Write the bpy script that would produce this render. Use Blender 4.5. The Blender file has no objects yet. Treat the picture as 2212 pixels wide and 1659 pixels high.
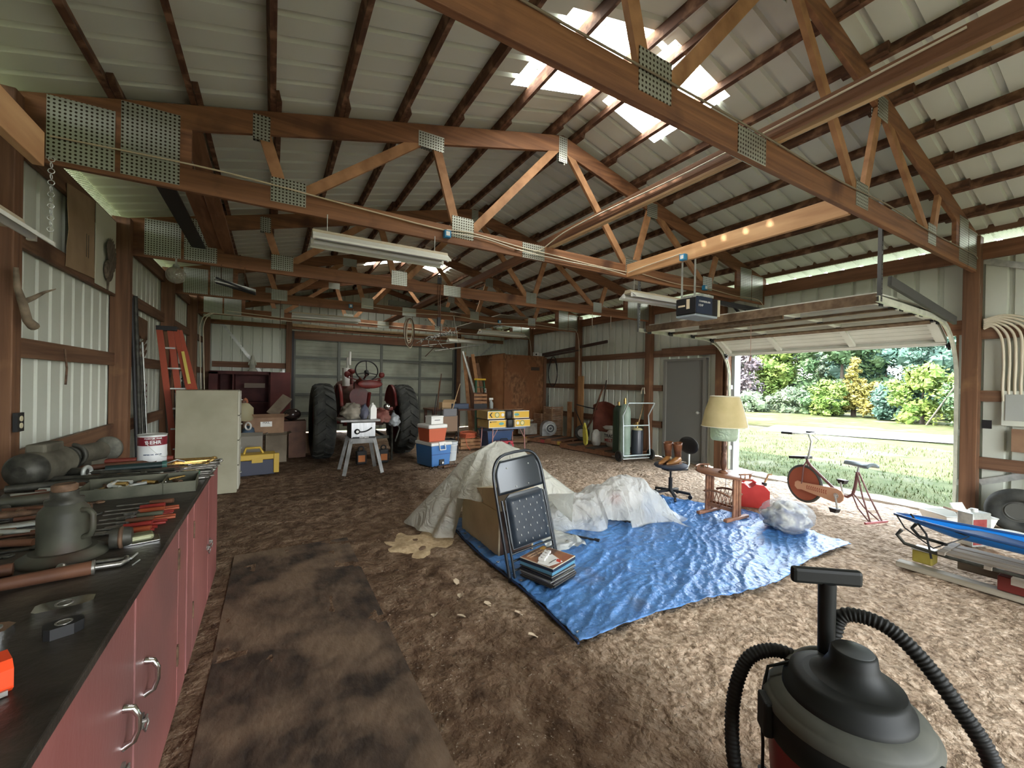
import bpy, bmesh, math, random
from mathutils import Vector, Matrix, noise
from math import sin, cos, pi, radians as rad
random.seed(7)
S = bpy.context.scene
COL = S.collection
# ---------------------------------------------------------------- camera
def setup_camera():
    yaw, pitch, roll = rad(30.18), rad(-0.135), rad(1.009)
    f = Vector((sin(yaw), cos(yaw), 0)); r = Vector((cos(yaw), -sin(yaw), 0)); u = Vector((0, 0, 1))
    f2 = f*cos(pitch)+u*sin(pitch); u2 = u*cos(pitch)-f*sin(pitch)
    r3 = r*cos(roll)+u2*sin(roll); u3 = u2*cos(roll)-r*sin(roll)
    cd = bpy.data.cameras.new('camera'); co = bpy.data.objects.new('camera', cd)
    cd.sensor_width = 36; cd.lens = 892.26/2212*36; cd.clip_start = .02; cd.clip_end = 300
    M = Matrix((r3, u3, -f2)).transposed().to_4x4(); M.translation = (0, 0, 1.54)
    co.matrix_world = M
    COL.objects.link(co); S.camera = co
setup_camera()
# ---------------------------------------------------------------- light and exposure
S.view_settings.view_transform = 'Standard'; S.view_settings.look = 'None'
S.view_settings.gamma = 1; S.view_settings.use_curve_mapping = False
S.view_settings.exposure = 0.22
S.cycles.use_denoising = True
S.cycles.max_bounces = 7; S.cycles.diffuse_bounces = 4; S.cycles.glossy_bounces = 2
S.cycles.transmission_bounces = 4; S.cycles.transparent_max_bounces = 8
S.cycles.caustics_reflective = False; S.cycles.caustics_refractive = False
S.cycles.sample_clamp_indirect = 6
SKY = 16.0
w = bpy.data.worlds.new('world'); S.world = w; w.use_nodes = True
nt = w.node_tree; bg = nt.nodes['Background']
tc = nt.nodes.new('ShaderNodeTexCoord'); sx = nt.nodes.new('ShaderNodeSeparateXYZ'); cr = nt.nodes.new('ShaderNodeValToRGB')
nt.links.new(tc.outputs['Generated'], sx.inputs[0]); nt.links.new(sx.outputs['Z'], cr.inputs[0]); nt.links.new(cr.outputs[0], bg.inputs[0])
cr.color_ramp.elements[0].position = 0.0; cr.color_ramp.elements[0].color = (1, 1, .98, 1)
cr.color_ramp.elements[1].position = .8; cr.color_ramp.elements[1].color = (.62, .8, 1, 1)
bg.inputs[1].default_value = SKY
def lamp(name, typ, loc, rot, **kw):
    d = bpy.data.lights.new(name, typ)
    for k, v in kw.items(): setattr(d, k, v)
    o = bpy.data.objects.new(name, d); o.location = loc; o.rotation_euler = rot; COL.objects.link(o); return o
# the sun stands high behind the left slope; the side doorway is a sky portal
lamp('sun', 'SUN', (0, 0, 20), (rad(-12), rad(-36), 0), energy=27, angle=rad(1.2), color=(1, .95, .86))
pd = lamp('side_doorway_portal', 'AREA', (7.42, 3.05, 1.05), (0, rad(90), 0), shape='RECTANGLE', size=2.1, size_y=2.9); pd.data.cycles.is_portal = True
# added fill lamp in the unseen front gable opening behind the viewer
lamp('front_fill_lamp', 'AREA', (3.0, -3.9, 1.6), (rad(90), 0, 0), shape='RECTANGLE', size=5.5, size_y=2.6, energy=13, color=(.95, .98, 1))
# ---------------------------------------------------------------- materials
def mk(name):
    m = bpy.data.materials.new(name); m.use_nodes = True
    return m, m.node_tree, m.node_tree.nodes['Principled BSDF']
def plain(name, col, rough=.6, metal=0., spec=.4, **kw):
    m, t, b = mk(name)
    b.inputs['Base Color'].default_value = (*col, 1); b.inputs['Roughness'].default_value = rough
    b.inputs['Metallic'].default_value = metal; b.inputs['Specular IOR Level'].default_value = spec
    for k, v in kw.items(): b.inputs[k.replace('_', ' ')].default_value = v
    return m
def noisy(name, c1, c2, scale=4., stretch=(1, 1, 1), rough=.7, metal=0., bump=.15, bs=None, lo=.35, hi=.65, detail=5., spec=.3, dist=0., c3=None, s3=1., t3=.6, **kw):
    """two colours mixed by 3D noise in object space, an optional third in patches, and a bump"""
    m, t, b = mk(name); N = t.nodes; L = t.links
    tc = N.new('ShaderNodeTexCoord'); mp = N.new('ShaderNodeMapping'); mp.inputs['Scale'].default_value = stretch
    L.new(tc.outputs['Object'], mp.inputs[0])
    n = N.new('ShaderNodeTexNoise'); n.inputs['Scale'].default_value = scale; n.inputs['Detail'].default_value = detail; n.inputs['Distortion'].default_value = dist
    L.new(mp.outputs[0], n.inputs[0])
    r = N.new('ShaderNodeValToRGB'); r.color_ramp.elements[0].position = lo; r.color_ramp.elements[1].position = hi
    r.color_ramp.elements[0].color = (*c1, 1); r.color_ramp.elements[1].color = (*c2, 1)
    L.new(n.outputs[0], r.inputs[0]); out = r.outputs[0]
    if c3:
        n3 = N.new('ShaderNodeTexNoise'); n3.inputs['Scale'].default_value = s3; n3.inputs['Detail'].default_value = 4
        L.new(tc.outputs['Object'], n3.inputs[0])
        r3 = N.new('ShaderNodeValToRGB'); r3.color_ramp.elements[0].position = t3-.08; r3.color_ramp.elements[1].position = t3+.08
        L.new(n3.outputs[0], r3.inputs[0])
        mx = N.new('ShaderNodeMix'); mx.data_type = 'RGBA'; L.new(r3.outputs[0], mx.inputs[0]); L.new(out, mx.inputs[6]); mx.inputs[7].default_value = (*c3, 1); out = mx.outputs[2]
    L.new(out, b.inputs['Base Color'])
    b.inputs['Roughness'].default_value = rough; b.inputs['Metallic'].default_value = metal; b.inputs['Specular IOR Level'].default_value = spec
    for k, v in kw.items(): b.inputs[k.replace('_', ' ')].default_value = v
    if bump:
        src = n
        if bs:
            src = N.new('ShaderNodeTexNoise'); src.inputs['Scale'].default_value = bs; src.inputs['Detail'].default_value = 6; L.new(mp.outputs[0], src.inputs[0])
        bp = N.new('ShaderNodeBump'); bp.inputs['Strength'].default_value = bump; bp.inputs['Distance'].default_value = .02
        L.new(src.outputs[0], bp.inputs['Height']); L.new(bp.outputs[0], b.inputs['Normal'])
    return m
def wood(name, c1, c2, axis, rough=.65, c3=None):
    st = {'x': (.35, 9, 9), 'y': (9, .35, 9), 'z': (9, 9, .35)}[axis]
    return noisy(name, c1, c2, 2.4, st, rough, bump=.3, dist=.6, lo=.3, hi=.7, c3=c3, s3=2.2, t3=.66)
def plate_mat():
    """galvanised plate punched with a grid of dark holes"""
    m, t, b = mk('punched_steel'); N = t.nodes; L = t.links
    tc = N.new('ShaderNodeTexCoord'); mp = N.new('ShaderNodeMapping'); mp.inputs['Scale'].default_value = (38, 0, 38); L.new(tc.outputs['Object'], mp.inputs[0])
    fr = N.new('ShaderNodeVectorMath'); fr.operation = 'FRACTION'; L.new(mp.outputs[0], fr.inputs[0])
    su = N.new('ShaderNodeVectorMath'); su.operation = 'SUBTRACT'; su.inputs[1].default_value = (.5, 0, .5); L.new(fr.outputs[0], su.inputs[0])
    le = N.new('ShaderNodeVectorMath'); le.operation = 'LENGTH'; L.new(su.outputs[0], le.inputs[0])
    lt = N.new('ShaderNodeMath'); lt.operation = 'LESS_THAN'; lt.inputs[1].default_value = .27; L.new(le.outputs['Value'], lt.inputs[0])
    mx = N.new('ShaderNodeMix'); mx.data_type = 'RGBA'; L.new(lt.outputs[0], mx.inputs[0]); mx.inputs[6].default_value = (.48, .50, .44, 1); mx.inputs[7].default_value = (.05, .035, .02, 1)
    L.new(mx.outputs[2], b.inputs['Base Color']); b.inputs['Metallic'].default_value = .75; b.inputs['Roughness'].default_value = .38
    bp = N.new('ShaderNodeBump'); bp.inputs['Strength'].default_value = .6; bp.inputs['Distance'].default_value = .004; bp.invert = True
    L.new(lt.outputs[0], bp.inputs['Height']); L.new(bp.outputs[0], b.inputs['Normal'])
    return m
# ---------------------------------------------------------------- mesh builder
def axM(p, z, x=None):
    """matrix at p whose local Z points along z"""
    z = Vector(z).normalized()
    if x is None: x = Vector((0, 0, 1)) if abs(z.z) < .9 else Vector((1, 0, 0))
    x = Vector(x); x = (x - z*x.dot(z)).normalized(); y = z.cross(x)
    M = Matrix((x, y, z)).transposed().to_4x4(); M.translation = Vector(p); return M
def RZ(a, p=(0, 0, 0)): return Matrix.Translation(p) @ Matrix.Rotation(a, 4, 'Z')
class MB:
    def __init__(s): s.v = []; s.f = []; s.sm = []
    def add(s, vs, fs, sm=False, M=None):
        o = len(s.v)
        s.v += [tuple(M @ Vector(v)) for v in vs] if M else [tuple(v) for v in vs]
        s.f += [tuple(i+o for i in f) for f in fs]; s.sm += [sm]*len(fs); return s
    def bx(s, x0, y0, z0, x1, y1, z1, M=None):
        v = [(x, y, z) for z in (z0, z1) for y in (y0, y1) for x in (x0, x1)]
        return s.add(v, [(0, 2, 3, 1), (4, 5, 7, 6), (0, 1, 5, 4), (2, 6, 7, 3), (0, 4, 6, 2), (1, 3, 7, 5)], False, M)
    def beam(s, a, b, w, h, up=(0, 0, 1)):
        a = Vector(a); b = Vector(b); L = (b-a).length
        M = axM(a, b-a, up)   # local x = up
        return s.bx(-h/2, -w/2, 0, h/2, w/2, L, M)
    def ring(s, c0, c1, n, caps=True, sm=True, M=None):
        """c0,c1: functions/rings lists of points"""
    def cyl(s, a, b, r0, r1=None, n=14, caps=True, sm=True):
        if r1 is None: r1 = r0
        a = Vector(a); b = Vector(b); M = axM(a, b-a); L = (b-a).length
        v = [(r0*cos(2*pi*i/n), r0*sin(2*pi*i/n), 0) for i in range(n)]+[(r1*cos(2*pi*i/n), r1*sin(2*pi*i/n), L) for i in range(n)]
        s.add(v, [(i, (i+1) % n, n+(i+1) % n, n+i) for i in range(n)], sm, M)
        if caps: s.add(v, [tuple(range(n))[::-1], tuple(range(n, 2*n))], False, M)
        return s
    def lathe(s, prof, n=24, M=None, sm=True, arc=2*pi, cap=True):
        full = abs(arc-2*pi) < 1e-6; m = n if full else n+1
        v = [(r*cos(arc*i/n), r*sin(arc*i/n), z) for (r, z) in prof for i in range(m)]
        f = []
        for k in range(len(prof)-1):
            for i in range(n):
                j = (i+1) % m
                f.append((k*m+i, k*m+j, (k+1)*m+j, (k+1)*m+i))
        s.add(v, f, sm, M)
        if cap and full:
            if prof[0][0] > 1e-5: s.add(v[:m], [tuple(range(m))[::-1]], False, M)
            if prof[-1][0] > 1e-5: s.add(v[-m:], [tuple(range(m))], False, M)
        return s
    def tube(s, pts, r, n=8, closed=False, sm=True, radii=None):
        P = [Vector(p) for p in pts]; k = len(P); rings = []; prev = None
        for i in range(k):
            if closed: t = P[(i+1) % k]-P[i-1]
            else: t = P[min(i+1, k-1)]-P[max(i-1, 0)]
            if t.length < 1e-9: t = Vector((0, 0, 1))
            t.normalize()
            if prev is None: x = Vector((0, 0, 1)) if abs(t.z) < .9 else Vector((1, 0, 0))
            else: x = prev
            x = (x-t*x.dot(t)).normalized(); prev = x; y = t.cross(x)
            rr = radii[i] if radii else r
            rings.append([P[i]+x*rr*cos(2*pi*j/n)+y*rr*sin(2*pi*j/n) for j in range(n)])
        v = [p for q in rings for p in q]; f = []
        for i in range(k if closed else k-1):
            a = i*n; b = ((i+1) % k)*n
            for j in range(n): f.append((a+j, a+(j+1) % n, b+(j+1) % n, b+j))
        s.add(v, f, sm)
        if not closed: s.add(rings[0], [tuple(range(n))[::-1]]); s.add(rings[-1], [tuple(range(n))])
        return s
    def sph(s, c, r, n=16, m=10, M=None):
        if not hasattr(r, '__len__'): r = (r, r, r)
        T = Matrix.Translation(c) @ Matrix.Diagonal((*r, 1)); T = M @ T if M else T
        return s.lathe([(max(1e-6, sin(pi*k/m)), -cos(pi*k/m)) for k in range(m+1)], n, T, cap=False)
    def prism(s, poly, z0, z1, M=None, sm=False):
        n = len(poly); v = [(x, y, z0) for x, y in poly]+[(x, y, z1) for x, y in poly]
        s.add(v, [(i, (i+1) % n, n+(i+1) % n, n+i) for i in range(n)], sm, M)
        s.add(v, [tuple(range(n))[::-1], tuple(range(n, 2*n))], False, M); return s
    def grid(s, fn, nu, nv, sm=True, M=None):
        v = [fn(i/nu, j/nv) for j in range(nv+1) for i in range(nu+1)]
        f = [(j*(nu+1)+i, j*(nu+1)+i+1, (j+1)*(nu+1)+i+1, (j+1)*(nu+1)+i) for j in range(nv) for i in range(nu)]
        return s.add(v, f, sm, M)
    def torus(s, c, R, r, axis=(0, 0, 1), n=24, m=8, arc=2*pi, a0=0):
        M = axM(c, axis); k = n if abs(arc-2*pi) < 1e-6 else n+1
        return s.tube([M @ Vector((R*cos(a0+arc*i/n), R*sin(a0+arc*i/n), 0)) for i in range(k)], r, m, closed=(k == n))
def build(name, mb, mat, parent=None, bevel=0, solid=0, sub=0, off=(0, 0, 0)):
    me = bpy.data.meshes.new(name)
    v = [(a-off[0], b-off[1], c-off[2]) for a, b, c in mb.v] if any(off) else mb.v
    me.from_pydata(v, [], mb.f); me.polygons.foreach_set('use_smooth', mb.sm); me.update()
    me.materials.append(mat)
    o = bpy.data.objects.new(name, me); COL.objects.link(o)
    if parent: o.parent = parent
    if any(off): o.location = off
    if sub: q = o.modifiers.new('s', 'SUBSURF'); q.levels = sub; q.render_levels = sub
    if solid: q = o.modifiers.new('t', 'SOLIDIFY'); q.thickness = solid; q.offset = 0
    if bevel: q = o.modifiers.new('b', 'BEVEL'); q.width = bevel; q.segments = 2; q.limit_method = 'ANGLE'; q.angle_limit = rad(50)
    return o
def tag(o, label=None, cat=None, group=None, kind=None):
    if label: o['label'] = label
    if cat: o['category'] = cat
    if group: o['group'] = group
    if kind: o['kind'] = kind
    return o
def thing(name, label, cat, loc=(0, 0, 0), rz=0., group=None):
    o = bpy.data.objects.new(name, None); COL.objects.link(o); o.location = loc; o.rotation_euler = (0, 0, rz); o.empty_display_size = .05
    return tag(o, label, cat, group)
def solo(name, label, cat, mb, mat, group=None, loc=(0, 0, 0), rot=(0, 0, 0), **kw):
    o = build(name, mb, mat, **kw); o.location = Vector(loc)+o.location; o.rotation_euler = rot
    return tag(o, label, cat, group)
def struct(name, mb, mat, parent=None, **kw):
    o = build(name, mb, mat, parent, **kw)
    if not parent: o['kind'] = 'structure'
    return o
def dup(o, parent=None, loc=None, rot=None, label=None, group=None):
    c = o.copy(); COL.objects.link(c); c.parent = parent
    if loc is not None: c.location = loc
    if rot is not None: c.rotation_euler = rot
    if label: c['label'] = label
    if group: c['group'] = group
    for ch in KIDS.get(o.name, []) or [x for x in bpy.data.objects if x.parent == o]: dup(ch, c)
    return c
KIDS = {}
ORD = ['first', 'second', 'third', 'fourth', 'fifth', 'sixth', 'seventh', 'eighth', 'ninth', 'tenth', 'eleventh', 'twelfth', 'thirteenth', 'fourteenth', 'fifteenth', 'sixteenth', 'seventeenth', 'eighteenth', 'nineteenth', 'twentieth', 'twenty-first', 'twenty-second', 'twenty-third', 'twenty-fourth']
def text(name, s, size, M, mat, parent=None, ext=.0008, align='CENTER', bold=0., sx=1.):
    cu = bpy.data.curves.new(name, 'FONT'); cu.body = s; cu.size = size; cu.extrude = ext; cu.align_x = align; cu.align_y = 'CENTER'; cu.offset = bold; cu.resolution_u = 3
    t = bpy.data.objects.new(name, cu); COL.objects.link(t); bpy.context.view_layer.update()
    me = bpy.data.meshes.new_from_object(t.evaluated_get(bpy.context.evaluated_depsgraph_get())); bpy.data.objects.remove(t)
    me.materials.clear(); me.materials.append(mat)
    me.transform(M @ Matrix.Diagonal((sx, 1, 1, 1)))
    o = bpy.data.objects.new(name, me); COL.objects.link(o)
    if parent: o.parent = parent
    return o
def facing(p, n, up=(0, 0, 1)):
    """matrix for text at p facing along n"""
    n = Vector(n).normalized(); u = Vector(up); u = (u-n*u.dot(n)).normalized(); x = u.cross(n)
    M = Matrix((x, u, n)).transposed().to_4x4(); M.translation = Vector(p); return M
# ================================================================ THE BUILDING
LW, RW, BW, FW = -1.60, 7.36, 13.25, -4.0      # wall planes (left, right, back, front)
RX, SL = 2.94, .25                             # ridge position and roof pitch
def chord(x): return 4.48-SL*abs(x-RX)         # top of the truss top chord
def deck(x): return chord(x)+.095              # underside of the roof steel
m_sheet = noisy('painted_steel', (.54, .57, .49), (.64, .67, .58), 2.2, (1, 1, .3), .55, bump=.04, lo=.2, hi=.8, spec=.4)
m_roof = noisy('roof_steel', (.58, .60, .53), (.68, .70, .62), 1.2, (.4, 1, 1), .5, bump=.03, lo=.2, hi=.8, spec=.4)
m_wx = wood('truss_wood_x', (.13, .055, .028), (.27, .125, .058), 'x', c3=(.085, .036, .02))
m_wy = wood('beam_wood_y', (.15, .065, .032), (.24, .115, .058), 'y', c3=(.10, .042, .024))
m_wz = wood('post_wood_z', (.10, .048, .026), (.20, .10, .052), 'z', c3=(.30, .17, .08))
m_web = noisy('web_wood', (.24, .115, .052), (.42, .22, .105), 3, (2.5, 2.5, 2.5), .65, bump=.15, lo=.3, hi=.7)
m_pine = noisy('fresh_pine', (.42, .27, .13), (.60, .42, .23), 3, (4, .6, 4), .6, bump=.1, lo=.3, hi=.7)
m_plate = plate_mat()
m_galv = noisy('galvanised_steel', (.42, .44, .42), (.60, .62, .58), 14, (1, 1, 1), .42, .55, bump=0)
m_dark = plain('dark_steel', (.03, .03, .032), .5, .4)
m_black = plain('black_plastic', (.012, .012, .013), .45)
m_white = plain('white_enamel', (.72, .72, .68), .4)
m_cable = plain('cream_cable', (.66, .6, .46), .5)
m_blue_box = plain('blue_plastic_box', (.03, .22, .42), .4)
# --- ribbed steel panels
def ribs(length, pitch=.229, w=.06, d=.035):
    pts = []; x = 0
    while x < length:
        pts += [(x, 0), (x+pitch-w, 0), (x+pitch-w+.012, d), (x+pitch-.012, d)]; x += pitch
    return [p for p in pts if p[0] <= length]+[(length, 0)]
def wall_panel(y0, y1, z0, z1, X, out):
    mb = MB(); R = ribs(y1-y0); n = len(R)
    v = [(X+out*d, y0+s, z0) for s, d in R]+[(X+out*d, y0+s, z1) for s, d in R]
    return mb.add(v, [(i, i+1, n+i+1, n+i) for i in range(n-1)])
def gable_panel(x0, x1, zf0, zf1, Y, out):
    mb = MB(); R = ribs(x1-x0); n = len(R); xs = [x0+s for s, d in R]
    v = [(x, Y+out*d, zf0(x)) for x, (s, d) in zip(xs, R)]+[(x, Y+out*d, zf1(x)) for x, (s, d) in zip(xs, R)]
    return mb.add(v, [(i, i+1, n+i+1, n+i) for i in range(n-1)])
def join(*ms):
    o = MB()
    for m in ms: o.add(m.v, m.f, m.sm); o.sm[-len(m.f):] = m.sm
    return o
LEFT_TOP, RIGHT_TOP = 3.28, 3.3
struct('wall_left', wall_panel(FW, BW, 0, LEFT_TOP, LW, -1), m_sheet)
DY0, DY1, DTOP = 1.62, 4.56, 2.22        # the open overhead doorway
MY0, MY1, MTOP = 5.06, 6.02, 2.10        # the grey side door
struct('wall_right', join(wall_panel(FW, DY0, 0, RIGHT_TOP, RW, 1), wall_panel(DY0, DY1, DTOP, RIGHT_TOP, RW, 1), wall_panel(DY1, MY0, 0, RIGHT_TOP, RW, 1),
       wall_panel(MY0, MY1, MTOP, RIGHT_TOP, RW, 1), wall_panel(MY1, BW, 0, RIGHT_TOP, RW, 1)), m_sheet)
BX0, BX1, BTOP = .5, 5.4, 2.72           # back overhead door
top = lambda x: deck(x)+.02
struct('wall_back', join(gable_panel(LW, BX0, lambda x: 0, top, BW, 1), gable_panel(BX0, BX1, lambda x: BTOP, top, BW, 1), gable_panel(BX1, RW, lambda x: 0, top, BW, 1)), m_sheet)
struct('wall_front', join(gable_panel(LW, .3, lambda x: 0, top, FW, -1), gable_panel(.3, 5.7, lambda x: 2.9, top, FW, -1), gable_panel(5.7, RW, lambda x: 0, top, FW, -1)), m_sheet)  # unseen gable, its wide opening added to let light in
# --- roof steel in two slopes with a hole for the translucent panels
SKY_Y = [(2.43, 3.35), (9.5, 10.42)]; SKL, SKR = (1.88, 2.9), (3.0, 3.8)
def slope(sgn):
    mb = MB(); y0, y1 = FW-.3, BW+.35; R = ribs(y1-y0)
    xr = RX; xe = (LW-.35) if sgn < 0 else (RW+.35)
    a, b = (SKL if sgn < 0 else SKR)
    def strip(xa, xb, ya, yb):
        pr = [(y0+s, d) for s, d in R if ya-1e-6 <= y0+s <= yb+1e-6]
        pr = [(ya, 0)]+pr+[(yb, 0)]; n = len(pr)
        mb.add([(xa, y, deck(xa)+d) for y, d in pr]+[(xb, y, deck(xb)+d) for y, d in pr], [(i, i+1, n+i+1, n+i) for i in range(n-1)])
    lo, hi = min(xr, xe), max(xr, xe)
    cuts = [y0]+[c for p in SKY_Y for c in p]+[y1]
    for i in range(len(cuts)-1):
        if i % 2 == 0: strip(lo, hi, cuts[i], cuts[i+1])
        else: strip(lo, a, cuts[i], cuts[i+1]); strip(b, hi, cuts[i], cuts[i+1])
    return mb
struct('ceiling', join(slope(-1), slope(1)), m_roof)
# skylight panels: corrugated translucent plastic with leaf litter on top
def skylight_mat():
    m, t, b = mk('translucent_panel'); N = t.nodes; L = t.links
    tc = N.new('ShaderNodeTexCoord'); n = N.new('ShaderNodeTexNoise'); n.inputs['Scale'].default_value = 55; n.inputs['Detail'].default_value = 5; L.new(tc.outputs['Object'], n.inputs[0])
    r = N.new('ShaderNodeValToRGB'); r.color_ramp.elements[0].position = .56; r.color_ramp.elements[0].color = (1, 1, .93, 1); r.color_ramp.elements[1].position = .66; r.color_ramp.elements[1].color = (.022, .025, .012, 1)
    L.new(n.outputs[0], r.inputs[0]); L.new(r.outputs[0], b.inputs['Base Color']); L.new(r.outputs[0], b.inputs['Emission Color'])
    b.inputs['Emission Strength'].default_value = 14; b.inputs['Roughness'].default_value = .5
    return m
m_skyl = skylight_mat(); wn = 1
for (ya, yb) in SKY_Y:
    for (xa, xb) in (SKL, SKR):
        mb = MB()
        def fn(u, v, xa=xa, xb=xb, ya=ya, yb=yb):
            x = xa+(xb-xa)*u; y = ya+(yb-ya)*v
            return (x, y, deck(x)+.012+.006*sin(y*2*pi/.075))
        struct('window_%d' % wn, mb.grid(fn, 2, 80), m_skyl, solid=.003); wn += 1
# --- mesh strips in the eaves gap
def hexmesh(X, y0, y1, z0, z1):
    mb = MB(); y = y0; c = .035
    k = 0
    while y < y1:
        z = z0
        while z < z1:
            mb.beam((X, y, z), (X, y+c/2, z+c/2), .003, .003); mb.beam((X, y+c/2, z+c/2), (X, y+c, z), .003, .003); z += c/2
        y += c
    return mb
m_wire = plain('galvanised_wire', (.5, .52, .5), .4, .6)
# --- trusses
TY = [1.5, 3.97, 6.42, 8.88, 11.3]
WEBN = [('t', -.1, .1), (1.33, .1), (1.33, 1.68), (RX, 1.68), (RX, 4.1), (4.47, 4.1), (4.47, 5.7), (5.95, 5.7)]
BC0, BC1 = 2.95, 3.125                    # bottom chord, lower and upper edge
def truss(y, label):
    t = thing('roof_truss', label, 'truss', (RX, y, BC0), 0, 'roof trusses'); o = (RX, y, BC0)
    def P(name, mb, mat, **k): return build(name, MBo(mb, o), mat, t, **k)
    P('bottom_chord', MB().bx(LW+.14, y-.02, BC0, RW-.1, y+.02, BC1), m_wx, bevel=.004)
    for sg, xe in ((-1, LW+.1), (1, RW-.06)):
        mb = MB(); h = .19
        v = [(RX, y-.02, chord(RX)), (RX, y+.02, chord(RX)), (RX, y-.02, chord(RX)-h), (RX, y+.02, chord(RX)-h),
             (xe, y-.02, chord(xe)), (xe, y+.02, chord(xe)), (xe, y-.02, chord(xe)-h), (xe, y+.02, chord(xe)-h)]
        mb.add(v, [(0, 1, 5, 4), (2, 6, 7, 3), (0, 4, 6, 2), (1, 3, 7, 5), (4, 5, 7, 6), (0, 2, 3, 1)])
        P('top_chord', mb, m_wx, bevel=.004)
    webs = [(-.1, .07), (1.3, .14), (1.36, 1.63), (RX-.05, 1.74), (RX+.05, 4.05), (4.45, 4.15), (4.5, 5.66), (5.95, 5.76)]
    for a, b in webs:
        P('web', MB().beam((a, y, chord(a)-.1), (b, y, BC1-.07), .036, .088, (0, 1, 0)) if 0 else MB().beam((a, y, chord(a)-.12), (b, y, BC1-.06), .088, .036, (0, 1, 0)), m_web)
    for sd in (-1, 1):
        yy = y+sd*.0215
        for (x, z, w, h) in [(.1, BC1-.02, .26, .2), (1.68, BC1-.0, .24, .22), (4.1, BC1-.02, .22, .2), (5.7, BC1-.02, .22, .2), (2.55, BC1-.09, .3, .17), (RX, chord(RX)-.17, .12, .3), (1.33, chord(1.33)-.17, .26, .15), (4.47, chord(4.47)-.16, .2, .2), (-.1, chord(-.1)-.14, .12, .2)]:
            P('gusset_plate', MB().bx(x-w/2, yy-.0015, z-h/2, x+w/2, yy+.0015, z+h/2), m_plate)
        for x0, x1 in ((-1.32, -.98), (-.95, -.62), (6.55, 6.86), (6.88, 7.2)):
            zb = BC0+.03; zt = chord((x0+x1)/2)-.05
            P('heel_plate', MB().bx(x0, yy-.0015, zb, x1, yy+.0015, zt), m_plate)
        for x0, x1 in ((LW+.14, -.5), (6.4, RW-.1)):
            pass
    # solid heel blocking between the chords
    for x0, x1 in ((LW+.14, -.55), (6.45, RW-.1)):
        v = []
        for x in (x0, x1):
            for yy in (y-.018, y+.018): v += [(x, yy, BC1-.002), (x, yy, max(BC1, chord(x)-.188))]
        P('heel_block', MB().add(v, [(0, 1, 3, 2), (4, 6, 7, 5), (0, 4, 5, 1), (2, 3, 7, 6), (1, 5, 7, 3), (0, 2, 6, 4)]), m_wx)
    return t
def MBo(mb, o):
    mb.v = [(a-o[0], b-o[1], c-o[2]) for a, b, c in mb.v]; return mb
TL = ['nearest brown roof truss crossing high over the blue tarp', 'second roof truss with blue junction box on its bottom chord, large grey plates',
      'third roof truss from the viewer, with rope hoist hanging from it', 'fourth roof truss, carrying the far pair of tube lights', 'farthest roof truss, in front of the back gable']
for y, l in zip(TY, TL): truss(y, l)
# gable truss against the back wall
tb = thing('gable_truss', 'timber gable framing above the closed back overhead door', 'truss', (RX, BW-.06, BC0))
build('bottom_chord', MBo(MB().bx(LW+.1, BW-.08, BC0, RW-.1, BW-.04, BC1-.06), (RX, BW-.06, BC0)), m_wx, tb)
for sg, xe in ((-1, LW+.1), (1, RW-.06)):
    build('top_chord', MBo(MB().beam((RX, BW-.06, chord(RX)-.08), (xe, BW-.06, chord(xe)-.08), .04, .15), (RX, BW-.06, BC0)), m_wx, tb)
# --- purlins, bay by bay, lapped beside each other over the trusses
bays = [FW+.05]+[-.95]+TY+[BW-.05]
bayname = ['behind the viewer', 'over the workbench', 'in the nearest full bay', 'in the second bay', 'in the third bay', 'in the fourth bay', 'in the farthest bay']
PX = [-.98, -.52, 0., .52, 1.05, 1.58, 2.12, 2.8]
PXR = [3.1, 3.62, 4.15, 4.68, 5.2, 5.73, 6.25, 6.8]
m_pur = noisy('purlin_wood', (.065, .028, .016), (.12, .055, .03), 3, (8, 1.2, 8), .7, bump=.25, c3=(.24, .13, .075), s3=9, t3=.56)
for side, xs in (('left', PX), ('right', PXR)):
    for x in xs:
        for b in range(1, len(bays)-1):
            y0, y1 = bays[b], bays[b+1]
            if b > 1: y0 -= .16
            if b+1 < len(bays)-1: y1 += .16
            off = .021 if b % 2 else -.021
            z = chord(x+off)+.002
            mb = MB(); s = -SL if x > RX else SL
            M = Matrix.Translation((x+off, 0, z)) @ Matrix.Rotation(-math.atan(s), 4, 'Y')
            mb.bx(-.02, y0, 0, .02, y1, .089, M)
            o = build('roof_purlin', MBo(mb, (x, y0, z)), m_pur); o.location = (x, y0, z)
            k = xs.index(x); k = len(xs)-1-k if side == 'left' else k
            tag(o, 'brown purlin of the %s slope %s, %s from the ridge' % (side, bayname[b], ('nearest', 'second', 'third', 'fourth', 'fifth', 'sixth', 'seventh', 'eighth')[k]), 'purlin', 'purlins, %s slope' % side)
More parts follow.
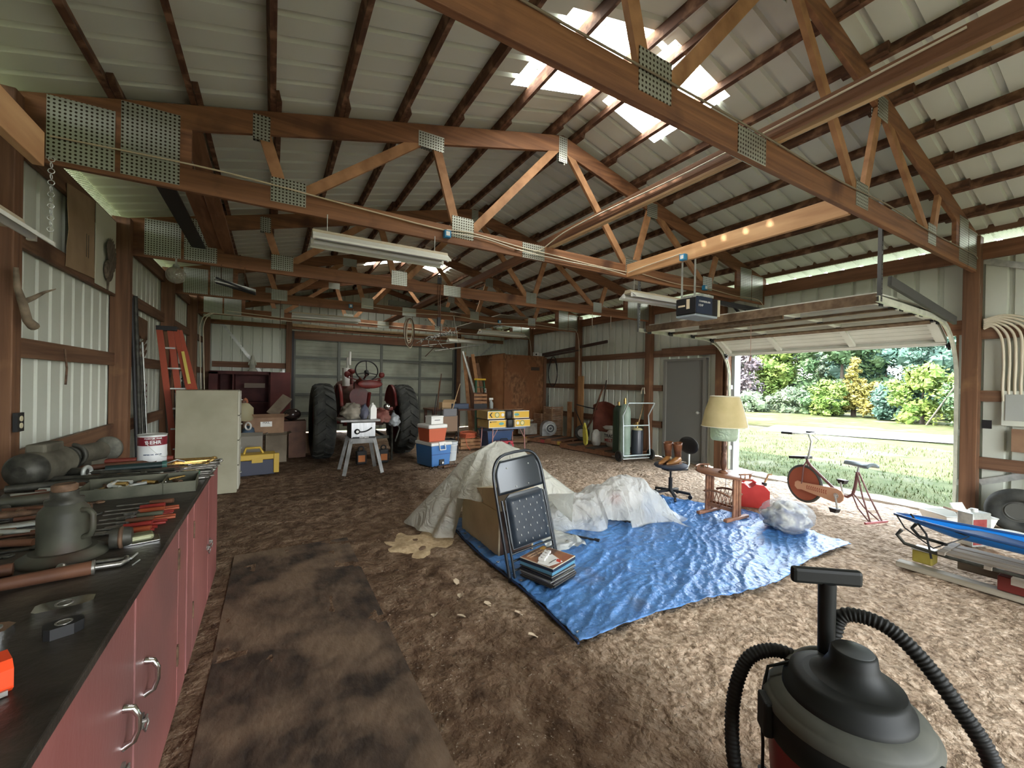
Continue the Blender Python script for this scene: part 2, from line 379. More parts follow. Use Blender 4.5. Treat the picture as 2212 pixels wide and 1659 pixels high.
# --- wall posts
def post(x, y, ztop, label, name='wall_post', w=.14, d=.14, m=None):
    return solo(name, label, 'post', MB().bx(-w/2, -d/2, 0, w/2, d/2, ztop), m or m_wz, 'wall posts', (x, y, 0), bevel=.006)
for y, l in zip([1.5, 3.97, 6.42, 8.88, 11.3], ['', 'brown left wall post nearest the viewer, electrical outlet on it', 'thick brown left wall post beside the turkey wing, cardboard stencil beyond',
        'left wall post behind the top of the orange ladder', 'left wall post with two thin conduits bending over it']):
    if l: post(LW+.095, y-.07, chord(LW+.095)-.02, l, w=.17, d=.11)
post(LW+.14, BW-.1, 3.1, 'brown corner post at the left end of the back wall')
for y, l in zip([1.52, 4.72, 6.42, 8.88, 11.3], ['right wall post between the overhead doorway and the grey cable bundle', 'right wall post between the overhead doorway and the grey side door',
        'right wall post behind the gas cylinder cart, gloves pinned on it', 'right wall post beside the wheelbarrow, conduit running down it', 'right wall post beside the plywood closet']):
    post(RW-.1, y, chord(RW-.1)-.02 if y != 4.72 else 3.1, l)
post(BX0-.1, BW-.1, 3.4, 'brown post left of the back overhead door'); post(BX1+.1, BW-.1, 3.4, 'brown post right of the back overhead door')
# --- girts, eave beams, door framing (setting trim)
tn = [0]
def trim(mb, mat, **k):
    tn[0] += 1; return struct('trim_%d' % tn[0], mb, mat, **k)
m_gy = wood('girt_wood_y', (.11, .055, .032), (.21, .115, .065), 'y', c3=(.08, .04, .025))
for z0, z1 in ((.86, 1.0), (1.66, 1.80), (2.44, 2.58)):
    trim(MB().bx(LW+.022, FW+.1, z0, LW+.06, BW-.1, z1), m_gy)
trim(MB().bx(LW+.02, FW+.1, 3.10, LW+.06, BW-.1, 3.28), m_gy)
for z0, z1 in ((.62, .76), (1.42, 1.55), (2.16, 2.3)):
    for a, b in ((FW+.1, DY0-.12), (MY1+.08, BW-.1)): trim(MB().bx(RW-.06, a, z0, RW-.022, b, z1), m_gy)
trim(MB().bx(RW-.06, DY1+.25, 2.16, RW-.022, MY1+.1, 2.34), m_gy)
trim(MB().bx(RW-.07, FW+.1, 3.11, RW-.02, BW-.1, 3.3), m_wy)
trim(MB().bx(RW-.04, FW, 3.42, RW, BW, 3.52), m_gy)
trim(MB().bx(RW-.1, DY0-.1, DTOP, RW-.02, DY1+.2, DTOP+.18), m_wy)
struct('trim_91', hexmesh(RW-.03, FW+3, 9, 3.3, 3.43), m_wire); struct('trim_92', hexmesh(LW+.02, 3, 9, 3.28, 3.43), m_wire)
# back wall girts and braces
m_gx = wood('girt_wood_x', (.14, .065, .035), (.22, .11, .06), 'x')
trim(MB().bx(LW+.25, BW-.06, 1.83, BX0-.15, BW-.02, 1.98), m_gx)
trim(MB().bx(BX0, BW-.10, 2.68, BX1, BW-.062, 2.9), m_gx)
trim(MB().bx(BX0-.02, BW-.14, 3.02, BX1+.3, BW-.08, 3.1), m_pine)
trim(MB().beam((-1.2, BW-.03, 3.05), (.1, BW-.03, 1.2), .07, .012, (0, 1, 0)), m_galv)
trim(MB().beam((-.35, BW-.03, 1.25), (.4, BW-.03, 1.85), .07, .012, (0, 1, 0)), m_galv)
trim(MB().beam((7.0, BW-.03, 3.0), (5.7, BW-.03, 1.9), .07, .012, (0, 1, 0)), m_galv)
trim(MB().beam((RW-.025, -.3, 2.35), (RW-.025, 1.45, 3.1), .07, .008, (1, 0, 0)), m_galv)
trim(MB().beam((RW-.025, 1.45, .45), (RW-.025, .3, .95), .07, .008, (1, 0, 0)), m_galv)
# doorway jamb steel and sill
trim(MB().bx(RW-.16, DY1, 0, RW+.02, DY1+.04, DTOP), m_gy)
trim(MB().bx(RW-.02, DY1-.06, 0, RW+.16, DY1+.0, DTOP), plain('white_trim_steel', (.30, .34, .34), .4))
trim(MB().bx(RW-.12, DY0-.09, 0, RW+.05, DY0, DTOP), plain('weathered_jamb', (.34, .36, .32), .6))
trim(MB().bx(RW-.1, DY0-.0, 0, RW-.06, DY0+.03, DTOP), m_wy)
trim(MB().bx(RW-.1, DY0-.1, -.03, RW+.03, DY1+.05, .015), noisy('sill_concrete', (.42, .38, .32), (.55, .51, .45), 9))
# grey steel side door in its frame
m_door = plain('grey_door_paint', (.17, .17, .155), .5)
d = struct('door_1', MB().bx(RW-.05, MY0+.04, .03, RW-.01, MY1-.04, MTOP-.04), m_door)
fr = MB().bx(RW-.09, MY0-.02, 0, RW-.0, MY0+.04, MTOP).bx(RW-.09, MY1-.04, 0, RW, MY1+.02, MTOP).bx(RW-.09, MY0+.04, MTOP-.04, RW, MY1-.04, MTOP).bx(RW-.09, MY0, 0, RW, MY1, .03)
struct('door_frame', fr, plain('frame_grey', (.19, .185, .165), .55), d)
kb = MB().cyl((RW-.05, MY0+.12, 1.02), (RW-.1, MY0+.12, 1.02), .012).sph((RW-.12, MY0+.12, 1.02), .032)
struct('door_knob', kb, m_galv, d)
# ================================================================ GROUND
def fbm(x, y, o=4, s=1.):
    a = 0; k = 1; t = 0
    for i in range(o): a += k*noise.noise((x*s, y*s, 3.7)); t += k; k *= .5; s *= 2.1
    return a/t
def ground_z(x, y):
    """trampled dirt, always below z=0"""
    z = fbm(x, y, 3, 1.1)*.02+fbm(x+9, y, 2, 5)*.010
    c = noise.voronoi((x*3.4+.5*noise.noise((x*2, y*2, 0)), y*3.4, .5))[0][0]
    z -= .026*max(0, .36-c)/.36
    z += abs(noise.noise((x*7, y*7, 1.)))*.014-.5*abs(noise.noise((x*3.1, y*3.1, 7.)))*.03
    z += noise.noise((x*4.3, y*4.3, 2.2))*.016
    return min(-.0, z*1.0-.012)
def dirt_mat():
    m, t, b = mk('barn_dirt'); N = t.nodes; L = t.links
    tc = N.new('ShaderNodeTexCoord'); sp = N.new('ShaderNodeSeparateXYZ'); L.new(tc.outputs['Object'], sp.inputs[0])
    def noi(s, d=6, dist=0.):
        n = N.new('ShaderNodeTexNoise'); n.inputs['Scale'].default_value = s; n.inputs['Detail'].default_value = d; n.inputs['Distortion'].default_value = dist; L.new(tc.outputs['Object'], n.inputs[0]); return n.outputs[0]
    def math_(op, a, c=None, v=None):
        q = N.new('ShaderNodeMath'); q.operation = op; L.new(a, q.inputs[0])
        if c is not None: L.new(c, q.inputs[1])
        elif v is not None: q.inputs[1].default_value = v
        return q.outputs[0]
    def ramp(a, st):
        r = N.new('ShaderNodeValToRGB'); e = r.color_ramp.elements
        while len(e) < len(st): e.new(.5)
        for q, (p, c) in zip(e, st): q.position = p; q.color = (*c, 1)
        L.new(a, r.inputs[0]); return r.outputs[0]
    def mix(f, a, c):
        q = N.new('ShaderNodeMix'); q.data_type = 'RGBA'; L.new(f, q.inputs[0]); L.new(a, q.inputs[6]); L.new(c, q.inputs[7]); return q.outputs[2]
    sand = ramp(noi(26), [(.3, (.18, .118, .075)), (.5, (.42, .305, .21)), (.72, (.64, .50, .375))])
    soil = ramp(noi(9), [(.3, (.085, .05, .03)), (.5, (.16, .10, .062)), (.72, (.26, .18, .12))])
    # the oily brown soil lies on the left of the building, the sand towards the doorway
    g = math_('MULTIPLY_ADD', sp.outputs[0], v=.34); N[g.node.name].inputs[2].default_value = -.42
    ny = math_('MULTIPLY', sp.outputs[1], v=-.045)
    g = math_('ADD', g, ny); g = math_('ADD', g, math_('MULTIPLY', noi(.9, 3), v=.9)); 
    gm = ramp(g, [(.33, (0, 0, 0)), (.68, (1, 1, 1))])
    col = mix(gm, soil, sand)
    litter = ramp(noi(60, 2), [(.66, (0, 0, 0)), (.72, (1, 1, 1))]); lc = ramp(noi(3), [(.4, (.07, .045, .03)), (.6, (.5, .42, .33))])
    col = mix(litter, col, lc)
    L.new(col, b.inputs['Base Color']); b.inputs['Roughness'].default_value = .95; b.inputs['Specular IOR Level'].default_value = .15
    h = math_('ADD', noi(7, 10, .45), math_('MULTIPLY', noi(30, 5, .3), v=.4))
    bp = N.new('ShaderNodeBump'); bp.inputs['Strength'].default_value = 1; bp.inputs['Distance'].default_value = .085; L.new(h, bp.inputs['Height']); L.new(bp.outputs[0], b.inputs['Normal'])
    return m
m_dirt = dirt_mat()
def floor_mesh():
    xs = []; x = LW-.3
    while x < RW+.36: xs.append(x); x += .035 if x > .6 else .12
    xs.append(RW+.4); ys = []; y = FW-.3
    while y < BW+.3: ys.append(y); y += (.035 if .7 < y < 5.5 else .06 if .7 < y < 9 else .3)
    ys.append(BW+.3); nx = len(xs)
    v = [(x, y, ground_z(x, y)) for y in ys for x in xs]
    f = [(j*nx+i, j*nx+i+1, (j+1)*nx+i+1, (j+1)*nx+i) for j in range(len(ys)-1) for i in range(nx-1)]
    return MB().add(v, f, True)
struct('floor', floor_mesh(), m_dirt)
# ================================================================ OUTDOORS
m_grass = noisy('mown_grass', (0.029, 0.039, 0.014), (0.079, 0.078, 0.036), 2.6, (1, 1, 1), .9, bump=1, bs=34, lo=.25, hi=.75, spec=.05, c3=(0.108, 0.097, 0.068), s3=.55, t3=.63)
def lawn():
    xs = [RW+.4+.5*i for i in range(20)]+[17+4*i for i in range(24)]; ys = [-70+4*i for i in range(17)]+[-2+1*i for i in range(20)]+[18+4*i for i in range(18)]
    v = [(x, y, -.03+.03*noise.noise((x*.3, y*.3, 0))) for y in ys for x in xs]; nx = len(xs)
    return MB().add(v, [(j*nx+i, j*nx+i+1, (j+1)*nx+i+1, (j+1)*nx+i) for j in range(len(ys)-1) for i in range(nx-1)], True)
struct('lawn', lawn(), m_grass)
struct('yard_behind_building', MB().bx(-60, -70, -.2, RW+.4, FW-.3, -.05).bx(-60, FW-.3, -.2, LW-.3, 90, -.05).bx(LW-.3, BW+.3, -.2, RW+.4, 90, -.05), m_grass)
struct('gravel_drive', MB().grid(lambda u, v: (15.3+3.0*v+4.2*u+4*max(0, u-.5), 8.4-9*u+1.0*v, -.012+.006*sin(v*pi)), 20, 6), noisy('pale_gravel', (.062, .06, .055), (.09, .088, .083), 12, rough=.95, bump=.4))
def blades(n, x0, x1, y0, y1, h):
    mb = MB(); r = random.Random(3)
    for i in range(n):
        x = x0+(x1-x0)*r.random()**1.5; y = y0+(y1-y0)*r.random(); a = r.random()*6.28; hh = h*(.5+r.random()); w = .006+.004*r.random()
        if noise.noise((x*1.3, y*1.3, 5)) < -.18: continue
        dx, dy = w*cos(a), w*sin(a); lx, ly = hh*.5*cos(a+1.5), hh*.5*sin(a+1.5)
        mb.add([(x-dx, y-dy, -.03), (x+dx, y+dy, -.03), (x+lx, y+ly, hh-.03)], [(0, 1, 2)])
    return mb
solo('grass_blades', 'short green grass growing outside the open doorway', 'grass', blades(16000, RW+.55, 15, -2, 9.5, .06), noisy('grass_blade', (.065, .095, .03), (.14, .14, .057), 3, bump=0, rough=.7))['kind'] = 'stuff'
def leaf_mat(n, a, c):
    return noisy(n, a, c, 1.1, bump=0, rough=.6, lo=.35, hi=.65, detail=3, spec=.2)
LM = {'green': leaf_mat('leaf_green', (0.043, 0.083, 0.032), (0.079, 0.122, 0.050)), 'teal': leaf_mat('leaf_teal', (0.040, 0.083, 0.058), (0.072, 0.122, 0.090)),
      'lime': leaf_mat('leaf_lime', (0.061, 0.108, 0.018), (0.115, 0.144, 0.032)), 'gold': leaf_mat('leaf_gold', (0.122, 0.108, 0.022), (0.187, 0.151, 0.036)),
      'plum': leaf_mat('leaf_plum', (0.072, 0.054, 0.058), (0.122, 0.097, 0.097)), 'pale': leaf_mat('leaf_pale', (0.072, 0.101, 0.054), (0.122, 0.144, 0.090))}
m_bark = plain('bark', (0.050, 0.036, 0.025), .9)
def tree(label, mat, x, y, h, rx, cone=False, n=2600, ls=.17, base=.08, cat='tree', name='leafy_tree', seed=1):
    r = random.Random(seed); t = thing(name, label, cat, (x, y, -.03), r.random()*6, 'trees and bushes beyond the lawn')
    mb = MB(); cl = []
    for i in range(44 if not cone else 50):
        u = r.random(); zz = base*h+(h*(1-base))*u; R = rx*(1-u)*.95+.1 if cone else rx*math.sqrt(max(.05, 1-((u-.42)/.62)**2))
        a = r.random()*6.28; q = R*math.sqrt(r.random())*.85; cl.append((q*cos(a), q*sin(a), zz, (.17 if cone else .25)*rx*(.7+.6*r.random())))
    for i in range(n):
        c = r.choice(cl); d = Vector((r.gauss(0, 1), r.gauss(0, 1), r.gauss(0, .8))).normalized()*c[3]*(.6+.5*r.random())
        p = Vector(c[:3])+d; p.z = max(.05, p.z); u = Vector((r.gauss(0, 1), r.gauss(0, 1), r.gauss(0, .6))).normalized(); v = u.cross(d.normalized()+Vector((0, 0, .3)))
        if v.length < .01: continue
        v.normalize(); s = ls*(.6+.8*r.random())
        mb.add([p-u*s, p-v*s*.45, p+u*s, p+v*s*.45], [(0, 1, 2, 3)])
    for c in cl[::2]:
        mb.grid(lambda u, v, c=c: tuple(Vector(c[:3])+Vector((cos(2*pi*u)*sin(pi*v), sin(2*pi*u)*sin(pi*v), -cos(pi*v)))*c[3]*(.70+.5*noise.noise((u*9, v*9, c[0])))), 8, 6, sm=False)
    build('foliage', mb, LM[mat], t)
    tm = MB().cyl((0, 0, -.1), (0, 0, h*.75), .045*h**.9, .02, 8)
    build('trunk', tm, m_bark, t)
    return t
TR = [('dusky purple leaved tree at the left edge of the doorway view', 'plum', 29.5, 18.5, 4.1, 2.6, 0), ('bright green tree right of the purple tree', 'lime', 33, 17.6, 5.2, 2.7, 0),
      ('pale silvery green tree behind the bright green one', 'pale', 37, 17.5, 6.2, 3.0, 0), ('mid green tree in the middle of the doorway view', 'green', 34, 13.2, 6.0, 2.9, 0),
      ('bluish green tall tree behind the golden sapling', 'teal', 38, 12.2, 7.2, 3.6, 0), ('slender golden yellow sapling in front of the trees', 'gold', 28.8, 10.6, 3.3, .95, 1),
      ('low golden bush beside the golden sapling', 'gold', 28.6, 9.6, 1.8, 1.1, 0), ('blue green spruce right of the golden sapling', 'teal', 30.5, 8.3, 5.2, 1.7, 1),
      ('tall blue green tree filling the upper right of the doorway view', 'teal', 33, 6.2, 7.0, 3.7, 0), ('yellow green bush near the right doorway jamb', 'lime', 26.2, 7.0, 2.5, 1.5, 0),
      ('green shrub in front of the blue green trees, far right', 'green', 25.8, 5.0, 2.0, 1.5, 0), ('dark teal tree at the right edge of the doorway view', 'teal', 28.5, 3.0, 6.4, 2.8, 0),
      ('green hedge bush at the foot of the purple tree', 'pale', 27.3, 15.6, 1.1, 1.5, 0), ('pale hedge bush left of centre along the tree line', 'pale', 28.4, 13.6, 1.3, 1.6, 0),
      ('green hedge bush under the mid green tree', 'green', 28.5, 12.0, 1.6, 1.4, 0), ('tall green tree behind the purple tree', 'green', 39, 24, 6.5, 3.4, 0),
      ('green tree partly hidden behind the left doorway jamb', 'green', 33, 22, 5.5, 2.8, 0), ('big distant green tree between the pale tree and the tall teal tree', 'green', 47, 19, 9, 5.5, 0), ('big distant bluish tree behind the golden sapling', 'teal', 48, 11, 9.5, 5.5, 0), ('big distant green tree behind the right hand shrubs', 'green', 45, 4.5, 9, 5.5, 0), ('big distant green tree at the far left of the doorway view', 'green', 42, 28, 8, 5, 0), ('low teal bush at the foot of the spruce', 'teal', 27.6, 8.3, 1.7, 1.5, 0), ('low green bush at the foot of the far right shrubs', 'green', 25.0, 3.6, 1.9, 1.6, 0), ('far green tree rising over the pale tree', 'green', 43, 14, 7.6, 4.2, 0),
      ('far teal tree rising behind the spruce', 'teal', 41, 8, 8.0, 4.2, 0), ('far green tree behind the right edge of the doorway', 'green', 38, 2.5, 7.5, 4.0, 0), ('lime green bush between hedge and golden sapling', 'lime', 27.4, 11.2, 1.9, 1.1, 0)]
for i, (l, m, x, y, h, rx, c) in enumerate(TR): tree(l, m, x, y, h, rx, bool(c), 7000 if h > 4 else 3400, .13 if h > 4 else .085, .1, 'bush' if h < 2.6 and 'tree' not in l and 'sapling' not in l else 'tree', 'leafy_bush' if h < 2.6 and 'tree' not in l and 'sapling' not in l else 'leafy_tree', i+2)
solo('leaning_pole', 'pale pole leaning in the grass by the shrubs outside', 'pole', MB().cyl((25.2, 6.6, 0), (24.6, 5.5, 1.9), .035), plain('pole_wood', (.09, .08, .06)))
# ================================================================ OVERHEAD DOORS
m_pan = noisy('door_panel', (.60, .61, .54), (.68, .69, .62), 3, (1, 1, 1), .45, bump=0, spec=.4)
m_strut = noisy('rusty_strut', (.12, .075, .045), (.22, .15, .09), 12, bump=.1)
od = thing('overhead_door', 'raised sectional overhead door hanging over the side doorway', 'garage door', (6.0, 3.06, 2.42))
o_ = (6.0, 3.06, 2.42)
Y0, Y1 = 1.68, 4.44
segs = [((5.0, 2.43), (5.53, 2.435)), ((5.55, 2.435), (6.08, 2.43)), ((6.10, 2.43), (6.6, 2.40)), ((6.62, 2.39), (7.04, 2.14))]
for i, ((xa, za), (xb, zb)) in enumerate(segs):
    a = Vector((xa, 0, za)); bb = Vector((xb, 0, zb)); d = (bb-a).normalized(); n = Vector((-d.z, 0, d.x))
    L_ = (bb-a).length; M = Matrix((d, Vector((0, 1, 0)), n)).transposed().to_4x4(); M.translation = a
    mb = MB(); k = 6; pts = []
    for j in range(k): pts += [(L_*j/k, 0), (L_*(j+.92)/k, 0), (L_*(j+.96)/k, .008)]
    pts += [(L_, 0)]; nn = len(pts)
    mb.add([(p[0], Y0, p[1]) for p in pts]+[(p[0], Y1, p[1]) for p in pts], [(q, q+1, nn+q+1, nn+q) for q in range(nn-1)], False, M)
    mb.bx(0, Y0, .03, L_, Y1, .045, M)
    s = build('section', MBo(mb, o_), m_pan, od)
    if i: build('strut', MBo(MB().bx(-.03, Y0+.03, -.07, -.024, Y1-.03, .0, M).bx(-.03, Y0+.03, -.073, .03, Y1-.03, -.068, M), o_), m_strut, od)
    # folded edges and stiles under each section
    e = MB()
    for x0 in (0, L_-.035): e.bx(x0, Y0, -.045, x0+.035, Y1, -.041, M); e.bx(x0, Y0, -.045, x0+.004, Y1, 0, M)
    build('rail', MBo(e, o_), m_pan, od)
    for yc, wd in ((Y0+.04, .09), (2.6, .07), (3.56, .07), (Y1-.04, .09)):
        build('stile', MBo(MB().bx(0, yc-wd/2, -.038, L_, yc+wd/2, -.001, M), o_), m_pan, od)
        if i:
            h = MB().bx(-.05, yc-.03, -.055, .03, yc+.03, -.038, M).cyl(M @ Vector((-.01, yc-.035, -.06)), M @ Vector((-.01, yc+.035, -.06)), .008)
            build('hinge', MBo(h, o_), m_dark, od)
for yc in (Y0-.03, Y1+.03):
    for x, z in ((5.04, 2.385), (5.54, 2.39), (6.09, 2.39), (6.61, 2.35), (7.03, 2.08)):
        build('roller', MBo(MB().cyl((x, yc-.03, z), (x, yc+.03, z), .022).bx(x-.04, yc-.01 if yc > 3 else yc, z-.05, x+.04, yc+.0 if yc > 3 else yc+.01, z+.04), o_), m_dark, od)
build('strut', MBo(MB().bx(4.955, Y0-.02, 2.36, 4.99, Y1+.02, 2.45).bx(4.955, Y0-.02, 2.45, 5.05, Y1+.02, 2.455), o_), m_strut, od)
build('strut', MBo(MB().bx(5.06, 2.55, 2.33, 5.09, 3.62, 2.40).bx(5.16, 2.7, 2.33, 5.19, 3.5, 2.38), o_), m_strut, od)
build('weather_seal', MBo(MB().bx(7.02, Y0, 2.085, 7.06, Y1, 2.13), o_), m_white, od)
# tracks with their hangers
m_track = noisy('track_steel', (.50, .52, .42), (.66, .68, .56), 10, rough=.4, metal=.2, bump=0)
def track(y, sg, label):
    t = thing('door_track', label, 'track', (7.2, y, 0)); o = (7.2, y, 0)
    path = [(4.86, y, 2.385), (6.45, y, 2.36)]+[(6.45+.72*sin(a), y, 1.66+.70*cos(a)) for a in [rad(q) for q in range(8, 91, 8)]]+[(7.19, y, 1.2), (7.2, y, .05)]
    mb = MB()
    for a, b_ in zip(path[:-1], path[1:]):
        d = (Vector(b_)-Vector(a)).normalized(); up = Vector((-d.z, 0, d.x))
        e = d*.004
        mb.beam(Vector(a)-e, Vector(b_)+e, .005, .055, up)
        mb.beam(Vector(a)-e+up*.026-Vector((0, sg*.012, 0)), Vector(b_)+e+up*.026-Vector((0, sg*.012, 0)), .026, .004, up)
        mb.beam(Vector(a)-e-up*.026-Vector((0, sg*.012, 0)), Vector(b_)+e-up*.026-Vector((0, sg*.012, 0)), .026, .004, up)
    build('rail', MBo(mb, o), m_track, t)
    for z in (.4, 1.0, 1.5): build('bracket', MBo(MB().bx(7.2, y-.02, z, 7.27, y+.02, z+.07), o), m_galv, t)
    return t
track(Y0-.07, -1, 'right hand overhead door track with black splice bracket'); track(Y1+.07, 1, 'left hand overhead door track ending above the gas cart')
def perf_angle(name, label, x, y, z0, z1, m=m_galv):
    mb = MB().bx(x-.016, y-.001, z0, x+.016, y+.001, z1).bx(x-.016, y, z0, x-.013, y+.03, z1)
    r = MB(); z = z0+.03
    t = solo(name, label, 'bracket', mb, m)
    while z < z1-.02: r.cyl((x, y-.0035, z), (x, y+.0035, z), .0065, n=6); z += .045
    build('bolt_hole', r, m_dark, t)
    return t
perf_angle('perforated_angle', 'punched steel hanger holding the left track end', 4.87, Y1+.075, 2.36, 3.72, plain('grey_angle', (.30, .31, .30), .5, .4))
perf_angle('perforated_angle', 'punched steel hanger holding the right track end', 4.9, Y0-.075, 2.36, 3.3, plain('dark_angle', (.10, .10, .10), .5, .4))
solo('track_brace', 'dark steel angle sloping above the right track', 'bracket', MB().beam((5.0, Y0-.1, 2.56), (6.9, Y0-.1, 2.36), .03, .09), plain('dark_brace', (.06, .06, .055), .6))
# door opener
op = thing('door_opener', 'black and navy door opener hanging before the raised door', 'door opener', (4.3, 3.1, 2.34)); o = (4.3, 3.1, 2.34)
m_navy = plain('navy_plastic', (.02, .03, .055), .4)
build('motor_housing', MBo(MB().bx(4.1, 2.98, 2.36, 4.5, 3.24, 2.55), o), m_black, op, bevel=.008)
build('side_cover', MBo(MB().bx(4.105, 2.968, 2.365, 4.38, 2.982, 2.555), o), m_navy, op)
build('end_panel', MBo(MB().bx(4.088, 2.99, 2.37, 4.102, 3.23, 2.54), o), m_black, op)
build('light_lens', MBo(MB().bx(4.1, 2.98, 2.335, 4.5, 3.24, 2.36), o), plain('lens', (.30, .35, .38), .25), op, bevel=.005)
build('front_bezel', MBo(MB().bx(4.495, 2.97, 2.36, 4.53, 3.25, 2.55), o), plain('ivory_bezel', (.62, .58, .40), .5), op)
build('bracket', MBo(MB().bx(4.12, 3.05, 2.55, 4.3, 3.2, 2.57).bx(4.2, 3.0, 2.57, 4.45, 3.22, 2.6), o), m_galv, op)
build('rail', MBo(MB().bx(4.45, 3.08, 2.56, 7.25, 3.12, 2.59).bx(4.45, 3.06, 2.545, 7.25, 3.14, 2.56), o), m_dark, op)
build('arm', MBo(MB().beam((5.0, 3.1, 2.56), (5.3, 3.1, 2.38), .03, .02).beam((4.53, 3.0, 2.52), (5.1, 3.0, 2.5), .012, .012), o), m_dark, op)
build('terminal_strip', MBo(MB().bx(4.084, 3.05, 2.42, 4.09, 3.09, 2.53).bx(4.084, 3.11, 2.45, 4.09, 3.2, 2.47), o), plain('terminals', (.6, .5, .35)), op)
for y in (3.02, 3.19): build('hanger', MBo(MB().bx(4.12, y, 2.56, 4.15, y+.004, 3.14), o), m_galv, op)
tM = facing((4.24, 2.965, 2.505), (0, -1, 0))
text('lettering', 'CHAMBERLAIN', .03, facing((4.24, 2.966, 2.5), (0, -1, 0)), m_white, op).matrix_parent_inverse = Matrix.Translation((-4.3, -3.1, -2.34))
text('lettering', '1/2HP', .036, facing((4.17, 2.966, 2.455), (0, -1, 0)), m_white, op).matrix_parent_inverse = Matrix.Translation((-4.3, -3.1, -2.34))
solo('release_cord', 'thin release cord with red pull hanging from opener', 'cord', MB().tube([(5.3, 3.05, 2.5), (5.31, 3.05, 2.2), (5.31, 3.05, 1.95)], .003, 5).cyl((5.31, 3.05, 1.93), (5.33, 3.07, 1.88), .012), plain('release_pull', (.5, .3, .25)))
# closed back overhead door
m_bd = noisy('back_door_steel', (.30, .32, .25), (.38, .40, .32), 2, (.6, 1, 1.5), .5, bump=.05, c3=(.14, .14, .11), s3=.6, t3=.56)
m_bs = plain('back_door_rail', (.12, .13, .11), .5)
bd = thing('overhead_door', 'closed grey green sectional door behind the tractor', 'garage door', (2.95, BW-.02, 0)); o = (2.95, BW-.02, 0)
nz = 5; H_ = (BTOP-.05)/nz
for i in range(nz):
    z0 = .04+i*H_; mb = MB(); pts = []
    for j in range(5): pts += [(z0+H_*j/5, 0), (z0+H_*(j+.93)/5, 0), (z0+H_*(j+.97)/5, .006)]
    pts += [(z0+H_, 0)]; n = len(pts)
    mb.add([(BX0, BW-.02+p[1], p[0]) for p in pts]+[(BX1, BW-.02+p[1], p[0]) for p in pts], [(n+q, n+q+1, q+1, q) for q in range(n-1)])
    build('section', MBo(mb, o), m_bd, bd)
    build('rail', MBo(MB().bx(BX0, BW-.06, z0, BX1, BW-.021, z0+.035).bx(BX0, BW-.06, z0+H_-.05, BX1, BW-.021, z0+H_-.012), o), m_bs, bd)
for x in (BX0+.04, 1.72, 2.95, 4.18, BX1-.04): build('stile', MBo(MB().bx(x-.035, BW-.075, .04, x+.035, BW-.022, BTOP-.02), o), m_bs, bd)
for x, s in ((BX0-.0, -1), (BX1+.0, 1)):
    build('track', MBo(MB().bx(x-.03, BW-.13, .05, x+.03, BW-.1, 2.9), o), m_dark, bd)
# ================================================================ BEAMS, CABLES AND LIGHTS OVERHEAD
solo('long_beam', 'long pale edged timber lying across the truss bottom chords near the middle', 'beam', MB().bx(2.72, -1.5, BC1+.003, 2.76, 4.2, BC1+.095), m_wy, bevel=.003)
solo('long_beam', 'second timber of the pair lying across the nearest trusses', 'beam', MB().bx(2.80, -1.5, BC1+.003, 2.84, 4.3, BC1+.09), m_pine, bevel=.003)
solo('long_beam', 'brown timber lying over the second and third trusses', 'beam', MB().bx(2.75, 4.4, BC1+.003, 2.83, 8.7, BC1+.09), m_wy, bevel=.003)
solo('long_beam', 'grey board lying over the farthest trusses', 'beam', MB().bx(2.6, 7.2, BC1+.003, 2.8, 12.5, BC1+.043), m_wy, bevel=.003)
m_pal = noisy('bright_beam', (.42, .22, .10), (.60, .36, .18), 2.5, (4, .5, 4), .6, bump=.15)
solo('opener_beam', 'orange brown beam between the two nearest trusses holding the opener', 'beam', MB().bx(4.0, 1.53, 2.95, 4.04, 3.945, 3.12), m_pal, bevel=.004)
for i, (x0, z0, x1, z1, wd, m, l) in enumerate([(-.90, 3.36, -.80, 3.14, .14, m_dark, 'black board stored on the trusses above the left posts'), (-.72, 3.5, -.64, 3.16, .14, m_wy, 'wide tan board stored on the trusses, left of its twin'), (-.56, 3.46, -.5, 3.14, .13, m_wy, 'tan board stored on the trusses, right of its twin')]):
    solo('stored_board', l, 'board', MB().beam((x0, 4.02, z0), (x1, 6.6, z1), wd, .03), m, bevel=.003)
m_wire2 = plain('wire_cable', (.62, .52, .36), .5)
def cable(label, pts, r=.006, m=None, name='cable'):
    P = [Vector(p) for p in pts]; out = []
    for i in range(len(P)-1):
        a = P[max(i-1, 0)]; b_ = P[i]; c = P[i+1]; d = P[min(i+2, len(P)-1)]
        for k in range(6):
            t = k/6; out.append(.5*((2*b_)+(c-a)*t+(2*a-5*b_+4*c-d)*t*t+(3*b_-a-3*c+d)*t**3))
    out.append(P[-1])
    return solo(name, label, 'cable', MB().tube(out, r, 6), m or m_cable)
yf = 3.97-.03
cable('cream cable along the second truss, from the left post to the blue box', [(-1.3, yf, 3.13), (-.4, yf, 3.15), (.6, yf, 3.10), (1.2, yf, 3.07), (1.52, yf, 3.06)], .007, m_wire2)
cable('upper cream cable along the right half of the second truss', [(1.5, yf, 3.07), (1.8, yf, 3.09), (2.4, yf, 3.05), (2.8, yf, 3.04), (3.5, yf, 3.02), (4.0, yf, 3.02)], .006)
cable('lower cream cable along the right half of the second truss', [(1.5, yf-.01, 3.04), (1.9, yf-.01, 3.06), (2.4, yf-.01, 3.01), (3.0, yf-.01, 3.0), (3.6, yf-.01, 3.0), (3.97, yf-.01, 2.98)], .006)
cable('cream cable climbing from the second truss along the long beam', [(2.3, yf, 3.02), (2.6, yf-.01, 3.05), (2.7, 3.6, 3.17), (2.7, 3.0, 3.18), (2.7, 2.0, 3.16), (2.7, .6, 3.19)], .006)
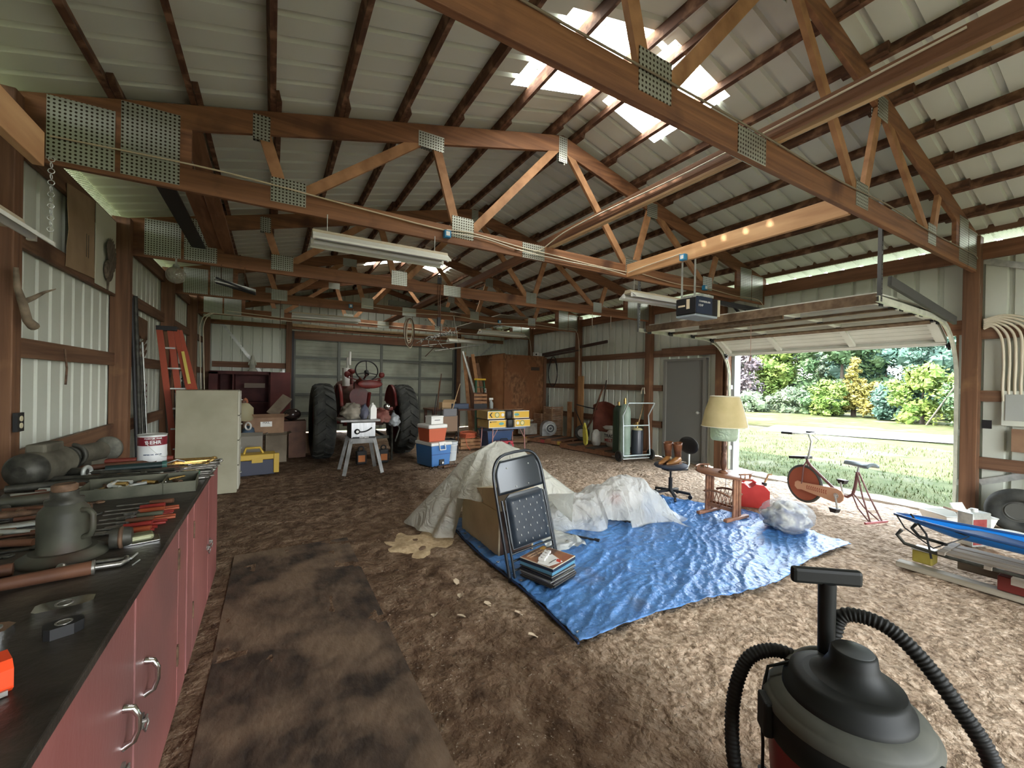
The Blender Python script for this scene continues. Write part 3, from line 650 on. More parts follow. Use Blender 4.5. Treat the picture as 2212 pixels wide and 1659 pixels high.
cable('cream cable along the opener beam to its blue box', [(3.985, 3.9, 3.0), (3.985, 3.6, 3.02), (3.985, 3.25, 3.03), (3.985, 3.1, 3.04)], .006)
cable('thin cable sagging along the right end of the second truss', [(4.1, yf, 3.05), (5.0, yf, 3.0), (5.6, yf, 3.03), (6.4, yf, 3.0), (7.1, yf, 3.0), (7.15, yf-.08, 2.7)], .005, m_wire2)
cable('thin brown cable lying on top of the nearest truss chord', [(-.5, 1.47, 3.13), (.8, 1.47, 3.12), (2.4, 1.47, 3.13), (3.6, 1.47, 3.11), (4.6, 1.47, 3.135), (5.6, 1.47, 3.11), (6.6, 1.47, 3.12), (7.2, 1.47, 3.1), (7.22, 1.45, 2.7)], .006, plain('brown_cable', (.22, .18, .13)))
cable('thin cream cable along the fourth truss, right part', [(1.6, 8.84, 3.07), (2.6, 8.84, 3.02), (3.6, 8.84, 3.05), (4.6, 8.84, 2.98), (5.6, 8.84, 3.04), (6.6, 8.84, 3.0), (7.15, 8.8, 2.9), (7.2, 8.78, 1.5)], .007)
cable('thin cream cable along the fifth truss to the gable', [(-.9, 11.26, 3.05), (.4, 11.26, 2.99), (2.0, 11.26, 3.03), (4.0, 11.26, 2.99), (6.6, 11.26, 2.98), (7.15, 11.2, 2.9), (7.2, 11.2, 1.4)], .008)
for dx, l in ((0, 'left of two cream conduits bending over the far left wall post'), (.06, 'right of two cream conduits bending over the far left wall post')):
    cable(l, [(LW+.27+dx, 11.18, 1.2), (LW+.24+dx, 11.18, 2.3), (LW+.24+dx, 11.18, 2.7), (LW+.36+dx, 11.18, 2.93), (LW+.7, 11.2, 2.96), (.4, 11.24, 2.92)], .009)
for i, (pts, l) in enumerate([([(BX0+.2, BW-.2, 3.12), (2.2, BW-.2, 3.05), (4.4, BW-.2, 3.08), (5.6, BW-.2, 3.0)], 'upper tan wire over the closed back door'), ([(BX0+.1, BW-.22, 3.18), (2.4, BW-.22, 3.09), (4.6, BW-.22, 3.06), (5.5, BW-.22, 3.1)], 'lower tan wire over the closed back door')]):
    cable(l, pts, .009, m_wire2)
for i in range(7):
    x = RW-.075; y = 1.27-.045*i
    cable('%s cream cable of the bundle fixed on the wall right of the doorway' % ('leftmost', 'second', 'third', 'middle', 'fifth', 'sixth', 'rightmost')[i], [(x, 1.43, 2.30+.018*i-.02), (x, 1.36-.02*i, 2.30+.02*i), (x, y+.02, 2.16+.02*i), (x, y, 1.9), (x, y+.004, 1.6), (x, y-.004, 1.43)], .013, m_cable)
def jbox(x, y, z, label):
    t = thing('junction_box', label, 'junction box', (x, y, z)); build('box', MB().bx(-.035, -.03, -.035, .035, .02, .035), m_blue_box, t, bevel=.004)
    build('cover', MB().bx(-.02, -.033, -.02, .02, -.03, .022), m_white, t); return t
jbox(1.5, yf-.01, 3.02, 'blue junction box on the second truss bottom chord'); jbox(3.97, 3.05, 2.98, 'blue junction box on the opener beam').rotation_euler = (0, 0, rad(-90))
jbox(5.6, yf-.01, 3.02, 'blue junction box on the right end of the second truss'); jbox(1.35, 8.83, 3.03, 'blue junction box on the far truss by the tube light'); jbox(4.75, 8.83, 3.02, 'blue junction box on the far truss, right side')
m_tube = plain('tube_glass', (.78, .80, .80), .2); m_refl = plain('reflector_white', (.62, .63, .56), .35); m_tan = plain('dusty_housing', (.42, .36, .25), .6)
def fluoro(loc, rz, label, L_=1.22, tilt=0., chain=.16):
    t = thing('fluorescent_light', label, 'ceiling light', loc, rz, 'fluorescent lights')
    h = L_/2
    build('housing', MB().prism([(-.06, 0), (.06, 0), (.045, .045), (-.045, .045)], -h, h, axM((0, 0, 0), (1, 0, 0), (0, 1, 0))), m_tan, t)
    for s in (-1, 1):
        build('reflector', MB().add([(-h, s*.05, .02), (h, s*.05, .02), (h, s*.15, -.045), (-h, s*.15, -.045), (h, s*.15, -.062), (-h, s*.15, -.062)], [(0, 1, 2, 3), (3, 2, 4, 5)]), m_refl, t, solid=.003)
        build('tube', MB().cyl((-h+.02, s*.075, -.028), (h-.02, s*.075, -.028), .019, n=10), m_tube, t)
        for e in (-h, h-.02): build('socket', MB().bx(e, s*.075-.015, -.05, e+.02, s*.075+.015, 0), m_white, t)
    for x in (-h+.12, h-.12):
        build('chain', MB().tube([(x, 0, .045+chain*k/8) for k in range(9)], .004, 5), m_galv, t)
    return t
fluoro((.89, 3.95, 2.78), 0, 'twin tube light hanging under the left half of the second truss')
fluoro((4.62, 3.93, 2.74), 0, 'tube light hanging just left of the door opener')
fluoro((.92, 8.86, 2.77), 0, 'far tube light before the back gable, left one')
fluoro((4.85, 8.86, 2.76), 0, 'far tube light right of the coiled rope')
fluoro((-1.06, 2.22, 2.22), rad(90), 'big near tube light at the upper left over the workbench', chain=.36)
fluoro((5.0, 11.28, 2.76), 0, 'farthest tube light over the plywood closet')
solo('timber_bracket', 'tan timber end jutting in at the upper left', 'board', MB().bx(-.98, 1.2, 2.52, -.94, 2.8, 2.68), m_pal, bevel=.003)
solo('chain', 'thin chain holding the near tube light beside the wall', 'chain', join(*[MB().torus((-.93, 2.84-.0*k, 2.24+.028*k), .012, .002, (1, 0, 0) if k % 2 else (0, 1, 0), 8, 4) for k in range(13)]), m_galv)
# ================================================================ WORKBENCH
m_red = noisy('faded_red_paint', (.25, .085, .078), (.34, .13, .12), 3, (1, 1, .5), .45, bump=.06, bs=60, c3=(.20, .09, .085), s3=.8, t3=.62)
m_top = noisy('greasy_worktop', (.018, .015, .012), (.05, .042, .034), 7, (1, 1, 1), .42, bump=.15, bs=40, c3=(.09, .075, .055), s3=3, t3=.68)
m_chrome = plain('chrome', (.75, .75, .74), .14, 1.)
m_steel = noisy('worn_tool_steel', (.16, .155, .14), (.36, .35, .32), 30, rough=.35, metal=.75, bump=.1)
m_rust = noisy('rusty_tool_steel', (.06, .035, .022), (.17, .10, .06), 25, rough=.65, metal=.2, bump=.3)
m_brass = plain('brass', (.62, .42, .16), .25, .9)
m_iron = noisy('greasy_iron', (.022, .022, .018), (.07, .068, .055), 14, rough=.5, metal=.3, bump=.25)
m_handle = noisy('worn_handle_wood', (.065, .028, .017), (.15, .066, .036), 5, (1, 1, 1), .55, bump=.2)
m_hred = plain('red_plastic', (.20, .018, .014), .45); m_horg = plain('orange_plastic', (.27, .055, .02), .45)
m_oliv = noisy('olive_dusty_steel', (.045, .048, .032), (.10, .10, .07), 8, rough=.5, bump=.1)
m_hgreen = plain('dark_green_enamel', (.02, .05, .035), .4)
BF = -.35; BT = .905
def cabinet(y0, y1, doors, label):
    t = thing('workbench_cabinet', label, 'cabinet', (BF-.4, (y0+y1)/2, 0), 0, 'red workbench cabinets'); o = (BF-.4, (y0+y1)/2, 0)
    build('body', MBo(MB().bx(-1.25, y0, .0, BF-.02, y1, BT-.03), o), m_red, t, bevel=.003)
    for (a, b, hy, ly) in doors:
        dr = build('door', MBo(MB().bx(BF-.018, a+.004, .06, BF, b-.004, BT-.035), o), m_red, t, bevel=.003)
        if hy:
            yy = hy; p = [(BF, yy, .60), (BF+.022, yy, .595), (BF+.034, yy, .57), (BF+.034, yy, .53), (BF+.024, yy, .50), (BF, yy, .49)]
            build('handle', MBo(MB().tube(p, .006, 8, radii=[.011, .01, .008, .007, .008, .011]), o), m_chrome, dr)
        if ly:
            build('latch', MBo(MB().bx(BF, ly-.012, .425, BF+.008, ly+.03, .45).cyl((BF+.012, ly-.03, .437), (BF+.012, ly+.04, .432), .004).cyl((BF, ly, .44), (BF+.02, ly, .44), .006).tube([(BF+.012, ly+.035, .43), (BF+.016, ly+.04, .41), (BF+.01, ly+.03, .385), (BF+.006, ly+.02, .41)], .003), o), m_steel, dr)
    return t
c1 = cabinet(-1.2, 2.55, [(-.2, .95, None, None), (.96, 1.655, 1.55, 1.52), (1.665, 2.34, 1.78, 1.72), (2.345, 2.55, None, None)], 'faded red steel cabinet under the near part of the worktop')
c2 = cabinet(2.56, 3.9, [(2.58, 2.76, None, None), (2.765, 3.36, None, 3.3), (3.37, 3.88, None, 3.42)], 'faded red steel cabinet under the far end of the worktop')
for cc, ys in ((c1, (2.33, 2.345)), (c2, (2.76,))):
    for y in ys:
        for z in (.68, .25): build('hinge', MBo(MB().cyl((BF+.002, y, z), (BF+.002, y, z+.09), .004), tuple(cc.location)), m_rust, cc)
solo('worktop', 'long dark greasy worktop covered with hand tools along the left wall', 'worktop', MB().bx(-1.28, -1.2, BT-.025, BF+.012, 3.93, BT), m_top, bevel=.004)
solo('floor_board', 'flat bare board lying on the dirt beside the red cabinets', 'board', MB().bx(-.26, 1.2, -.012, .66, 4.3, -.001), noisy('oily_plywood', (.026, .018, .013), (.085, .056, .038), 9, (1, .6, 1), .7, bump=.6, bs=18, c3=(.17, .115, .075), s3=2.2, t3=.52))
def at(name, label, cat, x, y, z=BT, rz=0, group=None): return thing(name, label, cat, (x, y, z), rad(rz), group)
# --- tape measures
t = at('tape_measure', 'bright orange tape measure at the near left edge of the worktop', 'tape measure', -.475, 1.235, BT, -62)
body = [(-.045, -.03), (.03, -.03), (.045, -.018), (.045, .02), (.03, .034), (-.02, .034), (-.045, .02)]
build('case', MB().prism([(x, z+.03) for x, z in body], -.02, .02, axM((0, 0, 0), (0, -1, 0), (1, 0, 0))), plain('orange_case', (.85, .075, .02), .35), t, bevel=.004)
build('badge', MB().lathe([(.021, .0), (.021, .0015)], 20, axM((0, .0205, .033), (0, 1, 0))).lathe([(.021, .0), (.021, .0015)], 20, axM((0, -.0205, .033), (0, -1, 0))), plain('black_badge', (.02, .018, .012), .4), t)
text('lettering', 'FAT', .012, axM((0, -.0222, .033), (0, -1, 0), (1, 0, 0)), m_brass, t)
build('blade_tip', MB().bx(.044, -.012, .002, .05, .012, .012), m_steel, t)
def tape(label, x, y, rz, L, W, H, m, m2):
    t = at('tape_measure', label, 'tape measure', x, y, BT, rz); h = L/2
    poly = [(-h, -W/2+.01), (-h+.01, -W/2), (h-.02, -W/2), (h, -W/2+.012), (h, W/2-.012), (h-.02, W/2), (-h+.01, W/2), (-h, W/2-.01)]
    build('case', MB().prism(poly, 0, H), m, t, bevel=.004)
    build('hub', MB().torus((0, 0, H), W*.28, .0025, n=20, m=6).lathe([(0.0001, H+.001), (W*.2, H+.001)], 16, cap=False), m2, t)
    return t
tape('oval chrome tape measure lying flat near the worktop edge', -.475, 1.565, 8, .115, .06, .02, m_chrome, m_steel)
tape('small black tape measure with metal top beside the chrome one', -.435, 1.43, 22, .07, .05, .026, m_black, m_steel)
tape('round cornered chrome tape measure at the far left edge', -.575, 1.48, -10, .07, .06, .022, m_chrome, m_steel)
tape('small pale tape case half hidden behind the orange one', -.57, 1.375, 30, .055, .05, .028, plain('clear_case', (.30, .34, .30), .15), m_steel)
# --- bottle jack like old grey pump can
t = at('bottle_jack', 'big old grey bottle shaped jack standing on the worktop', 'jack', -.62, 2.03, BT)
m_jack = noisy('dusty_jack_paint', (.026, .027, .019), (.075, .075, .054), 6, rough=.55, bump=.2, c3=(.05, .03, .02), s3=5, t3=.6)
build('base', MB().lathe([(.115, 0), (.115, .012), (.085, .03)], 24), m_jack, t)
build('body', MB().lathe([(.072, .02), (.067, .04), (.067, .15), (.063, .168), (.048, .186), (.046, .195)], 28), m_jack, t)
build('neck', MB().lathe([(.05, .19), (.05, .204), (.036, .208), (.036, .232)], 24), m_iron, t)
build('cap', MB().lathe([(.030, .23), (.034, .236), (.034, .252), (.028, .256)], 20), m_rust, t)
build('handle', MB().tube([(.060, 0, .165), (.088, 0, .165), (.1, 0, .152), (.1, 0, .10), (.093, 0, .08), (.062, 0, .07)], .009, 10), m_jack, t).rotation_euler = (0, 0, rad(-30))
t = at('air_coupler', 'black ribbed pipe fitting beside the jack', 'fitting', -.505, 2.03, BT)
build('body', MB().lathe([(.036, 0), (.038, .02), (.034, .05), (.03, .06)], 20, axM((0, .02, .036), (1, .1, 0))), m_iron, t)
build('collar', MB().torus((.03, .02, .036), .034, .007, (1, .1, 0)), m_rust, t)
# --- long things lying on the worktop: pipes, bars, handles
def rod(name, label, cat, a, b, r, m, r1=None, group=None):
    t = thing(name, label, cat, a, 0, group); q = Vector(b)-Vector(a)
    build('shaft', MB().cyl((0, 0, 0), q, r, r1 if r1 else r, 10), m, t); return t, q
def hammer(label, a, b, r=.014, m=None, head=True):
    t, q = rod('hammer', label, 'hammer', a, b, r*.8, m or m_handle, r)
    if head:
        n = Vector((q.y, -q.x, 0)).normalized()
        build('head', MB().cyl(-n*.05, n*.055, .017, .014, 12), m_iron, t)
t, q = rod('tool_handle', 'thick brown wooden handle lying at the near left of the worktop', 'handle', (-.80, 1.76, BT+.022), (-.485, 1.815, BT+.02), .016, m_handle, .022)  # this and the next one are loose wooden tool handles
build('ferrule', MB().cyl(q*.985, q*1.005, .0225, .0225, 14), m_steel, t)
rod('tool_handle', 'second brown handle lying left of the jack', 'handle', (-.95, 1.86, BT+.02), (-.70, 1.92, BT+.018), .02, m_handle)
# c-clamp
t = at('c_clamp', 'grey C clamp lying between the jack and the worktop edge', 'clamp', -.50, 1.862, BT+.012, -2)
build('frame', MB().tube([(.075, .025, 0), (.075, .03, 0), (.085, .0, 0), (.075, -.025, 0), (-.06, -.028, 0), (-.085, -.02, 0), (-.085, .02, 0)], .008, 8), m_steel, t)
build('screw', MB().cyl((-.09, .02, 0), (.09, .022, 0), .006, .006, 8).sph((-.082, .02, 0), .013), m_steel, t)
build('t_bar', MB().cyl((.095, .0, .004), (.1, .045, .004), .0035), m_galv, t)
rod('nail', 'single nail lying at the worktop edge by the clamp', 'nail', (-.395, 1.83, BT+.003), (-.385, 1.87, BT+.003), .0022, m_galv)
# chrome lidded box
t = at('metal_box', 'small chrome lidded box with rounded corners near the worktop edge', 'box', -.435, 2.09, BT, 14)
build('base', MB().bx(-.06, -.038, 0, .062, .038, .006), m_chrome, t, bevel=.002)
build('lid', MB().bx(-.05, -.03, .006, .045, .03, .03), noisy('tarnished_chrome', (.22, .23, .12), (.45, .46, .30), 8, rough=.25, metal=.7, bump=0), t, bevel=.01)
# tool tray
t = at('tool_tray', 'long olive steel tray full of sockets lying across the worktop', 'tray', -.60, 2.97, BT, 4)
w2, d2 = .235, .11
build('shell', MB().bx(-w2, -d2, 0, w2, d2, .003).bx(-w2, -d2, 0, w2, -d2+.003, .06).bx(-w2, d2-.003, 0, w2, d2, .075).bx(-w2, -d2, 0, -w2+.003, d2, .065).bx(w2-.003, -d2, 0, w2, d2, .065), m_oliv, t)
build('divider', MB().bx(.09, -d2, .003, .094, d2, .07), m_oliv, t)
r = random.Random(5)
for i in range(26):
    x = -.6+(.40*r.random()-.23); y = 2.97+(r.random()-.5)*.16; a = r.random()*3.1; l = .015+.03*r.random()
    k = r.choice(['socket', 'bolt', 'spark_plug']); mm = r.choice([m_chrome, m_steel, m_galv, m_rust, m_brass])
    solo(k, {'socket': 'chrome or steel socket lying in the olive tool tray', 'bolt': 'loose bolt lying in the olive tool tray', 'spark_plug': 'pale spark plug lying in the olive tool tray'}[k], k.replace('_', ' '),
         MB().cyl((-l*cos(a), -l*sin(a), 0), (l*cos(a), l*sin(a), .01*r.random()), .008+.006*r.random(), .006+.006*r.random(), 10), mm, 'loose pieces in the tool tray, '+k, (x, y, BT+.02+.04*r.random()))
# pliers and screwdrivers in a fan at the right edge
def pliers(label, x, y, rz, mh, L=.19):
    t = at('pliers', label, 'pliers', x, y, BT+.008, rz)
    for s in (-1, 1):
        build('handle', MB().tube([(0, 0, 0), (-.03, s*.012, 0), (-.08, s*.022, 0), (-L*.75, s*.017, 0)], .0062, 8, radii=[.004, .0055, .0068, .0062]), mh, t)
        build('jaw', MB().prism([(0, 0), (.02, s*.013), (.05, s*.006), (.055, 0)], -.005, .005), m_steel, t)
    build('pivot', MB().cyl((0, 0, -.006), (0, 0, .0075), .009, n=12), m_steel, t)
for i, (x, y, rz, m, l) in enumerate([(-.53, 2.30, 182, m_hred, 'red handled pliers, nearest the chrome lidded box'), (-.51, 2.36, 187, m_horg, 'orange handled pliers above the nearest red pair'), (-.53, 2.44, 184, m_hred, 'dark red handled pliers in the middle of the row'),
                                      (-.52, 2.51, 190, m_horg, 'orange handled pliers nearest the olive tray'), (-.55, 2.23, 176, m_hred, 'red handled pliers behind the black fitting')]):
    pliers(l, x, y, rz+0, m)
def screwdriver(label, a, b, m, g='screwdrivers'):
    t = thing('screwdriver', label, 'screwdriver', a, 0, g); q = Vector(b)-Vector(a)
    build('handle', MB().cyl((0, 0, 0), q*.42, .0125, .011, 8), m, t); build('shaft', MB().cyl(q*.42, q, .0035, .003, 8), m_steel, t)
for i in range(7):
    x = -.42-.01*(i % 3); y = 2.20+.075*i
    screwdriver('%s screwdriver from the chrome lidded box toward the tool tray' % ORD[i], (x, y, BT+.014), (x-.22, y+.03-.01*(i % 2), BT+.006), [m_horg, m_hred, m_handle, m_oliv][i % 4], 'screwdrivers between the chrome box and the tray')
# wrenches
def wrench(name, label, x, y, rz, L, m, g, z=.004):
    h = L/2; w_ = L*.035
    mb = MB().bx(-h*.8, -w_, -.003, h*.8, w_, .003)
    mb.prism([(-h*.8, -w_), (-h*.86, -L*.075), (-h, -L*.06), (-h*.9, -L*.02), (-h*.9, L*.02), (-h, L*.06), (-h*.86, L*.075), (-h*.8, w_)][::-1], -.004, .004)
    mb.torus((h*.88, 0, 0), L*.055, L*.02, n=12, m=6)
    return solo(name, label, 'wrench', mb, m, g, (x, y, BT+z), (0, 0, rad(rz)))
r = random.Random(11)
for i in range(22):
    x = -.50+.14*((i % 2)-.5)+.02*r.random(); y = 3.16+.034*i
    wrench('wrench', '%s silver wrench beyond the tool tray along the worktop edge' % ORD[i], x, y, r.uniform(-6, 10), r.uniform(.16, .24), r.choice([m_steel, m_chrome, m_steel]), 'wrenches at the far edge', .006+.004*(i % 2))
for i in range(9):
    wrench('wrench', '%s brass coloured wrench counted toward the far worktop corner' % ORD[i], -.55+.03*(i % 3), 3.74+.02*i, r.uniform(-8, 8), r.uniform(.25, .34), m_brass, 'brass wrenches at the far corner', .012+.006*(i % 3))
for i in range(12):
    wrench('wrench', '%s old rusty wrench left of the jack, counted from the jack' % ORD[i], -.90+.1*r.random(), 2.1+.07*i, r.uniform(-12, 18), r.uniform(.22, .3), r.choice([m_rust, m_iron, m_steel]), 'rusty wrenches left of the jack')
for i, (a, b, rr, m, l) in enumerate([
    ((-1.12, 3.42, .03), (-.60, 3.34, .02), .016, m_iron, 'long dark pipe lying just beyond the olive tray'), ((-1.1, 3.56, .03), (-.55, 3.5, .02), .012, m_iron, 'thinner dark bar beyond the long pipe'),
    ((-1.15, 3.72, .03), (-.70, 3.80, .03), .018, m_handle, 'brown wooden handle lying at the back of the bench, lower one'), ((-1.1, 3.84, .05), (-.62, 3.88, .04), .018, plain('red_handle', (.17, .03, .018), .5), 'red painted handle lying at the back of the bench'),
    ((-1.2, 3.2, .03), (-.86, 3.26, .03), .02, m_iron, 'thick iron bar behind the left end of the tray'), ((-1.2, 2.6, .03), (-.72, 2.66, .02), .014, m_rust, 'rusty bar left of the row of pliers'),
    ((-1.2, 2.42, .02), (-.7, 2.5, .02), .01, m_steel, 'thin steel rod left of the jack'), ((-1.22, 2.85, .03), (-.88, 2.9, .03), .024, m_jack, 'dusty grey tube lying left of the tray')]):
    rod('bar', l, 'bar', (a[0], a[1], BT+a[2]), (b[0], b[1], BT+b[2]), rr, m)
hammer('hammer with wooden handle lying behind the pliers', (-1.05, 2.75, BT+.02), (-.75, 2.72, BT+.016))
hammer('ball hammer with pale handle behind the jack', (-1.0, 2.28, BT+.02), (-.75, 2.2, BT+.016))
hammer('small hammer lying at the back left of the bench', (-1.12, 3.0, BT+.02), (-.9, 3.1, BT+.016))
t = at('green_tube_gun', 'dark green grease gun lying near the far end of the worktop', 'grease gun', -.78, 3.63, BT+.03, 8)
build('barrel', MB().cyl((-.14, 0, 0), (.14, 0, 0), .026, n=16), plain('teal_dark', (.015, .03, .03), .35), t); build('cap', MB().cyl((.14, 0, 0), (.165, 0, 0), .03, n=16), plain('teal', (.04, .12, .10), .35), t)
build('handle', MB().tube([(.16, 0, .01), (.22, 0, .03), (.26, .01, .01)], .006), m_steel, t); build('rod', MB().cyl((-.14, 0, 0), (-.3, 0, 0), .004).cyl((-.3, -.03, 0), (-.3, .03, 0), .004), m_steel, t)
t = at('jar', 'green glass dish of small bright parts at the worktop edge', 'dish', -.44, 3.33, BT)
build('dish', MB().lathe([(.035, 0), (.045, .01), (.048, .03)], 20), plain('green_glass', (.05, .14, .09), .1), t); build('parts', MB().sph((0, 0, .026), (.042, .042, .012), 12, 6), m_chrome, t)
solo('paper', 'crumpled tan paper at the left edge of the worktop', 'paper', MB().grid(lambda u, v: (.22*u-.11, .18*v-.09, .012+.014*noise.noise((u*3, v*3, 0))), 8, 8), plain('tan_paper', (.13, .12, .07), .8), loc=(-1.0, 2.35, BT+.005), solid=.001)
# --- electric motor and bench grinder at the back
t = at('electric_motor', 'old dusty electric motor lying at the back of the worktop', 'motor', -1.15, 3.50, BT, 82)
m_mot = noisy('dusty_motor', (.055, .05, .036), (.13, .12, .09), 7, rough=.7, bump=.3)
build('shell', MB().cyl((-.16, 0, .1), (.12, 0, .1), .095, n=28), m_mot, t); build('end_bell', MB().lathe([(.03, -.05), (.08, -.03), (.097, 0), (.097, .02)], 24, axM((-.17, 0, .1), (1, 0, 0))), m_iron, t); build('end_bell', MB().lathe([(.097, 0), (.09, .03), (.04, .05)], 24, axM((.12, 0, .1), (1, 0, 0))), m_iron, t)
build('terminal_box', MB().bx(-.1, -.045, .18, .08, .045, .235), m_mot, t, bevel=.012); build('foot', MB().bx(-.12, -.09, 0, .1, .09, .02), m_iron, t); build('shaft', MB().cyl((.15, 0, .1), (.22, 0, .1), .01), m_steel, t)
build('pulley', MB().cyl((.19, 0, .1), (.215, 0, .1), .055, n=24), m_iron, t)
t = at('bench_grinder', 'bench grinder with a big round wheel in front of the wall post', 'grinder', -1.05, 3.82, BT, 70)
build('body', MB().cyl((-.09, 0, .12), (.09, 0, .12), .06, n=20).bx(-.07, -.06, 0, .07, .06, .07), m_mot, t)
build('wheel', MB().lathe([(.0001, -.012), (.085, -.012), (.085, .012), (.0001, .012)], 28, axM((.16, 0, .12), (1, 0, 0))), noisy('grey_stone_wheel', (.10, .10, .08), (.17, .165, .135), 20), t)
build('wheel', MB().lathe([(.0001, -.012), (.06, -.012), (.06, .012), (.0001, .012)], 28, axM((-.15, 0, .12), (1, 0, 0))), m_iron, t)
build('shaft', MB().cyl((-.2, 0, .12), (.2, 0, .12), .009).cyl((.172, 0, .12), (.18, 0, .12), .022), m_steel, t)
build('guard', MB().torus((-.13, 0, .12), .07, .012, (1, 0, 0), 16, 6, pi*1.2), m_iron, t)
t = at('pipe_fitting', 'grey cast pipe coupling next to the motor', 'fitting', -.98, 3.52, BT)
build('ring', MB().torus((.0, 0, .04), .03, .012, (.9, -.3, 0)), m_galv, t); build('body', MB().cyl((0, 0, .04), (-.08, .03, .04), .026), m_iron, t)
t = at('small_board', 'brown board on which the paint can stands', 'board', -.80, 3.86, BT)
build('plank', MB().bx(-.3, -.07, 0, .14, .07, .03), m_handle, t, bevel=.004)
# --- paint can
cz = BT+.03
t = thing('paint_can', 'white paint can with dark red band and white lettering', 'paint can', (-.735, 3.86, cz), 0)
m_wlab = plain('white_label', (.66, .68, .68), .35)
build('can', MB().lathe([(.082, 0), (.082, .19)], 36), m_wlab, t)
build('band', MB().lathe([(.0828, .118), (.0828, .178)], 36, cap=False), plain('maroon_band', (.16, .012, .02), .35), t)
build('rim', MB().torus((0, 0, .19), .081, .004).torus((0, 0, .002), .081, .003).lathe([(.0001, .186), (.078, .186)], 24, cap=False), m_galv, t)
build('bail', MB().tube([(.084*cos(a), .084*sin(a)-.0, .15-.12*sin((a+1.9)/3.1*pi)) for a in [(-1.9+3.1*k/14) for k in range(15)]], .0018, 5), m_galv, t)
ca = Vector((.735, -3.86, 0)).normalized()
def curvetext(s, size, R, z, m, parent, a0, adv):
    n = len(s)
    for i, ch in enumerate(s):
        if ch == ' ': continue
        a = a0+(i-(n-1)/2)*adv/R; text('lettering', ch, size, facing((R*cos(a), R*sin(a), z), (cos(a), sin(a), 0)), m, parent, bold=.0008)
aa = math.atan2(ca.y, ca.x)
curvetext('BEHR', .034, .0834, .14, m_wlab, t, aa+.05, .023)
curvetext('PREMIUM PLUS', .011, .0834, .168, m_wlab, t, aa+.05, .0085)
curvetext('INTERIOR SATIN', .009, .0826, .055, plain('navy_ink', (.03, .06, .12), .5), t, aa, .0075)
# ================================================================ WALL DECORATION, LEFT
WX = LW+.065
o = solo('cardboard_stencil', 'tall tan cardboard with cut slots nailed high on left wall', 'cardboard', MB().prism([(4.97, 2.47), (5.62, 2.50), (5.60, 3.26), (4.97, 3.18), (4.99, 2.97), (5.02, 2.8), (4.985, 2.66)], 0, .005, axM((WX, 0, 0), (1, 0, 0), (0, 1, 0))), noisy('cardboard', (.28, .19, .11), (.36, .25, .15), 4, bump=.05))
for y in (5.40, 5.45): build('slot', MB().bx(WX+.004, y, 2.66, WX+.0065, y+.010, 2.88), m_iron, o)
solo('white_board', 'white board behind the mounted turkey wing', 'board', MB().bx(WX, 5.64, 2.46, WX+.006, 6.24, 3.26), plain('ivory_board', (.60, .60, .48), .6))
t = thing('turkey_wing', 'dried brown turkey tail fan hanging on the white board', 'wing', (WX+.02, 5.92, 2.79), 0); t.scale = (1, 1.17, 1.17)
m_fe = noisy('brown_feather', (.055, .042, .03), (.16, .125, .09), 20, (1, 4, 1), .8, bump=.2)
for i in range(13):
    a = rad(62+(i-6)*9-6); L_ = .30-.006*abs(i-6)**1.5
    M = axM((0+.0015*i, 0, -.08), (0, cos(a), sin(a)), (1, 0, 0))
    build('feather', MB().prism([(0, -.006), (.1, -.022), (L_*.85, -.024), (L_, 0), (L_*.85, .024), (.1, .022), (0, .006)], -.001, .001, M @ Matrix(((0, 0, 1, 0), (0, 1, 0, 0), (1, 0, 0, 0), (0, 0, 0, 1)))), m_fe, t)
build('body', MB().sph((.01, .0, -.12), (.03, .09, .10), 14, 10), m_fe, t); build('leg', MB().cyl((.02, -.04, -.2), (.02, -.05, -.3), .012, .008), m_fe, t)
# antler on the near post
t = thing('antler', 'forked deer antler hanging on the nearest left post', 'antler', (LW+.225, 3.97, 2.06), 0)
m_an = noisy('antler_horn', (.10, .075, .05), (.28, .22, .15), 8, bump=.15)
build('beam', MB().tube([(0, -.22, .14), (0, -.20, .02), (.01, -.16, -.07), (.01, -.10, -.17), (.01, -.02, -.20)], .02, 10, radii=[.012, .017, .022, .024, .03]), m_an, t)
build('tine', MB().tube([(.01, -.15, -.06), (.02, -.06, -.02), (.03, .06, .04), (.04, .20, .09)], .014, 8, radii=[.017, .014, .009, .003]), m_an, t)
# outlet, hanging strap, chain, wooden heart stencil
t = thing('electrical_outlet', 'black duplex outlet box with ivory sockets on the near post', 'outlet', (LW+.205, 3.86, 1.235), 0)
build('box', MB().bx(-.01, -.04, -.06, .012, .04, .06), m_black, t); 
for z in (-.022, .022): build('socket', MB().cyl((.012, 0, z), (.016, 0, z), .018, n=14), plain('ivory', (.62, .56, .38), .4), t)
solo('leather_strap', 'thin rusty hook hanging from the middle girt', 'hook', MB().tube([(WX+.02, 4.92, 1.76), (WX+.03, 4.93, 1.6), (WX+.03, 4.91, 1.46)], .008, 6), m_rust)
solo('red_chain', 'dark red chain hanging on the wall behind the ladder', 'chain', join(*[MB().torus((WX+.01, 7.55+.006*(k % 2), 1.42-.04*k), .018, .006, (1, 0, 0) if k % 2 else (.4, 1, 0), 8, 5) for k in range(17)]), plain('oxide_red', (.12, .02, .02), .6))
st = MB()
for pts in ([(7.10, 2.06), (7.72, 2.06), (7.72, 2.33), (7.10, 2.35)], [(7.10, 1.72), (7.68, 1.72), (7.68, 1.79), (7.10, 1.79)]): st.prism(pts, 0, .012, axM((WX-.02, 0, 0), (1, 0, 0), (0, 1, 0)))
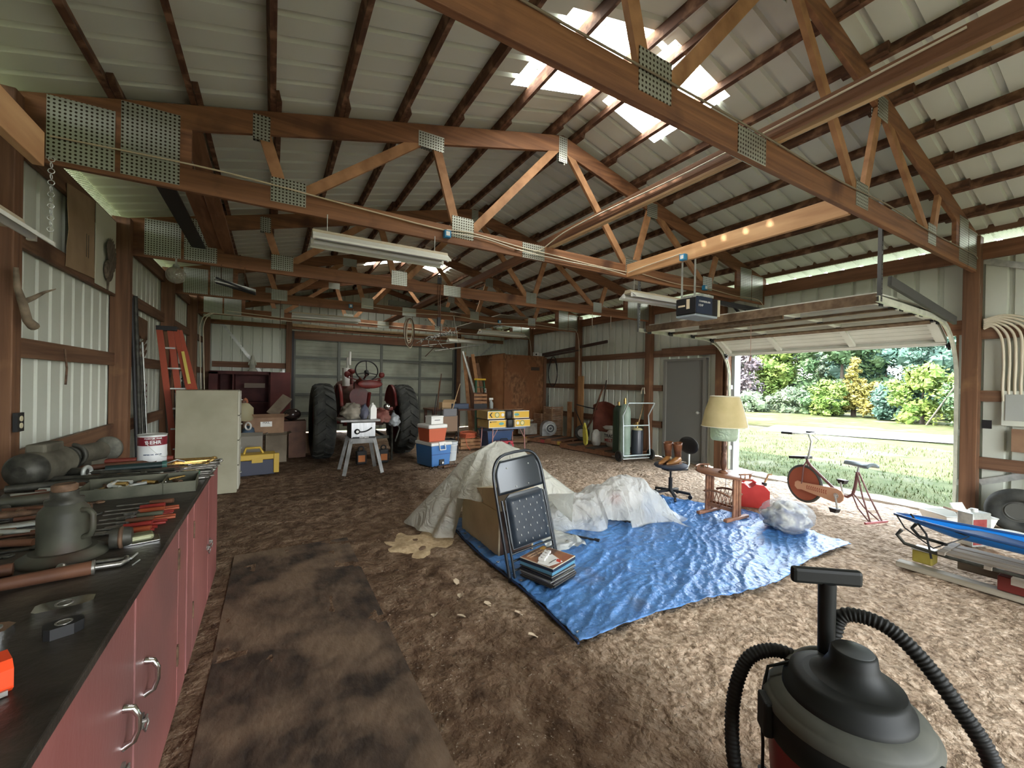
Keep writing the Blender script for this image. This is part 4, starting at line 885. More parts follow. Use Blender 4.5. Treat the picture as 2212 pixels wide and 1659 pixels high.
for k in range(3):
    z = 1.79+.09*k; st.prism([(7.10, z), (7.25, z+.04), (7.38, z+.1), (7.38, z+.13), (7.24, z+.09), (7.10, z+.04)], 0, .012, axM((WX-.02, 0, 0), (1, 0, 0), (0, 1, 0))).prism([(7.46, z), (7.58, z+.02), (7.70, z+.1), (7.70, z+.13), (7.56, z+.08), (7.46, z+.05)], 0, .012, axM((WX-.02, 0, 0), (1, 0, 0), (0, 1, 0)))
st.bx(7.40, WX-.02, 0, 7.40, WX, 0) if 0 else None
solo('fretwork_panel', 'brown fretwork cardboard panel with curved cutouts on the wall', 'panel', st, noisy('brown_card', (.13, .07, .035), (.20, .11, .06), 5))
# globe, basket hanging at the third truss
t = thing('glass_globe', 'clear glass globe lamp hanging at the third left post', 'lamp', (-1.0, 6.25, 2.75), 0)
build('globe', MB().sph((0, 0, 0), .10, 20, 14), plain('dim_glass', (.32, .32, .25), .06, spec=.9, Alpha=.55), t); build('cap', MB().lathe([(.035, .09), (.03, .12), (.012, .13), (.008, .2)], 14), m_galv, t)
t = thing('hanging_basket', 'bundle of grey sticks in wire basket hung on third truss', 'basket', (-.42, 6.36, 2.75), 0)
r = random.Random(2)
for i in range(12): build('stick', MB().cyl((-.22+.02*r.random(), -.05+.012*i, -.02+.06*r.random()), (.22, .0+.01*i, -.1+.06*r.random()), .012), m_galv if i % 3 else m_dark, t)
for x in (-.15, .1): build('cord', MB().cyl((x, 0, 0), (x, 0, .22), .004), m_handle, t)

# more small things strewn over the worktop
r = random.Random(77); KD = [('file', 'flat steel file'), ('punch', 'short steel punch'), ('chisel', 'old cold chisel'), ('socket_extension', 'socket extension bar'), ('pipe_nipple', 'rusty pipe nipple'), ('bolt', 'large rusty bolt')]
WH = [('beyond the long pipe', -1.05, -.55, 3.38, 3.72, 14), ('left of the pliers', -1.15, -.72, 2.3, 2.75, 10), ('beyond the tray toward the motor', -1.2, -.8, 3.0, 3.35, 10), ('left of the jack near the wall', -1.2, -.85, 1.85, 2.2, 8)]
for wh, x0, x1, y0, y1, n in WH:
    for i in range(n):
        k, l = KD[i % 6]; a = r.uniform(-.4, .4); L_ = r.uniform(.06, .13); x = r.uniform(x0+.1, x1-.1); y = y0+(y1-y0)*(i+.5)/n; q = .006+.008*r.random()
        mb = MB().cyl((-L_, 0, 0), (L_, 0, 0), q, q*.7, 8)
        if i % 3 == 0: mb.cyl((L_*.8, 0, 0), (L_, 0, 0), q*1.7, q*1.7, 6)
        solo(k, '%s %s, %s of the loose tools' % (l, wh, ORD[i]), k.replace('_', ' '), mb, r.choice([m_rust, m_iron, m_steel, m_galv, m_handle]), 'loose tools '+wh, (x, y, BT+.015), (0, 0, a))
# ================================================================ TARP AND WHAT STANDS ON IT
def tarp_mat():
    m = noisy('blue_poly_tarp', (.055, .165, .42), (.10, .27, .60), 5, (1, 1, 1), .33, bump=.9, bs=22, dist=1.5, lo=.3, hi=.7, spec=.5, c3=(.16, .15, .15), s3=1.6, t3=.68)
    return m
TA, TB, TC, TD, TE = Vector((1.69, 4.28)), Vector((1.60, 1.90)), Vector((4.96, 1.82)), Vector((5.12, 2.95)), Vector((4.6, 4.12))
def tarp_pt(u, v):
    lo = TB.lerp(TC, u); lo = lo+Vector((0, .06*sin(u*9)*sin(u*pi)-.05*sin(u*pi)))
    hi = TA.lerp(TE, u/.8) if u < .8 else TE.lerp(TD, (u-.8)/.2)
    p = lo.lerp(hi, v); p.x += .02*sin(v*7)*(1-u); return p
def tarp_h(p, u, v):
    q = Vector((p.x*cos(.5)+p.y*sin(.5), -p.x*sin(.5)+p.y*cos(.5)))
    n1 = noise.noise((q.x*.9, q.y*4.2, 0.)); n2 = noise.noise((q.x*3.5+n1, q.y*12., 4.)); n3 = noise.noise((q.x*14, q.y*24+3*n2, 8.))
    ridge = (1-abs(n1)*2)**3 if abs(n1) < .5 else 0; r2 = (1-abs(n2)*2)**3 if abs(n2) < .5 else 0
    return .008+.013*ridge+.010*r2+.009*abs(n3)
def tg(u, v): p = tarp_pt(u, v); return (p.x, p.y, max(.004, tarp_h(p, u, v)))
tp = solo('tarp', 'large wrinkled blue tarp spread over the dirt floor', 'tarp', MB().grid(tg, 230, 170), tarp_mat(), solid=.002)
m_grom = plain('grommet', (.5, .5, .48), .3, .8)
for i in range(7):
    p = tarp_pt(.012, .03+.155*i); build('grommet', MB().torus((p.x, p.y, .02), .011, .003, n=14, m=5), m_grom, tp)
p = tarp_pt(.99, .02); build('grommet', MB().torus((p.x-.03, p.y+.02, .02), .011, .003, n=14, m=5), m_grom, tp)
solo('hem_cord', 'dark rope hem along the left edge of the tarp', 'rope', MB().tube([(tarp_pt(0, k/40).x-.008, tarp_pt(0, k/40).y, .006) for k in range(41)], .009, 6), plain('navy_hem', (.012, .03, .09), .6))
# plywood crate standing on its side
m_ply = noisy('aged_plywood', (.50, .40, .25), (.64, .53, .34), 2.5, (1, 1, 1), .6, bump=.08, c3=(.22, .17, .10), s3=3, t3=.64)
t = thing('plywood_box', 'beige plywood chest standing on the tarp behind folding chair', 'box', (1.92, 3.58, .015)); o = (1.92, 3.58, .015)
build('side_panel', MBo(MB().bx(1.74, 3.18, .015, 1.755, 3.98, .40), o), m_ply, t); build('side_panel', MBo(MB().bx(2.09, 3.18, .015, 2.105, 3.98, .40), o), m_ply, t)
m_eb = plain('end_brown', (.10, .055, .035), .6)
for q in (3.185, 3.965): build('end_panel', MBo(MB().bx(1.755, q, .015, 2.09, q+.015, .40), o), m_eb, t)
build('lid', MBo(MB().add([(1.74, 3.18, .405), (2.105, 3.18, .405), (1.74, 3.98, .405), (2.105, 3.98, .405), (1.74, 3.18, .62), (2.105, 3.18, .62), (1.74, 3.98, .44), (2.105, 3.98, .44)], [(0, 2, 3, 1), (4, 5, 7, 6), (0, 1, 5, 4), (2, 6, 7, 3), (0, 4, 6, 2), (1, 3, 7, 5)]), o), m_ply, t, bevel=.004)
# translucent plastic sheets
def plastic(name, tr=.22, col=(.80, .80, .74), tl=.35):
    m = bpy.data.materials.new(name); m.use_nodes = True; T = m.node_tree; N = T.nodes; L = T.links; b = N['Principled BSDF']; out = N['Material Output']
    b.inputs['Base Color'].default_value = (*col, 1); b.inputs['Roughness'].default_value = .3
    a = N.new('ShaderNodeBsdfTranslucent'); a.inputs[0].default_value = (*col, 1); c = N.new('ShaderNodeBsdfTransparent')
    x = N.new('ShaderNodeMixShader'); x.inputs[0].default_value = tl; b.inputs['Specular IOR Level'].default_value = .9; y = N.new('ShaderNodeMixShader'); y.inputs[0].default_value = tr
    tc = N.new('ShaderNodeTexCoord'); n = N.new('ShaderNodeTexNoise'); n.inputs['Scale'].default_value = 6; n.inputs['Detail'].default_value = 4; n.inputs['Distortion'].default_value = 2.0; L.new(tc.outputs['Object'], n.inputs[0])
    bp = N.new('ShaderNodeBump'); bp.inputs['Strength'].default_value = .9; bp.inputs['Distance'].default_value = .06; L.new(n.outputs[0], bp.inputs['Height']); L.new(bp.outputs[0], b.inputs['Normal'])
    L.new(b.outputs[0], x.inputs[1]); L.new(a.outputs[0], x.inputs[2]); L.new(x.outputs[0], y.inputs[1]); L.new(c.outputs[0], y.inputs[2]); L.new(y.outputs[0], out.inputs[0]); return m
m_pl = plastic('milky_plastic', .18, (.78, .78, .70)); m_pl2 = plastic('clear_plastic', .42, (.78, .80, .78), .3); m_bag = plastic('thin_bag_film', .72, (.66, .70, .74), .3)
def drape1(u, v):
    a = 2*pi*u; c = Vector((2.17, 4.02)); t = v
    R = .50+.26*max(0, cos(a-rad(145)))**2+.18*max(0, cos(a-rad(-60)))**3+.05*sin(5*a+1)+.03*sin(11*a)
    fold = .05*t*sin(9*a+3*t)+.02*t*sin(17*a)
    tx = .24*cos(a); ty = .07*sin(a)
    r = (t**1.0)*(R-.05)+fold
    zb = .02+(.40 if -2.6 < (a-pi*2 if a > pi else a) < -.9 else 0)*1.0
    z = .91-(.91-zb)*t**1.0+.03*sin(7*a)*t*(1-t)+.012*noise.noise((a*3, t*5, 0))
    if v == 0: return (c.x, c.y, .875)
    return (c.x+tx*min(1, t*5)+r*cos(a), c.y+ty*min(1, t*5)+r*sin(a), max(.02, z))
def d1(u, v):
    p = drape1(u if u < 1 else 0, v); return p
solo('plastic_sheet', 'milky plastic sheet draped over a pile behind folding chair', 'plastic sheet', MB().grid(d1, 120, 34), m_pl)
solo('plastic_sheet', 'thin white plastic sheet spilling on the tarp beside folding chair', 'plastic sheet', MB().grid(lambda u, v: (2.15+.42*u+.05*sin(v*6), 2.98+.62*v, .035+.05*abs(noise.noise((u*4, v*5, 2)))+.20*v*v*(1-u)), 26, 30), m_pl)
t = thing('stacked_chairs', 'folded things under the tall milky plastic sheet', 'furniture', (2.17, 4.05, .01))
build('back', MB().bx(-.2, -.03, .1, .2, .02, .84), plain('dim_shape', (.16, .15, .13), .7), t, bevel=.03); build('seat', MB().bx(-.2, .0, .38, .2, .3, .43), m_dark, t, bevel=.01)
for x in (-.2, .18): build('leg', MB().bx(x, -.03, 0, x+.02, .3, .39), m_dark, t)
HX = [(0, .05), (.05, .17), (.15, .24), (.3, .30), (.45, .38), (.58, .47), (.66, .48), (.76, .44), (.86, .30), (.93, .12), (1, .03)]
def lerpt(T, x):
    for (a, p), (b, q) in zip(T[:-1], T[1:]):
        if x <= b: k = (x-a)/(b-a); k = k*k*(3-2*k); return p+(q-p)*k
    return T[-1][1]
A2, B2 = Vector((2.42, 3.78)), Vector((4.20, 3.36)); D2 = (B2-A2).normalized(); N2 = Vector((-D2.y, D2.x))
def d2(u, v):
    s = 2*v-1; H = lerpt(HX, u); W = .40-.10*abs(u-.5)+.04*sin(u*23)
    q = A2.lerp(B2, u)+N2*(s*W+.02*sin(u*31))
    z = H*max(0, 1-abs(s)**1.9)
    z += .022*noise.noise((q.x*7, q.y*7, 0))+.035*(1-abs(noise.noise((q.x*4, q.y*5, 3)))*3)*.4-.030*abs(noise.noise((q.x*11, q.y*13, 6)))-.016*abs(noise.noise((q.x*25, q.y*22, 9)))
    if s < 0 and .42 < u < .56: z += .10*(-s)
    return (q.x, q.y, max(.028, z))
solo('plastic_sheet', 'clear crinkled plastic sheet over a low heap mid tarp', 'plastic sheet', MB().grid(d2, 170, 70), m_pl2)
solo('plastic_sheet', 'trailing corner of clear plastic lying toward the office chair', 'plastic sheet', MB().grid(lambda u, v: (3.75+.35*u*(1-v)+.15*v, 3.25-.42*v+.1*u, .03+.05*(1-v)*abs(sin(u*9))+.12*(1-v)*(1-v)), 20, 20), m_pl2)
t = thing('covered_bundle', 'orange and grey bundle showing dimly through the crinkled plastic', 'bundle', (3.4, 3.55, .01), rad(-13))
build('bundle', MB().sph((.05, 0, .2), (.38, .2, .19), 18, 12).sph((-.45, .02, .1), (.42, .18, .09), 16, 10), plain('grey_fabric', (.34, .30, .26), .8), t)
build('orange_patch', MB().sph((-.02, -.14, .24), (.10, .06, .08), 12, 8), m_horg, t); build('box', MB().bx(.05, -.26, 0, .3, -.1, .14), m_dark, t, bevel=.02)  # dark box stands in for the shaded opening under the sheet
for a, b_, l in (((2.50, 3.45, .03), (2.75, 3.02, .03), 'long black tube leg lying on the tarp, right one'), ((2.32, 3.35, .03), (2.47, 3.12, .03), 'short brown cane end with rubber tip on the tarp')):
    t, q = rod('cane', l, 'cane', a, b_, .011, m_dark if 'black' in l else m_handle); build('rubber_tip', MB().cyl(q*.93, q*1.03, .019, n=12), m_black, t)
# folding chair, folded and standing on end
t = thing('folding_chair', 'dark grey steel folding chair with padded seat, standing folded', 'chair', (1.875, 2.80, .012), 0)
t.rotation_euler = (rad(-10), rad(-6.5), rad(2))
m_cf = plain('charcoal_enamel', (.022, .028, .034), .28, .3, .6); m_cs = noisy('dotted_vinyl', (.016, .024, .034), (.022, .032, .045), 20, rough=.45, bump=.1)
W_ = .238; arch = [(-W_, 0, 0), (-W_-.002, 0, .3), (-W_, 0, .62)]+[(-W_*(cos(pi*k/16) if cos(pi*k/16) > 0 else -abs(cos(pi*k/16)))/abs(cos(pi*k/16)+1e-9)*abs(cos(pi*k/16))**.55, 0, .73+.245*sin(pi*k/16)**.8) for k in range(17)]+[(W_, 0, .62), (W_+.002, 0, .3), (W_, 0, 0)]
build('back_frame', MB().tube(arch, .0125, 10), m_cf, t)
w3 = W_-.032
for q in (-w3, w3): build('leg', MB().tube([(q, -.028, .02), (q, -.028, .5), (q, -.02, .62)], .011, 8), m_cf, t)
build('backrest', MB().grid(lambda u, v: ((-W_*.93+2*W_*.93*u)*(1 if v < .5 else 1-.55*(v-.5)**2*2), -.006-.012*sin(u*pi), .66+.27*v), 16, 12), m_cf, t, solid=.003)
sp = [(-.185, .23), (.185, .23), (.195, .30), (.185, .62), (.14, .655), (-.14, .655), (-.185, .62), (-.195, .30)]
build('seat_pan', MB().prism(sp, .02, .034, axM((0, 0, 0), (0, -1, 0), (1, 0, 0)) @ Matrix.Scale(-1, 4, (0, 1, 0))) if 0 else MB().add([(x, -.026, z) for x, z in sp]+[(x, -.04, z) for x, z in sp], [(i, (i+1) % 8, 8+(i+1) % 8, 8+i) for i in range(8)]+[tuple(range(8)), tuple(range(8, 16))[::-1]]), m_cf, t)
def pad(u, v):
    x = (u-.5)*.36; z = .235+.40*v; e = (1-(2*u-1)**8)*(1-(2*v-1)**8); return (x, -.04-.035*max(0, e)**.5, z)
pdn = build('seat_pad', MB().grid(pad, 20, 20), m_cs, t)
dm = MB()
for j in range(7):
    for i in range(5): x = -.14+.065*i+(.03 if j % 2 else 0); z = .28+.052*j; dm.bx(x-.002, -.0772, z-.007, x+.002, -.0745, z+.007)
build('dot_pattern', dm, plain('pale_dot', (.5, .5, .46), .5), pdn)
for z in (.075, .145, .20): build('crossbar', MB().cyl((-w3, -.028, z), (w3, -.028, z), .009, n=8), m_cf, t)
for x in (-W_, W_): build('foot_cap', MB().cyl((x, 0, -.004), (x, 0, .03), .015, n=10), m_black, t)
for x, z in ((-.11, .86), (.1, .86), (-.05, .70), (.07, .70)): build('rivet', MB().sph((x, -.02, z), .006, 8, 6), m_galv, t)
# records and booklets in a stack
def album(label, z, h, m, mt, dx=0, dy=0, rz=0, cat='record album', name='record_album', s=.31):
    t = thing(name, label, cat, (1.90+dx, 2.66+dy, z), rad(rz), 'stacked record albums'); q = s/2
    build('sleeve', MB().bx(-q, -q, 0, q, q, h), m, t, bevel=min(.002, h*.3))
    if mt: build('cover_art', MB().bx(-q+.006, -q+.006, h, q-.006, q-.006, h+.0006), mt, t)
    return t
cols = [(.03, .028, .025), (.07, .065, .055), (.02, .02, .022), (.12, .11, .10), (.04, .035, .04), (.25, .25, .24), (.03, .03, .03), (.09, .08, .06), (.02, .022, .03), (.3, .3, .28), (.05, .05, .05)]
zz = .03; r = random.Random(9); nm = ['lowest', 'second lowest', 'third lowest', 'fourth', 'fifth', 'sixth', 'seventh', 'eighth', 'ninth', 'tenth', 'eleventh']
for i, c in enumerate(cols):
    album('dark record album in the stack by the folding chair, %s from the ground' % nm[i] if i > 2 else 'dark record album, %s of the stack by the folding chair' % nm[i], zz, .007, plain('sleeve%d' % i, c, .5), None, r.uniform(-.012, .012), r.uniform(-.012, .012), 20+r.uniform(-4, 4)); zz += .0085
album('light blue boxed record set just above the dark albums', zz, .024, plain('sky_blue_box', (.10, .26, .38), .45), None, 0, 0, 19); zz += .0255
album('navy boxed record set under the top record', zz, .022, plain('navy_box', (.02, .03, .055), .45), None, .003, .002, 20, s=.315); zz += .0235
m_art = noisy('brown_art', (.12, .07, .055), (.30, .10, .06), 3, bump=0, rough=.35, lo=.45, hi=.6, c3=(.34, .16, .08), s3=8, t3=.55)
tA = album('brown and orange record cover lying on top of the stack', zz, .006, plain('cream_edge', (.62, .58, .46), .45), m_art, 0, 0, 20, s=.315); zz += .0072
text('lettering', 'HARMONY OF THE', .022, Matrix.Translation((-.02, .115, .0072)), plain('cream_ink', (.75, .55, .35)), tA); text('lettering', 'FAMILY LIBRARY', .026, Matrix.Translation((-.02, .085, .0072)), plain('cream_ink2', (.75, .55, .35)), tA)
build('sticker', MB().bx(.08, .1, .0068, .14, .14, .0074), plain('orange_sticker', (.8, .42, .06), .4), tA)
t = thing('booklet', 'white leaflet with red tongue on top of the records', 'booklet', (1.86, 2.61, zz), rad(20)); build('page', MB().prism([(-.09, -.08), (.05, -.11), (.11, .03), (-.03, .05), (-.1, .02)], 0, .001), plain('white_paper', (.72, .71, .68), .5), t)
build('red_corner', MB().prism([(.02, -.11), (.07, -.08), (.06, -.05), (.02, -.07)], .001, .0018), plain('red_ink', (.6, .06, .04), .4), t); text('lettering', '5 WAYS TO PLAY', .012, Matrix.Translation((0, -.05, .0018)), m_black, t)
for i, ch in enumerate('PLAY'):
    o = solo('letter_cube', 'white block letter cube, %s of four on the leaflet' % ['first', 'second', 'third', 'last'][i], 'cube', MB().bx(-.014, -.026, 0, .014, .026, .02), plain('cube_white', (.74, .73, .70), .5), 'letter cubes', (1.815+.038*i, 2.615+.03*i, zz+.003), (0, 0, rad(35)), bevel=.002)
    text('lettering', ch, .022, Matrix.Translation((0, 0, .0212)), m_rust, o)
# office chair with cowboy boots
t = thing('office_chair', 'low black office chair without arms holding cowboy boots', 'chair', (4.72, 3.77, .02), rad(-12))
m_pu = plain('slate_fabric', (.045, .05, .065), .8)
build('seat', MB().lathe([(.0001, .405), (.14, .40), (.205, .415), (.225, .435), (.215, .455), (.12, .462), (.0001, .46)], 28, Matrix.Diagonal((1.0, .95, 1, 1))), m_pu, t)
build('seat_plate', MB().bx(-.09, -.07, .37, .14, .07, .405).bx(.1, -.03, .36, .27, .03, .375), m_black, t)
build('gas_lift', MB().cyl((0, 0, .25), (0, 0, .38), .014).cyl((0, 0, .08), (0, 0, .27), .026, n=16), m_black, t)
build('back_bracket', MB().tube([(.2, 0, .365), (.27, 0, .38), (.30, 0, .44), (.30, 0, .62)], .014, 8), m_galv, t)
build('backrest', MB().sph((.29, 0, .70), (.035, .19, .12), 20, 12), m_black, t)
for k in range(5):
    a = 2*pi*k/5+.5; e = Vector((.25*cos(a), .25*sin(a), .075)); l = build('base_leg', MB().beam((.02*cos(a), .02*sin(a), .1), e, .04, .03), m_black, t, bevel=.005)
    build('caster', MB().cyl(e+Vector((-.012*sin(a), .012*cos(a), -.045)), e-Vector((-.012*sin(a), .012*cos(a), .045)), .027, n=14).cyl(e-Vector((0, 0, .03)), e, .008), m_black, l)
m_boot = noisy('boot_leather', (.085, .028, .012), (.20, .075, .03), 9, rough=.35, bump=.15); m_boott = noisy('boot_foot', (.20, .085, .025), (.33, .16, .05), 8, rough=.3, bump=.05)
def boot(x, y, rz, label):
    t = thing('cowboy_boot', label, 'boot', (x, y, .483), rad(rz), 'cowboy boots')
    def ring(cx, cz, rx, ry, n=14, k=0): return [(cx+rx*cos(2*pi*i/n), ry*sin(2*pi*i/n), cz+k*cos(2*pi*i/n)) for i in range(n)]
    rings = [ring(.03, .10, .047, .042), ring(.025, .15, .045, .042), ring(.022, .20, .055, .05), ring(.02, .25, .062, .055, k=-.005), ring(.02, .285, .066, .058, k=.012)]
    v = [p for q in rings for p in q]; build('shaft', MB().add(v, [(a*14+i, a*14+(i+1) % 14, (a+1)*14+(i+1) % 14, (a+1)*14+i) for a in range(4) for i in range(14)], True), m_boot, t, solid=.003)
    F = [(-.215, .022, .006, .008), (-.19, .024, .022, .018), (-.14, .03, .036, .026), (-.08, .037, .04, .034), (-.02, .05, .038, .046), (.03, .065, .037, .058), (.07, .06, .032, .045), (.082, .055, .012, .02)]
    v = []; n = 12
    for x_, cz, ry, rz_ in F: v += [(x_, ry*cos(2*pi*i/n), cz+rz_*sin(2*pi*i/n)) for i in range(n)]
    build('foot', MB().add(v, [(a*n+i, a*n+(i+1) % n, (a+1)*n+(i+1) % n, (a+1)*n+i) for a in range(len(F)-1) for i in range(n)]+[tuple(range(n))], True), m_boott, t)
    build('sole', MB().prism([(-.218, 0), (-.17, .028), (-.09, .04), (0, .034), (.075, .034), (.085, 0), (.075, -.034), (0, -.034), (-.09, -.04), (-.17, -.028)], 0, .008), m_handle, t)
    build('heel', MB().bx(.02, -.03, -.0, .085, .03, .03), m_handle, t)
boot(4.745, 3.70, 4, 'brown cowboy boot on the office chair, nearer of the pair'); boot(4.68, 3.80, 10, 'brown cowboy boot on the office chair, farther of the pair')
# magazine table with double shaded lamp
m_tw = noisy('maple_stain', (.20, .085, .045), (.32, .15, .08), 5, (3, .5, 3), .35, bump=.05)
t = thing('magazine_table', 'small oval wooden side table with magazine rack beneath', 'side table', (4.62, 2.95, .02), 0)
build('tabletop', MB().lathe([(.0001, .485), (.215, .485), (.225, .492), (.225, .498), (.215, .505), (.0001, .505)], 40, Matrix.Diagonal((1, 1.5, 1, 1))), m_tw, t)
for s in (-1, 1):
    lg = build('leg', MB().bx(-.075, s*.17-.01, .03, -.03, s*.17+.01, .487).bx(.03, s*.17-.01, .03, .075, s*.17+.01, .487).bx(-.02, s*.17-.008, .03, .02, s*.17+.008, .487), m_tw, t, bevel=.003)
    build('foot', MB().bx(-.215, s*.17-.025, 0, .215, s*.17+.025, .035), m_tw, t, bevel=.008)
    h = MB()
    for k in range(5): h.cyl((-.1+.05*k, s*(.31-.04*abs(k-2)/2), .505), (-.1+.05*k, s*(.31-.04*abs(k-2)/2), .545), .006)
    h.tube([(-.13, s*.27, .548), (-.06, s*.30, .55), (0, s*.312, .55), (.06, s*.30, .55), (.13, s*.27, .548)], .009)
    build('gallery_rail', h, m_tw, t)
    rk = MB().tube([(s*.12, -.16, .27), (s*.125, -.08, .295), (s*.125, 0, .30), (s*.125, .08, .295), (s*.12, .16, .27)], .012).bx(s*.05-.006, -.16, .10, s*.05+.006, .16, .13)
    for k in range(7): rk.cyl((s*.05, -.14+.047*k, .12), (s*.122, -.14+.047*k, .29), .004)
    build('magazine_rack', rk, m_tw, t)
build('rack_floor', MB().bx(-.06, -.16, .09, .06, .16, .102), m_tw, t)
t = thing('table_lamp', 'turned wood table lamp wearing a big plastic wrapped tan shade', 'lamp', (4.62, 2.95, .526), 0)
build('base', MB().lathe([(.05, 0), (.055, .01), (.04, .022), (.03, .03)], 20), m_tw, t)
build('stem', MB().lathe([(.02, .025), (.018, .04), (.03, .07), (.036, .12), (.026, .17), (.016, .20), (.026, .215), (.018, .235), (.014, .25), (.024, .268), (.017, .29), (.022, .31), (.014, .33), (.012, .40)], 18), m_handle, t)
def shade(r0, r1, z0, z1, lo=None): return MB().lathe([(r0, z0), ((r0+r1)/2+.012, (z0+z1)/2), (r1, z1)], 36, cap=False)
build('lower_shade', MB().lathe([(.02, .375), (.13, .385), (.145, .42), (.15, .53)], 30, cap=False), plastic('pale_green_shade', .1, (.62, .74, .55), .5), t)
build('lamp_shade', shade(.245, .155, .545, .90), noisy('tan_shade_fabric', (.44, .36, .17), (.52, .43, .22), 6, bump=.03), t)
build('shade_trim', MB().torus((0, 0, .547), .247, .005, n=36).torus((0, 0, .90), .156, .005, n=36), plain('white_trim', (.7, .66, .5), .5), t)
build('plastic_wrap', MB().grid(lambda u, v: ((.258-.088*v+.012*sin(u*40)*(1-v)*.6)*cos(-1.3+2.6*u), (.258-.088*v+.012*sin(u*40)*(1-v)*.6)*sin(-1.3+2.6*u), .535+.37*v), 60, 8), plastic('shrink_wrap', .6, (.8, .85, .85), .3), t)
cable('thin lamp cord hanging under the magazine table', [(4.6, 2.9, .5), (4.56, 2.88, .38), (4.60, 2.9, .25), (4.55, 2.95, .12)], .003, m_handle, 'lamp_cord')
# petrol can
t = thing('fuel_can', 'red plastic fuel can with bent spout beside the tarp', 'fuel can', (5.42, 3.08, .0), rad(127))
m_fr = noisy('red_can_plastic', (.45, .03, .025), (.58, .055, .045), 5, rough=.45, bump=.03)
prof = [(-.2, 0), (.2, 0), (.2, .22), (.13, .295), (.05, .30), (-.02, .24), (-.09, .30), (-.14, .30), (-.2, .25)]
build('body', MB().prism([(-x, z) for x, z in prof][::-1], -.11, .11, axM((0, 0, 0), (0, -1, 0), (1, 0, 0)) if 0 else Matrix(((1, 0, 0, 0), (0, 0, -1, 0), (0, 1, 0, 0), (0, 0, 0, 1)))), m_fr, t, bevel=.02)
build('cap', MB().cyl((-.15, 0, .275), (-.155, 0, .315), .03, n=16), m_black, t); build('spout', MB().tube([(-.155, 0, .31), (-.18, 0, .37), (-.195, 0, .42), (-.235, 0, .425)], .012, 8), plain('tan_spout', (.45, .28, .14), .5), t)
build('handle', MB().tube([(.10, 0, .29), (.06, 0, .325), (-.02, 0, .325), (-.06, 0, .30)], .014, 8), m_fr, t)
# rubbish bag
t = thing('trash_bag', 'clear white bag stuffed with rags standing on the tarp corner', 'bag', (4.84, 2.36, .02), rad(20))
def bagf(rx, ry, h, k, am):
    def f(u, v):
        a = 2*pi*(u if u < 1 else 0); b = pi*v; d = Vector((cos(a)*sin(b), sin(a)*sin(b), -cos(b))); n = 1+am*noise.noise(d*2.3+Vector((k, 0, 0)))+am*.5*noise.noise(d*6+Vector((0, k, 0)))
        return (d.x*rx*n, d.y*ry*n, max(0.0, .45*h+d.z*h*.55*n))
    return f
build('film', MB().grid(bagf(.30, .25, .31, 1, .14), 60, 40), m_bag, t)
build('knot', MB().grid(lambda u, v: ((.27+.09*v)*1.0, (.05*cos(2*pi*u))*(1-.5*v)-.03, .16+.05*sin(2*pi*u)*(1-.3*v)), 16, 6), m_bag, t)
build('contents', MB().grid(bagf(.25, .21, .27, 5, .3), 40, 26), noisy('mixed_rags', (.16, .17, .22), (.62, .60, .52), 7, bump=.3, lo=.42, hi=.56, c3=(.06, .10, .28), s3=5, t3=.60), t)
# exercise bike
G = (6.23, 2.77, 0); t = thing('exercise_bike', 'old exercise bike with orange disc wheel in the doorway', 'exercise bike', G, math.atan2(-.965, -.263))
m_bf = plain('mauve_frame', (.17, .08, .075), .4, .2); m_disc = plain('brick_disc', (.36, .10, .055), .5); m_peach = plain('peach_guard', (.62, .36, .23), .45)
wc = (-.06, 0, .252)
build('tyre', MB().torus(wc, .235, .019, (0, 1, 0), 48, 10), plain('grey_tyre', (.07, .075, .07), .7), t)
build('wheel_disc', MB().cyl((wc[0], -.012, wc[2]), (wc[0], .012, wc[2]), .222, n=44), m_disc, t); build('rim', MB().torus(wc, .215, .006, (0, 1, 0), 44, 6), m_white, t)
gp = [(-.16, .20), (-.155, .255), (-.12, .28), (-.06, .272), (.40, .30), (.46, .28), (.49, .23), (.48, .17), (.44, .13), (.36, .125), (-.06, .175), (-.12, .165)]
XZ = Matrix(((1, 0, 0, 0), (0, 0, 1, 0), (0, 1, 0, 0), (0, 0, 0, 1)))
for side in (1,):
    g = build('chain_guard', MB().prism(gp, -.05, -.035, XZ), m_peach, t, bevel=.002)
    build('slot_pattern', join(*[MB().prism([(.01+.028*k, .226), (.022+.028*k, .226), (.03+.028*k, .25), (.018+.028*k, .25)], .05*-1-.0012, -.05, XZ) for k in range(10)], *[MB().prism([(.01+.028*k, .222), (.022+.028*k, .222), (.03+.028*k, .198), (.018+.028*k, .198)], .05*-1-.0012, -.05, XZ) for k in range(10)]), m_disc, g)
build('crank', MB().cyl((.40, -.07, .213), (.40, .07, .213), .016).beam((.40, -.066, .213), (.432, -.066, .06), .012, .02, (0, 1, 0)).beam((.40, .066, .213), (.368, .066, .366), .012, .02, (0, 1, 0)).torus((.40, -.052, .213), .026, .005, (0, 1, 0), 16, 5), m_galv, t)
for y_, p in ((-.11, (.432, .05)), (.11, (.36, .375))): build('pedal', MB().prism([(-.05, .02), (.05, .02), (.03, -.03), (-.03, -.03)], y_-.035, y_+.035, Matrix.Translation((p[0], 0, p[1])) @ XZ), m_dark, t)
build('frame', MB().tube([(-.03, 0, .60), (-.02, 0, .555), (.03, 0, .50), (.40, 0, .235), (.50, 0, .22), (.56, 0, .27), (.585, 0, .36), (.61, 0, .55)], .017, 10), m_bf, t)
for y_ in (-.045, .045): build('fork', MB().tube([(-.03, 0, .56), (-.045, y_*.8, .49), (-.06, y_, .252)], .010, 8), m_bf, t)
